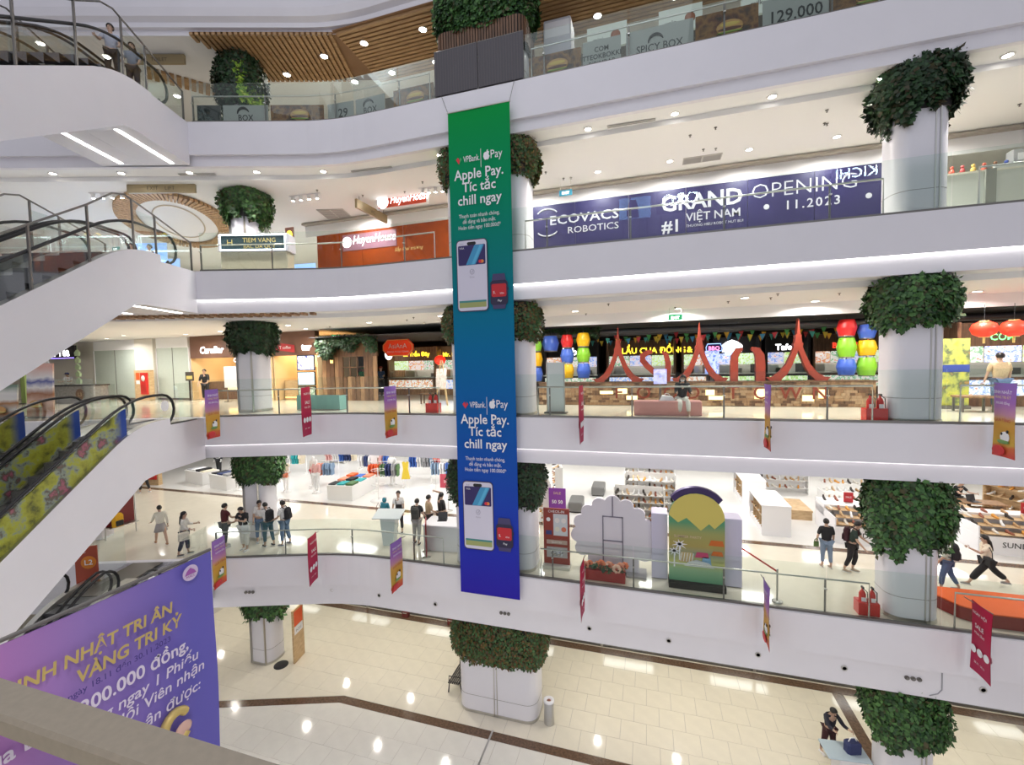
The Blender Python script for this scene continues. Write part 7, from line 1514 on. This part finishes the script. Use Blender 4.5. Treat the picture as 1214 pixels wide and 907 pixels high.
t = thing('plant_box', 'dark plant box behind the left end of the top railing', 'planter', (-15.0, 13.0, L5), LANG); mb = MB(); mb.bbox(-.7, -.1, 0, .7, .2, .45, .02, DARK); mb.build('box', None, t); o = bpy.data.objects.new('foliage', leaves(500, lambda rng, n: (np.stack([rng.uniform(-.7, .7, n), rng.uniform(-.12, .2, n), rng.uniform(.4, .8, n)], 1), np.tile([0, -.7, .7], (n, 1))), .13, 51, m=LEAFD)); COL.objects.link(o); o.parent = t; o['kind'] = 'stuff'

# ------------------------------------------------------------------ lit shop signs on our own side of the hall, seen mirrored in the far glass
mb = MB(); mb.box(-9, -9, L4-1.0, X_R, -2.5, L4-.1, FASC); struct('floor_near_upper', mb)
def far_sign(x, z, label, word, size, w_, h_, m):
    t = thing('neon_sign', label, 'sign', (x, -5.0, L4-.1), pi); mb = MB(); mb.box(-w_/2, .02, z-L4-h_*.35, w_/2, .08, z-L4+h_*.75, mat('sign_black', (.008, .008, .012), .6)); mb.build('board', None, t); mb = MB(); mb.text(word, size, m, 0, 0, z-L4, sx=1.0, bold=.006); mb.build('lettering', None, t)
    for s in (-1, 1): mb = MB(); mb.box(s*w_*.4-.05, .08, 0, s*w_*.4+.05, .16, z-L4, DSTEEL); mb.build('post', None, t)
NBR = neon('neon_far', (.75, .9, 1), 48.)
far_sign(2.2, 22.55, 'lit sign of three round letters on our side, mirrored in the far glass', 'ORO', 1.05, 3., 1.5, NBR)
far_sign(12.1, 22.9, 'lit sign of five letters on our side, mirrored in the far glass', 'KICHI', .85, 3.2, 1.3, NBR)
t = thing('lit_screen', 'pale blue lit screen on our side, mirrored in the far glass', 'screen', (-.7, -5.0, L4-.1), pi); mb = MB(); mb.box(-1.05, 0, 6.35, 1.05, .08, 7.75, neon('screen_far', (.25, .5, .9), 7.)); mb.build('screen', None, t); mb = MB(); mb.prism([(-.3, 6.36), (.5, 6.36), (.55, 7.0), (.3, 7.6), (-.1, 7.55), (-.2, 7.0)], -.02, -.005, mat('screen_dark', (.05, .06, .1), .5), axis='Y'); mb.build('screen_picture', None, t)
for s in (-.8, .8): mb = MB(); mb.box(s-.05, .08, 0, s+.05, .16, 6.5, DSTEEL); mb.build('post', None, t)
# ------------------------------------------------------------------ ground floor things
def tbase(x, y, z=0): return (x, y, z)
t = thing('litter_bin', 'round steel litter bin with a white lid beside the wide ground floor column', 'bin', (-3.22, 13.9, 0)); mb = MB(); mb.lathe([(.17, .0), (.17, .03), (.165, .04), (.165, .74), (.155, .75)], STEEL, 22); mb.build('body', None, t); mb = MB(); mb.lathe([(.18, .75), (.18, .80), (.10, .82), (.09, .77), (0, .76)], PLWHITE, 22); mb.build('lid', None, t); mb = MB(); mb.ball((0, 0, .775), (.07, .07, .02), mat('bin_dark', (.30, .12, .08), .6), 10, 5); mb.build('opening', None, t)
t = thing('bench', 'dark metal bench half hidden behind the wide ground floor column', 'bench', (-6.85, 14.75, 0), -pi/2); bm = mat('bench_metal', (.045, .04, .04), .4, .4)
mb = MB()
for k in range(6): mb.box(-.6, -.22+k*.075, .42, .6, -.22+k*.075+.05, .45, bm)
mb.build('seat', None, t); mb = MB()
for k in range(5): mb.box(-.6, .24+k*.02, .50+k*.08, .6, .27+k*.02, .56+k*.08, bm)
mb.build('backrest', None, t)
for s in (-.5, .5): mb = MB(); mb.tube([(s, -.25, 0), (s, -.2, .42), (s, .22, .42), (s, .34, .9)], .025, bm, 6); mb.tube([(s, .22, .42), (s, .3, 0)], .025, bm, 6); mb.tube([(s, -.22, .42), (s, -.22, .62), (s, .26, .64)], .02, bm, 6); mb.build('leg', None, t)
t = thing('notice_board', 'pale wooden notice board with an orange poster beside the left ground column', 'notice board', (-13.95, 14.3, 0), 1.75); mb = MB(); mb.box(-.36, -.03, 0, .36, .03, 2.2, WOODL); mb.build('board', None, t); mb = MB(); mb.box(-.28, -.036, 1.5, .28, -.03, 2.12, mat('notice_orange', (.78, .10, .02))); mb.box(-.28, -.036, 1.15, .28, -.03, 1.48, PLWHITE); mb.text('PCCC', .14, mat('print_black', (.02, .02, .02)), 0, -.037, 1.25); mb.build('poster', None, t)
t = thing('floor_disc', 'black round rubber base plate on the ground beside the left column', 'base plate', (-14.35, 13.75, 0)); mb = MB(); mb.lathe([(.27, 0), (.27, .03), (.24, .05), (.05, .06), (0, .06)], BLACK, 22); mb.build('disc', None, t)
t = thing('reception_desk', 'small pale blue topped white desk at the right ground floor column', 'desk', (5.5, 14.3, 0), .1); mb = MB(); mb.bbox(-.38, -.25, 0, .3, .25, .8, .02, PLWHITE); mb.build('body', None, t); mb = MB(); mb.bbox(-.7, -.35, .8, .4, .32, .83, .02, mat('desk_top_blue', (.50, .60, .66), .25)); mb.build('desktop', None, t)
t = thing('desk_bag', 'navy and white bag lying on the small ground floor desk', 'bag', (5.55, 14.3, .83), .3); mb = MB(); mb.bbox(-.2, -.13, 0, .2, .13, .3, .05, cloth(.04, .05, .14)); mb.build('bag_body', None, t); mb = MB(); mb.tube([(-.12, 0, .29), (-.06, 0, .4), (.06, 0, .4), (.12, 0, .29)], .015, PLWHITE, 6); mb.build('handle', None, t)
t = thing('dark_box', 'dark box by the foot of the right ground floor column', 'box', (7.5, 13.9, 0), .4); mb = MB(); mb.bbox(-.25, -.18, 0, .25, .18, .3, .01, DARK); mb.build('body', None, t); mb = MB(); mb.bbox(-.26, -.19, .3, .26, .19, .34, .01, mat('box_lid', (.08, .07, .07), .5)); mb.build('lid', None, t)
# shopfront glass at the back of the ground floor (only its foot shows)
mb = MB(); mb.box(-30, 18.42, .06, X_R, 18.45, 3.2, CLEAR); mb.box(-30, 18.36, 0, X_R, 18.5, .08, DSTEEL); struct('window_1', mb)
for x in (-13.5, -11.2, -8.8, -1.9, 3.9): mb = MB(); mb.box(x-.05, 18.33, 0, x+.05, 18.5, 3.3, STEEL); struct('trim_11', mb)
for i, x in enumerate((-11.2, -8.8)): t = thing('door_stop', ['small dark red block at the foot of the ground floor shop glass, left one', 'small dark red block at the foot of the ground floor shop glass, right one'][i], 'block', (x, 18.15, 0)); mb = MB(); mb.bbox(-.16, -.1, 0, .16, .1, .28, .01, mat('block_red', (.14, .02, .02), .5)); mb.build('body', None, t); mb = MB(); mb.box(-.1, -.11, .2, .1, -.1, .24, STEEL); mb.build('plate', None, t)
# small speakers and sockets on the lowest fascia
for i, x in enumerate((-11.2, -9.36, -7.1, -1.77, .57, 2.94, 5.0, 7.92)):
    t = thing('fascia_spotlight', 'small round black and steel spot in the lowest white fascia', 'spotlight', (x, 13.43 if x > -10.4 else 13.2, 3.79 if x > -10 else 3.86), 0 if x > -10.4 else LANG, 'small spots in the lowest fascia'); mb = MB(); mb.lathe([(.075, 0), (.075, .02), (.05, .03), (.05, .01)], STEEL, 14); o = mb.build('ring', None, t); o.rotation_euler = (pi/2, 0, 0); mb = MB(); mb.lathe([(0, .012), (.05, .012)], BLACK, 14); o = mb.build('lens', None, t); o.rotation_euler = (pi/2, 0, 0)
for i, (x, y, z, r, l) in enumerate(((-4.55, 13.43, 4.05-.2, 0, 'cluster of three dark sockets in the lowest fascia under the banner'), (6.5, 13.43, 3.8, 0, 'cluster of three dark sockets in the lowest fascia above the right planter'), (edge_pt(3.75).x, edge_pt(3.75).y+.12, 3.9, LANG, 'cluster of three dark sockets in the lowest fascia right of the purple flag'))):
    t = thing('socket_cluster', l, 'sockets', (x, y, z), r)
    for k in (-.13, 0, .13): mb = MB(); mb.lathe([(.055, 0), (.055, .03), (.04, .03), (.04, .015), (0, .015)], DSTEEL, 12, (0, 0, 0)); o = mb.build('socket', None, t); o.location = (k, 0, 0); o.rotation_euler = (pi/2, 0, 0)
mb = MB(); mb.tube([(7.1, 13.42, 4.12), (7.1, 13.42, 3.62), (7.02, 13.42, 3.5), (6.85, 13.42, 3.42)], .012, mat('cable_grey', (.35, .35, .38), .5), 6); tag(mb.build('cable'), 'thin grey cable on the lowest fascia right of the socket cluster', 'cable')

# ------------------------------------------------------------------ the tall hanging banner
BX, BY, BZ = -4.93, 13.07, 4.6; BW, BH = 2.04, 15.45
bmat = rampmat('banner_print', [(0, (.034, .022, .38)), (.12, (.024, .042, .44)), (.33, (.012, .10, .42)), (.52, (.007, .16, .36)), (.68, (.008, .20, .22)), (.84, (.004, .26, .12)), (1, (.004, .29, .055))], 'Z', 0, BH, .8, spec=.1)
t = thing('hanging_banner', 'tall green to blue hanging banner advertising phone payment, four floors high', 'banner', (BX, BY, BZ))
mb = MB(); nx, nz = 6, 40; v = []; f = []
for side in (0, 1):
    for j in range(nz+1):
        for i in range(nx+1): u = i/nx; v.append(((u-.5)*BW, -.006*(1-2*side)+.010*sin(u*pi*2+j*.13)+.006*sin(j*.5), BH*j/nz))
m_ = (nx+1)*(nz+1)
for j in range(nz):
    for i in range(nx): a = j*(nx+1)+i; f.append((a, a+1, a+nx+2, a+nx+1)); f.append((m_+a, m_+a+nx+1, m_+a+nx+2, m_+a+1))
mb.add(v, f, bmat, True); mb.build('banner_cloth', None, t)
mb = MB(); mb.tube([(-BW/2-.03, 0, BH), (BW/2+.03, 0, BH)], .025, STEEL, 8); mb.tube([(-BW/2, 0, .0), (BW/2, 0, .0)], .018, bmat, 6); mb.build('hem_rods', None, t)
mb = MB(); mb.tube([(-BW/2, 0, BH), (-BW/2-.32, .2, BH+.75)], .008, DSTEEL, 5); mb.tube([(BW/2, 0, BH), (BW/2+.12, .2, BH+.75)], .008, DSTEEL, 5); mb.build('suspension_cords', None, t)
W_ = mat('print_white', (.86, .87, .90), .5); YF = -.032
def banner_art(dz):
    z = lambda a: a-BZ+dz
    X = lambda a: a-BX
    mb = MB()
    # bank mark: small red and green petals, name, divider, fruit mark and word
    mb.text('VPBank.', .27, W_, X(-5.45), YF, z(18.44), 'LEFT', bold=.004, sx=.62); mb.build('bank_lettering', None, t); mb = MB(); mb.box(X(-4.872), YF-.001, z(18.22), X(-4.858), YF, z(18.78), W_); mb.build('divider', None, t); mb = MB()
    mb.text('Pay', .36, W_, X(-4.56), YF, z(18.44), 'LEFT', sx=.8)
    mb.build('pay_lettering', None, t); mb = MB()
    mb.text('Apple Pay.', .44, W_, X(-4.95), YF, z(17.92), bold=.014, sx=.88); mb.text('Tíc tắc', .42, W_, X(-4.95), YF, z(17.53), bold=.014, sx=.93); mb.text('chill ngay', .42, W_, X(-4.95), YF, z(17.13), bold=.014, sx=.95)
    mb.build('headline', None, t); mb = MB()
    for k, q in enumerate(('Thanh toán nhanh chóng,', 'dễ dàng và bảo mật.', 'Hoàn tiền ngay 100.000đ*')): mb.text(q, .17, W_, X(-4.97), YF, z(16.73-.18*k), sx=.78)
    mb.build('small_print', None, t)
    mb = MB(); fr = [(cx_*.95, cz_) for cx_, cz_ in [(0, .17), (.07, .2), (.13, .16), (.10, .10), (.10, .05), (.14, 0), (.10, -.10), (.05, -.14), (0, -.12), (-.05, -.14), (-.10, -.10), (-.14, .0), (-.12, .12), (-.06, .17)]]
    mb.prism([(X(-4.68)+a*.78, z(18.52)+b*.78) for a, b in reversed(fr)], YF-.002, YF, W_, axis='Y'); mb.prism([(X(-4.68)+a, z(18.66)+b) for a, b in ((0, .0), (.03, -.005), (.06, .06), (.02, .05))], YF-.002, YF, W_, axis='Y'); mb.build('fruit_mark', None, t)
    mb = MB(); r1 = mat('mark_red', (.70, .03, .05), .5); r2 = mat('mark_green', (.05, .45, .15), .5)
    mb.prism([(X(-5.60)+a, z(18.52)+b) for a, b in ((-.10, .03), (0, -.12), (.03, .0), (-.03, .10))], YF-.002, YF, r1, axis='Y'); mb.prism([(X(-5.60)+a, z(18.52)+b) for a, b in ((.01, -.10), (.10, .03), (.03, .10), (.04, .0))], YF-.003, YF-.001, r2 if dz == 0 else r1, axis='Y'); mb.build('bank_mark', None, t)
    # phone
    mb = MB(); zc_ = z(14.92); xc = X(-5.25); mb.prism(rrect(xc, zc_, .525, 1.13, .13), YF-.002, YF+.01, mat('phone_rim', (.05, .04, .09), .4), axis='Y'); mb.prism(rrect(xc, zc_, .50, 1.10, .11), YF-.004, YF-.002, mat('phone_white', (.68, .66, .78), .5), axis='Y'); ph = mb.build('phone_print', None, t)
    mb = MB(); q = YF-.006; mb.prism(rrect(xc, zc_+.64, .46, .31, .04), q, q+.002, mat('card_navy', (.03, .02, .12), .5), axis='Y'); mb.prism([(xc-.2, zc_+.34), (xc+.12, zc_+.34), (xc+.42, zc_+.94), (xc+.1, zc_+.94)], q-.002, q, mat('card_blue', (.05, .30, .55), .5), axis='Y'); mb.prism([(xc-.02, zc_+.34), (xc+.08, zc_+.34), (xc+.38, zc_+.94), (xc+.28, zc_+.94)], q-.003, q-.002, mat('card_cyan', (.10, .45, .70), .5), axis='Y')
    mb.prism(rrect(xc, zc_+1.0, .15, .05, .05), q-.002, q, BLACK, axis='Y'); mb.prism(rrect(xc+.34, zc_+.42, .06, .05, .045), q-.004, q, mat('mark_orange', (.80, .28, .05), .5), axis='Y'); mb.prism(rrect(xc+.28, zc_+.42, .05, .05, .045), q-.0045, q, r1, axis='Y'); mb.prism([(xc-.46, zc_-1.0), (xc+.46, zc_-1.0), (xc+.46, zc_-.84), (xc-.46, zc_-.84)], q, q+.002, mat('print_olive', (.35, .38, .14), .5), axis='Y'); mb.prism([(xc-.46, zc_-.84), (xc+.46, zc_-.84), (xc+.46, zc_-.78), (xc-.46, zc_-.78)], q, q+.002, mat('print_teal', (.05, .25, .25), .5), axis='Y')
    mb.tube([(xc+.07*cos(a), q, zc_+.12+.08*sin(a)) for a in [2*pi*k/14 for k in range(14)]], .007, mat('print_grey', (.35, .33, .42), .5), 5, closed=True); mb.tube([(xc-.03, q, zc_+.12), (xc-.005, q, zc_+.09), (xc+.04, q, zc_+.16)], .007, mat('print_grey', (.35, .33, .42)), 5); mb.text('9:41', .08, mat('print_grey', (.35, .33, .42)), xc-.33, q, zc_+.97); mb.text('Done', .07, mat('print_grey', (.35, .33, .42)), xc, q, zc_-.07); mb.text('VISA', .08, W_, xc-.33, q-.001, zc_+.84); mb.build('screen_print', None, ph)
    # watch
    mb = MB(); xw = X(-4.37); zw = z(14.33); mb.prism([(xw-.19, zw-.5), (xw+.19, zw-.5), (xw+.24, zw-.30), (xw-.24, zw-.30)], YF-.003, YF, mat('watch_strap', (.06, .05, .14), .5), axis='Y'); mb.prism([(xw-.24, zw+.30), (xw+.24, zw+.30), (xw+.19, zw+.58), (xw-.19, zw+.58)], YF-.003, YF, mat('watch_strap', (.06, .05, .14)), axis='Y'); mb.prism(rrect(xw, zw, .285, .38, .11), YF-.005, YF, mat('watch_case', (.025, .02, .06), .4), axis='Y'); wt = mb.build('watch_print', None, t)
    mb = MB(); mb.prism(rrect(xw, zw+.07, .24, .20, .05), YF-.008, YF-.005, mat('watch_red', (.55, .02, .03), .5), axis='Y'); mb.text('5.', .12, W_, xw-.15, YF-.009, zw-.03); mb.text('VISA', .07, W_, xw+.1, YF-.009, zw-.05); mb.text('Pay', .10, W_, xw+.02, YF-.006, zw-.28); mb.box(xw+.285, YF-.004, zw+.05, xw+.31, YF, zw+.15, mat('watch_case', (.025, .02, .06))); mb.build('watch_screen', None, wt)
banner_art(0.); banner_art(-7.71)

# ------------------------------------------------------------------ small flags on the railings
PUR = rampmat('flag_purple_orange', [(0, (.62, .04, .05)), (.16, (.66, .16, .05)), (.2, (.62, .40, .06)), (.42, (.66, .34, .05)), (.52, (.66, .38, .08)), (.60, (.55, .26, .40)), (.75, (.38, .16, .52)), (1, (.30, .16, .55))], 'Z', -.72, 1.0, .55, .06)
REDF = rampmat('flag_red', [(0, (.40, .012, .07)), (1, (.48, .014, .06))], 'Z', -.72, 1.0, .55)
def flag(P, z, ang, seen, kind, label, group):
    """P edge point; ang turns local x into the outward/inward line; seen +1: flag runs from x=-.85 to -.15, -1: from .15 to .85"""
    t = thing('railing_flag', label, 'flag', (P[0], P[1], z), ang, group); x0, x1 = (-.82, -.14) if seen > 0 else (.14, .82); xm = (x0+x1)/2
    mb = MB(); n = 8; v = []; f = []
    for s in (0, 1):
        for j in range(13):
            for i in range(n+1): u = i/n; v.append((x0+(x1-x0)*u, (-.004 if s == 0 else .004)+.022*sin(u*3.2+j*.25), -.72+1.70*j/12))
    for j in range(12):
        for i in range(n): a = j*(n+1)+i; b = a+13*(n+1); f += [(a, a+1, a+n+2, a+n+1), (b, b+n+1, b+n+2, b+1)]
    mb.add(v, f, PUR if kind == 'purple' else REDF, True); mb.build('flag_cloth', None, t)
    mb = MB(); mb.tube([(.12 if seen > 0 else -.12, .0, .90), (x0 if seen > 0 else x1, 0, .99)], .012, DSTEEL, 6); mb.build('flag_rod', None, t)
    for fc in (-1, 1):
        mb = MB(); y = -.034*1 if fc < 0 else .034
        def T(q, s_, zz, m, b=0.):
            k0 = len(mb.v); mb.text(q, s_, m, 0, 0, zz, bold=b, ext=.001)
            mb.v[k0:] = [((xm+a*(1 if fc < 0 else -1)), y+.02*sin(((a*(1 if fc < 0 else -1)+xm-x0)/(x1-x0))*3.2+(c_+.72)/1.7*3.), c_) for a, b_, c_ in mb.v[k0:]]
        if kind == 'purple':
            T('SINH NHẬT', .105, .74, W_, .004); T('VÀNG TRI KỶ', .085, .63, GOLD, .004); T('500.000 đồng', .08, .50, W_); T('QUÀ TẶNG', .1, .10, mat('print_crimson', (.5, .03, .05), .5), .006)
            mb.ball((xm+.06, y+.012, -.25), (.14, .012, .13), PLWHITE, 10, 6); mb.ball((xm-.02, y*1.2+.012, -.18), (.035, .012, .035), BLACK, 8, 4); mb.ball((xm+.14, y*1.2+.012, -.12), (.04, .012, .04), BLACK, 8, 4); mb.ball((xm+.02, y*1.1+.012, -.36), (.18, .012, .05), mat('print_grass', (.15, .30, .08), .5), 10, 6); mb.ball((xm-.12, y+.012, -.58), (.2, .012, .12), mat('print_redgift', (.62, .03, .03), .5), 10, 6)
        else:
            T('NGÀY HỘI', .10, .72, W_, .004); T('SALE', .15, .40, W_, .012); T('MUA SẮM', .085, .25, W_)
            for k in (-.21, 0, .21): mb.ball((xm+k, y+.012, -.16), (.095, .008, .095), W_, 12, 6)
            T('50%', .09, -.19, mat('print_crimson', (.5, .03, .05)), .004); T('20.11 - 30.11', .07, -.48, W_)
        mb.build('print', None, t)
    return t
rotL = atan2(E2.y, E2.x)
FD = [(4.32, 'purple', 'by the bakery'), (1.10, 'red', 'below the cafe screens'), (-2.28, 'purple', 'left of the hanging banner'), (-8.66, 'red', 'below the white standee'), (-13.5, 'purple', 'below the arched letter'), (-18.3, 'purple', 'right of the right column')]
for s, k, w_ in FD:
    P = edge_pt(s); flag((P.x, P.y), L3+.06, rotL if s > 0 else (pi/2 if P.x < 0 else -pi/2), 1 if P.x < 0 else -1, k, '%s flag on the food court railing %s' % ('purple and orange' if k == 'purple' else 'red', w_), 'small flags on the railings')
FD = [(4.36, 'purple', 'by the students'), (1.10, 'red', 'between the students and the lectern'), (-2.30, 'purple', 'below the lectern'), (-8.62, 'red', 'below the flower planter'), (-13.5, 'purple', 'below the belt barrier'), (-18.0, 'red', 'before the orange platform')]
for s, k, w_ in FD:
    P = edge_pt(s); flag((P.x, P.y), L2+.0, rotL if s > 0 else (pi/2 if P.x < 0 else -pi/2), 1 if P.x < 0 else -1, k, '%s flag on the shoe shop railing %s' % ('purple and orange' if k == 'purple' else 'red', w_), 'small flags on the railings')

# ------------------------------------------------------------------ our own railing and the big purple flag
mb = MB(); mb.box(-14, -7, L3-.3, X_R, .40, L3-.02, CREAM); struct('floor_near', mb)
mb = MB(); mb.box(-14, .40, L3-1.0, X_R, .62, L3, FASC); struct('trim_12', mb)
RAILM = mat('rail_beige', (.195, .17, .135), .55, noise=.06, nscale=60)
t = thing('near_railing', 'beige flat topped railing in front of us at the lower left corner', 'railing', (-4, .52, L3)); mb = MB(); mb.bbox(0, -.036, 1.062, 9, .036, 1.10, .008, RAILM); mb.build('handrail', None, t)
for x in (.6, 5.4, 7.8): mb = MB(); mb.box(x-.02, -.02, 0, x+.02, .02, 1.062, DSTEEL); mb.build('post', None, t)
FX, FY0, FY1, FZ = -1.6, .56, 1.215, 11.465
t = thing('railing_flag', 'big purple flag with gold and white lettering hung from our railing', 'flag', (FX, 0, 0), pi/2)
pm = bpy.data.materials.new('flag_violet'); pm.use_nodes = True; nt = pm.node_tree; b_ = nt.nodes['Principled BSDF']; b_.inputs['Roughness'].default_value = .6
tc = nt.nodes.new('ShaderNodeTexCoord'); sp = nt.nodes.new('ShaderNodeSeparateXYZ'); mr = nt.nodes.new('ShaderNodeMapRange'); mr.inputs['From Min'].default_value = .58; mr.inputs['From Max'].default_value = 1.15; cr = nt.nodes.new('ShaderNodeValToRGB'); nt.links.new(tc.outputs['Object'], sp.inputs[0]); nt.links.new(sp.outputs['X'], mr.inputs['Value']); nt.links.new(mr.outputs[0], cr.inputs['Fac']); nt.links.new(cr.outputs['Color'], b_.inputs['Base Color'])
cr.color_ramp.elements[0].color = (.46, .19, .50, 1); cr.color_ramp.elements[1].color = (.13, .115, .50, 1); e = cr.color_ramp.elements.new(.45); e.color = (.30, .19, .54, 1)
mb = MB(); n, k = 14, 26; v = []; f = []
def fw(u, j): return .008*sin(u*5+j*.2)+.004*sin(j*.6)
for s in (0, 1):
    for j in range(k+1):
        for i in range(n+1):
            u = i/n; xx = FY0+(FY1-FY0)*u+.02*sin(j/k*2.5)*u; v.append((xx, (-.0015 if s == 0 else .0015)+fw(u, j), FZ-1.72*(1-j/k)-.012*sin(pi*u)*(j == k)))
for j in range(k):
    for i in range(n): a = j*(n+1)+i; q = a+(k+1)*(n+1); f += [(a, a+1, a+n+2, a+n+1), (q, q+n+1, q+n+2, q+1)]
mb.add(v, f, pm, True); mb.build('flag_cloth', None, t)
mb = MB(); yy = -.018
def T(q, s_, x, z, m, al='RIGHT', b=0., sh=0., sx=1.): mb.text(q, s_, m, x, yy, z, al, bold=b, ext=.0004, res=4, shear=sh, sx=sx)
GO = mat('flag_gold', (.62, .47, .16), .4, .3); GOD = mat('flag_navy_text', (.05, .03, .22), .5); FW_ = mat('flag_white', (.72, .66, .80), .5)
T('SINH NHẬT TRI ÂN', .052, 1.07, 11.318, GO, b=.026, sx=.92, sh=.1); T('VÀNG TRI KỶ', .054, 1.096, 11.256, GO, b=.026, sx=.9, sh=.1); T('Từ ngày 18.11 đến 30.11.2023', .026, 1.06, 11.222, GOD, b=.004)
mb.build('title_lettering', None, t); mb = MB()
T('Mua bưởi 200.000 đồng,', .058, 1.118, 11.158, FW_, b=.02, sx=.94); T('tặng ngay 1 Phiếu', .050, 1.15, 11.10, FW_, sh=.12, b=.01); T('Hội Viên nhận', .050, 1.17, 11.048, FW_, sh=.12, b=.01); T('nhận được:', .050, 1.152, 10.985, FW_, sh=.12, b=.01); mb.build('offer_lettering', None, t); mb = MB(); T('100% quà tặng', .05, 1.15, 10.70, FW_, b=.006); T('sinh nhật', .05, 1.15, 10.62, FW_, b=.006)
mb.build('lettering', None, t)
mb = MB(); mb.tube([(1.058+.042*cos(a), -.022, 10.91+.055*sin(a)) for a in [radians(d) for d in range(40, 330, 20)]], .015, GO, 8); mb.ball((1.08, -.025, 10.89), (.03, .008, .025), mat('print_peach', (.70, .45, .38), .5), 10, 6); mb.build('coin_print', None, t)
mb = MB(); mb.disc(1.138, -.019, 11.425, .028, mat('logo_pale', (.62, .52, .72), .5), 24); mb.prism([(1.118, 11.42), (1.158, 11.42), (1.15, 11.433), (1.138, 11.443), (1.125, 11.433)], -.021, -.0195, mat('logo_plum', (.35, .10, .40), .5), axis='Y'); mb.text('MALL', .013, mat('logo_plum', (.35, .10, .40)), 1.138, -.0195, 11.408, ext=.0003); mb.build('round_logo', None, t)
mb = MB(); mb.tube([(.53, .0, 11.47), (1.23, 0, 11.47)], .006, DSTEEL, 6); mb.build('flag_rod', None, t)

# level sign board at the head of the lowest left escalator
q = edge_pt(7.95, -1.5); t = thing('level_sign', 'orange and red level sign board at the head of the lowest left escalator', 'sign', (q.x, q.y, L2), LANG+.25)
mb = MB(); mb.box(-.30, -.02, .05, .30, .02, 1.25, mat('level_red', (.42, .07, .03), .5)); mb.build('board', None, t); mb = MB(); mb.disc(.06, -.022, .72, .21, mat('level_orange', (.75, .24, .02), .5)); mb.text('L2', .24, INK, .06, -.026, .64, bold=.01); mb.text('MALL', .1, INK, -.12, -.022, 1.05); mb.build('lettering', None, t)
for s in (-.25, .25): mb = MB(); mb.box(s-.03, -.12, 0, s+.03, .12, .05, DSTEEL); mb.build('foot', None, t)
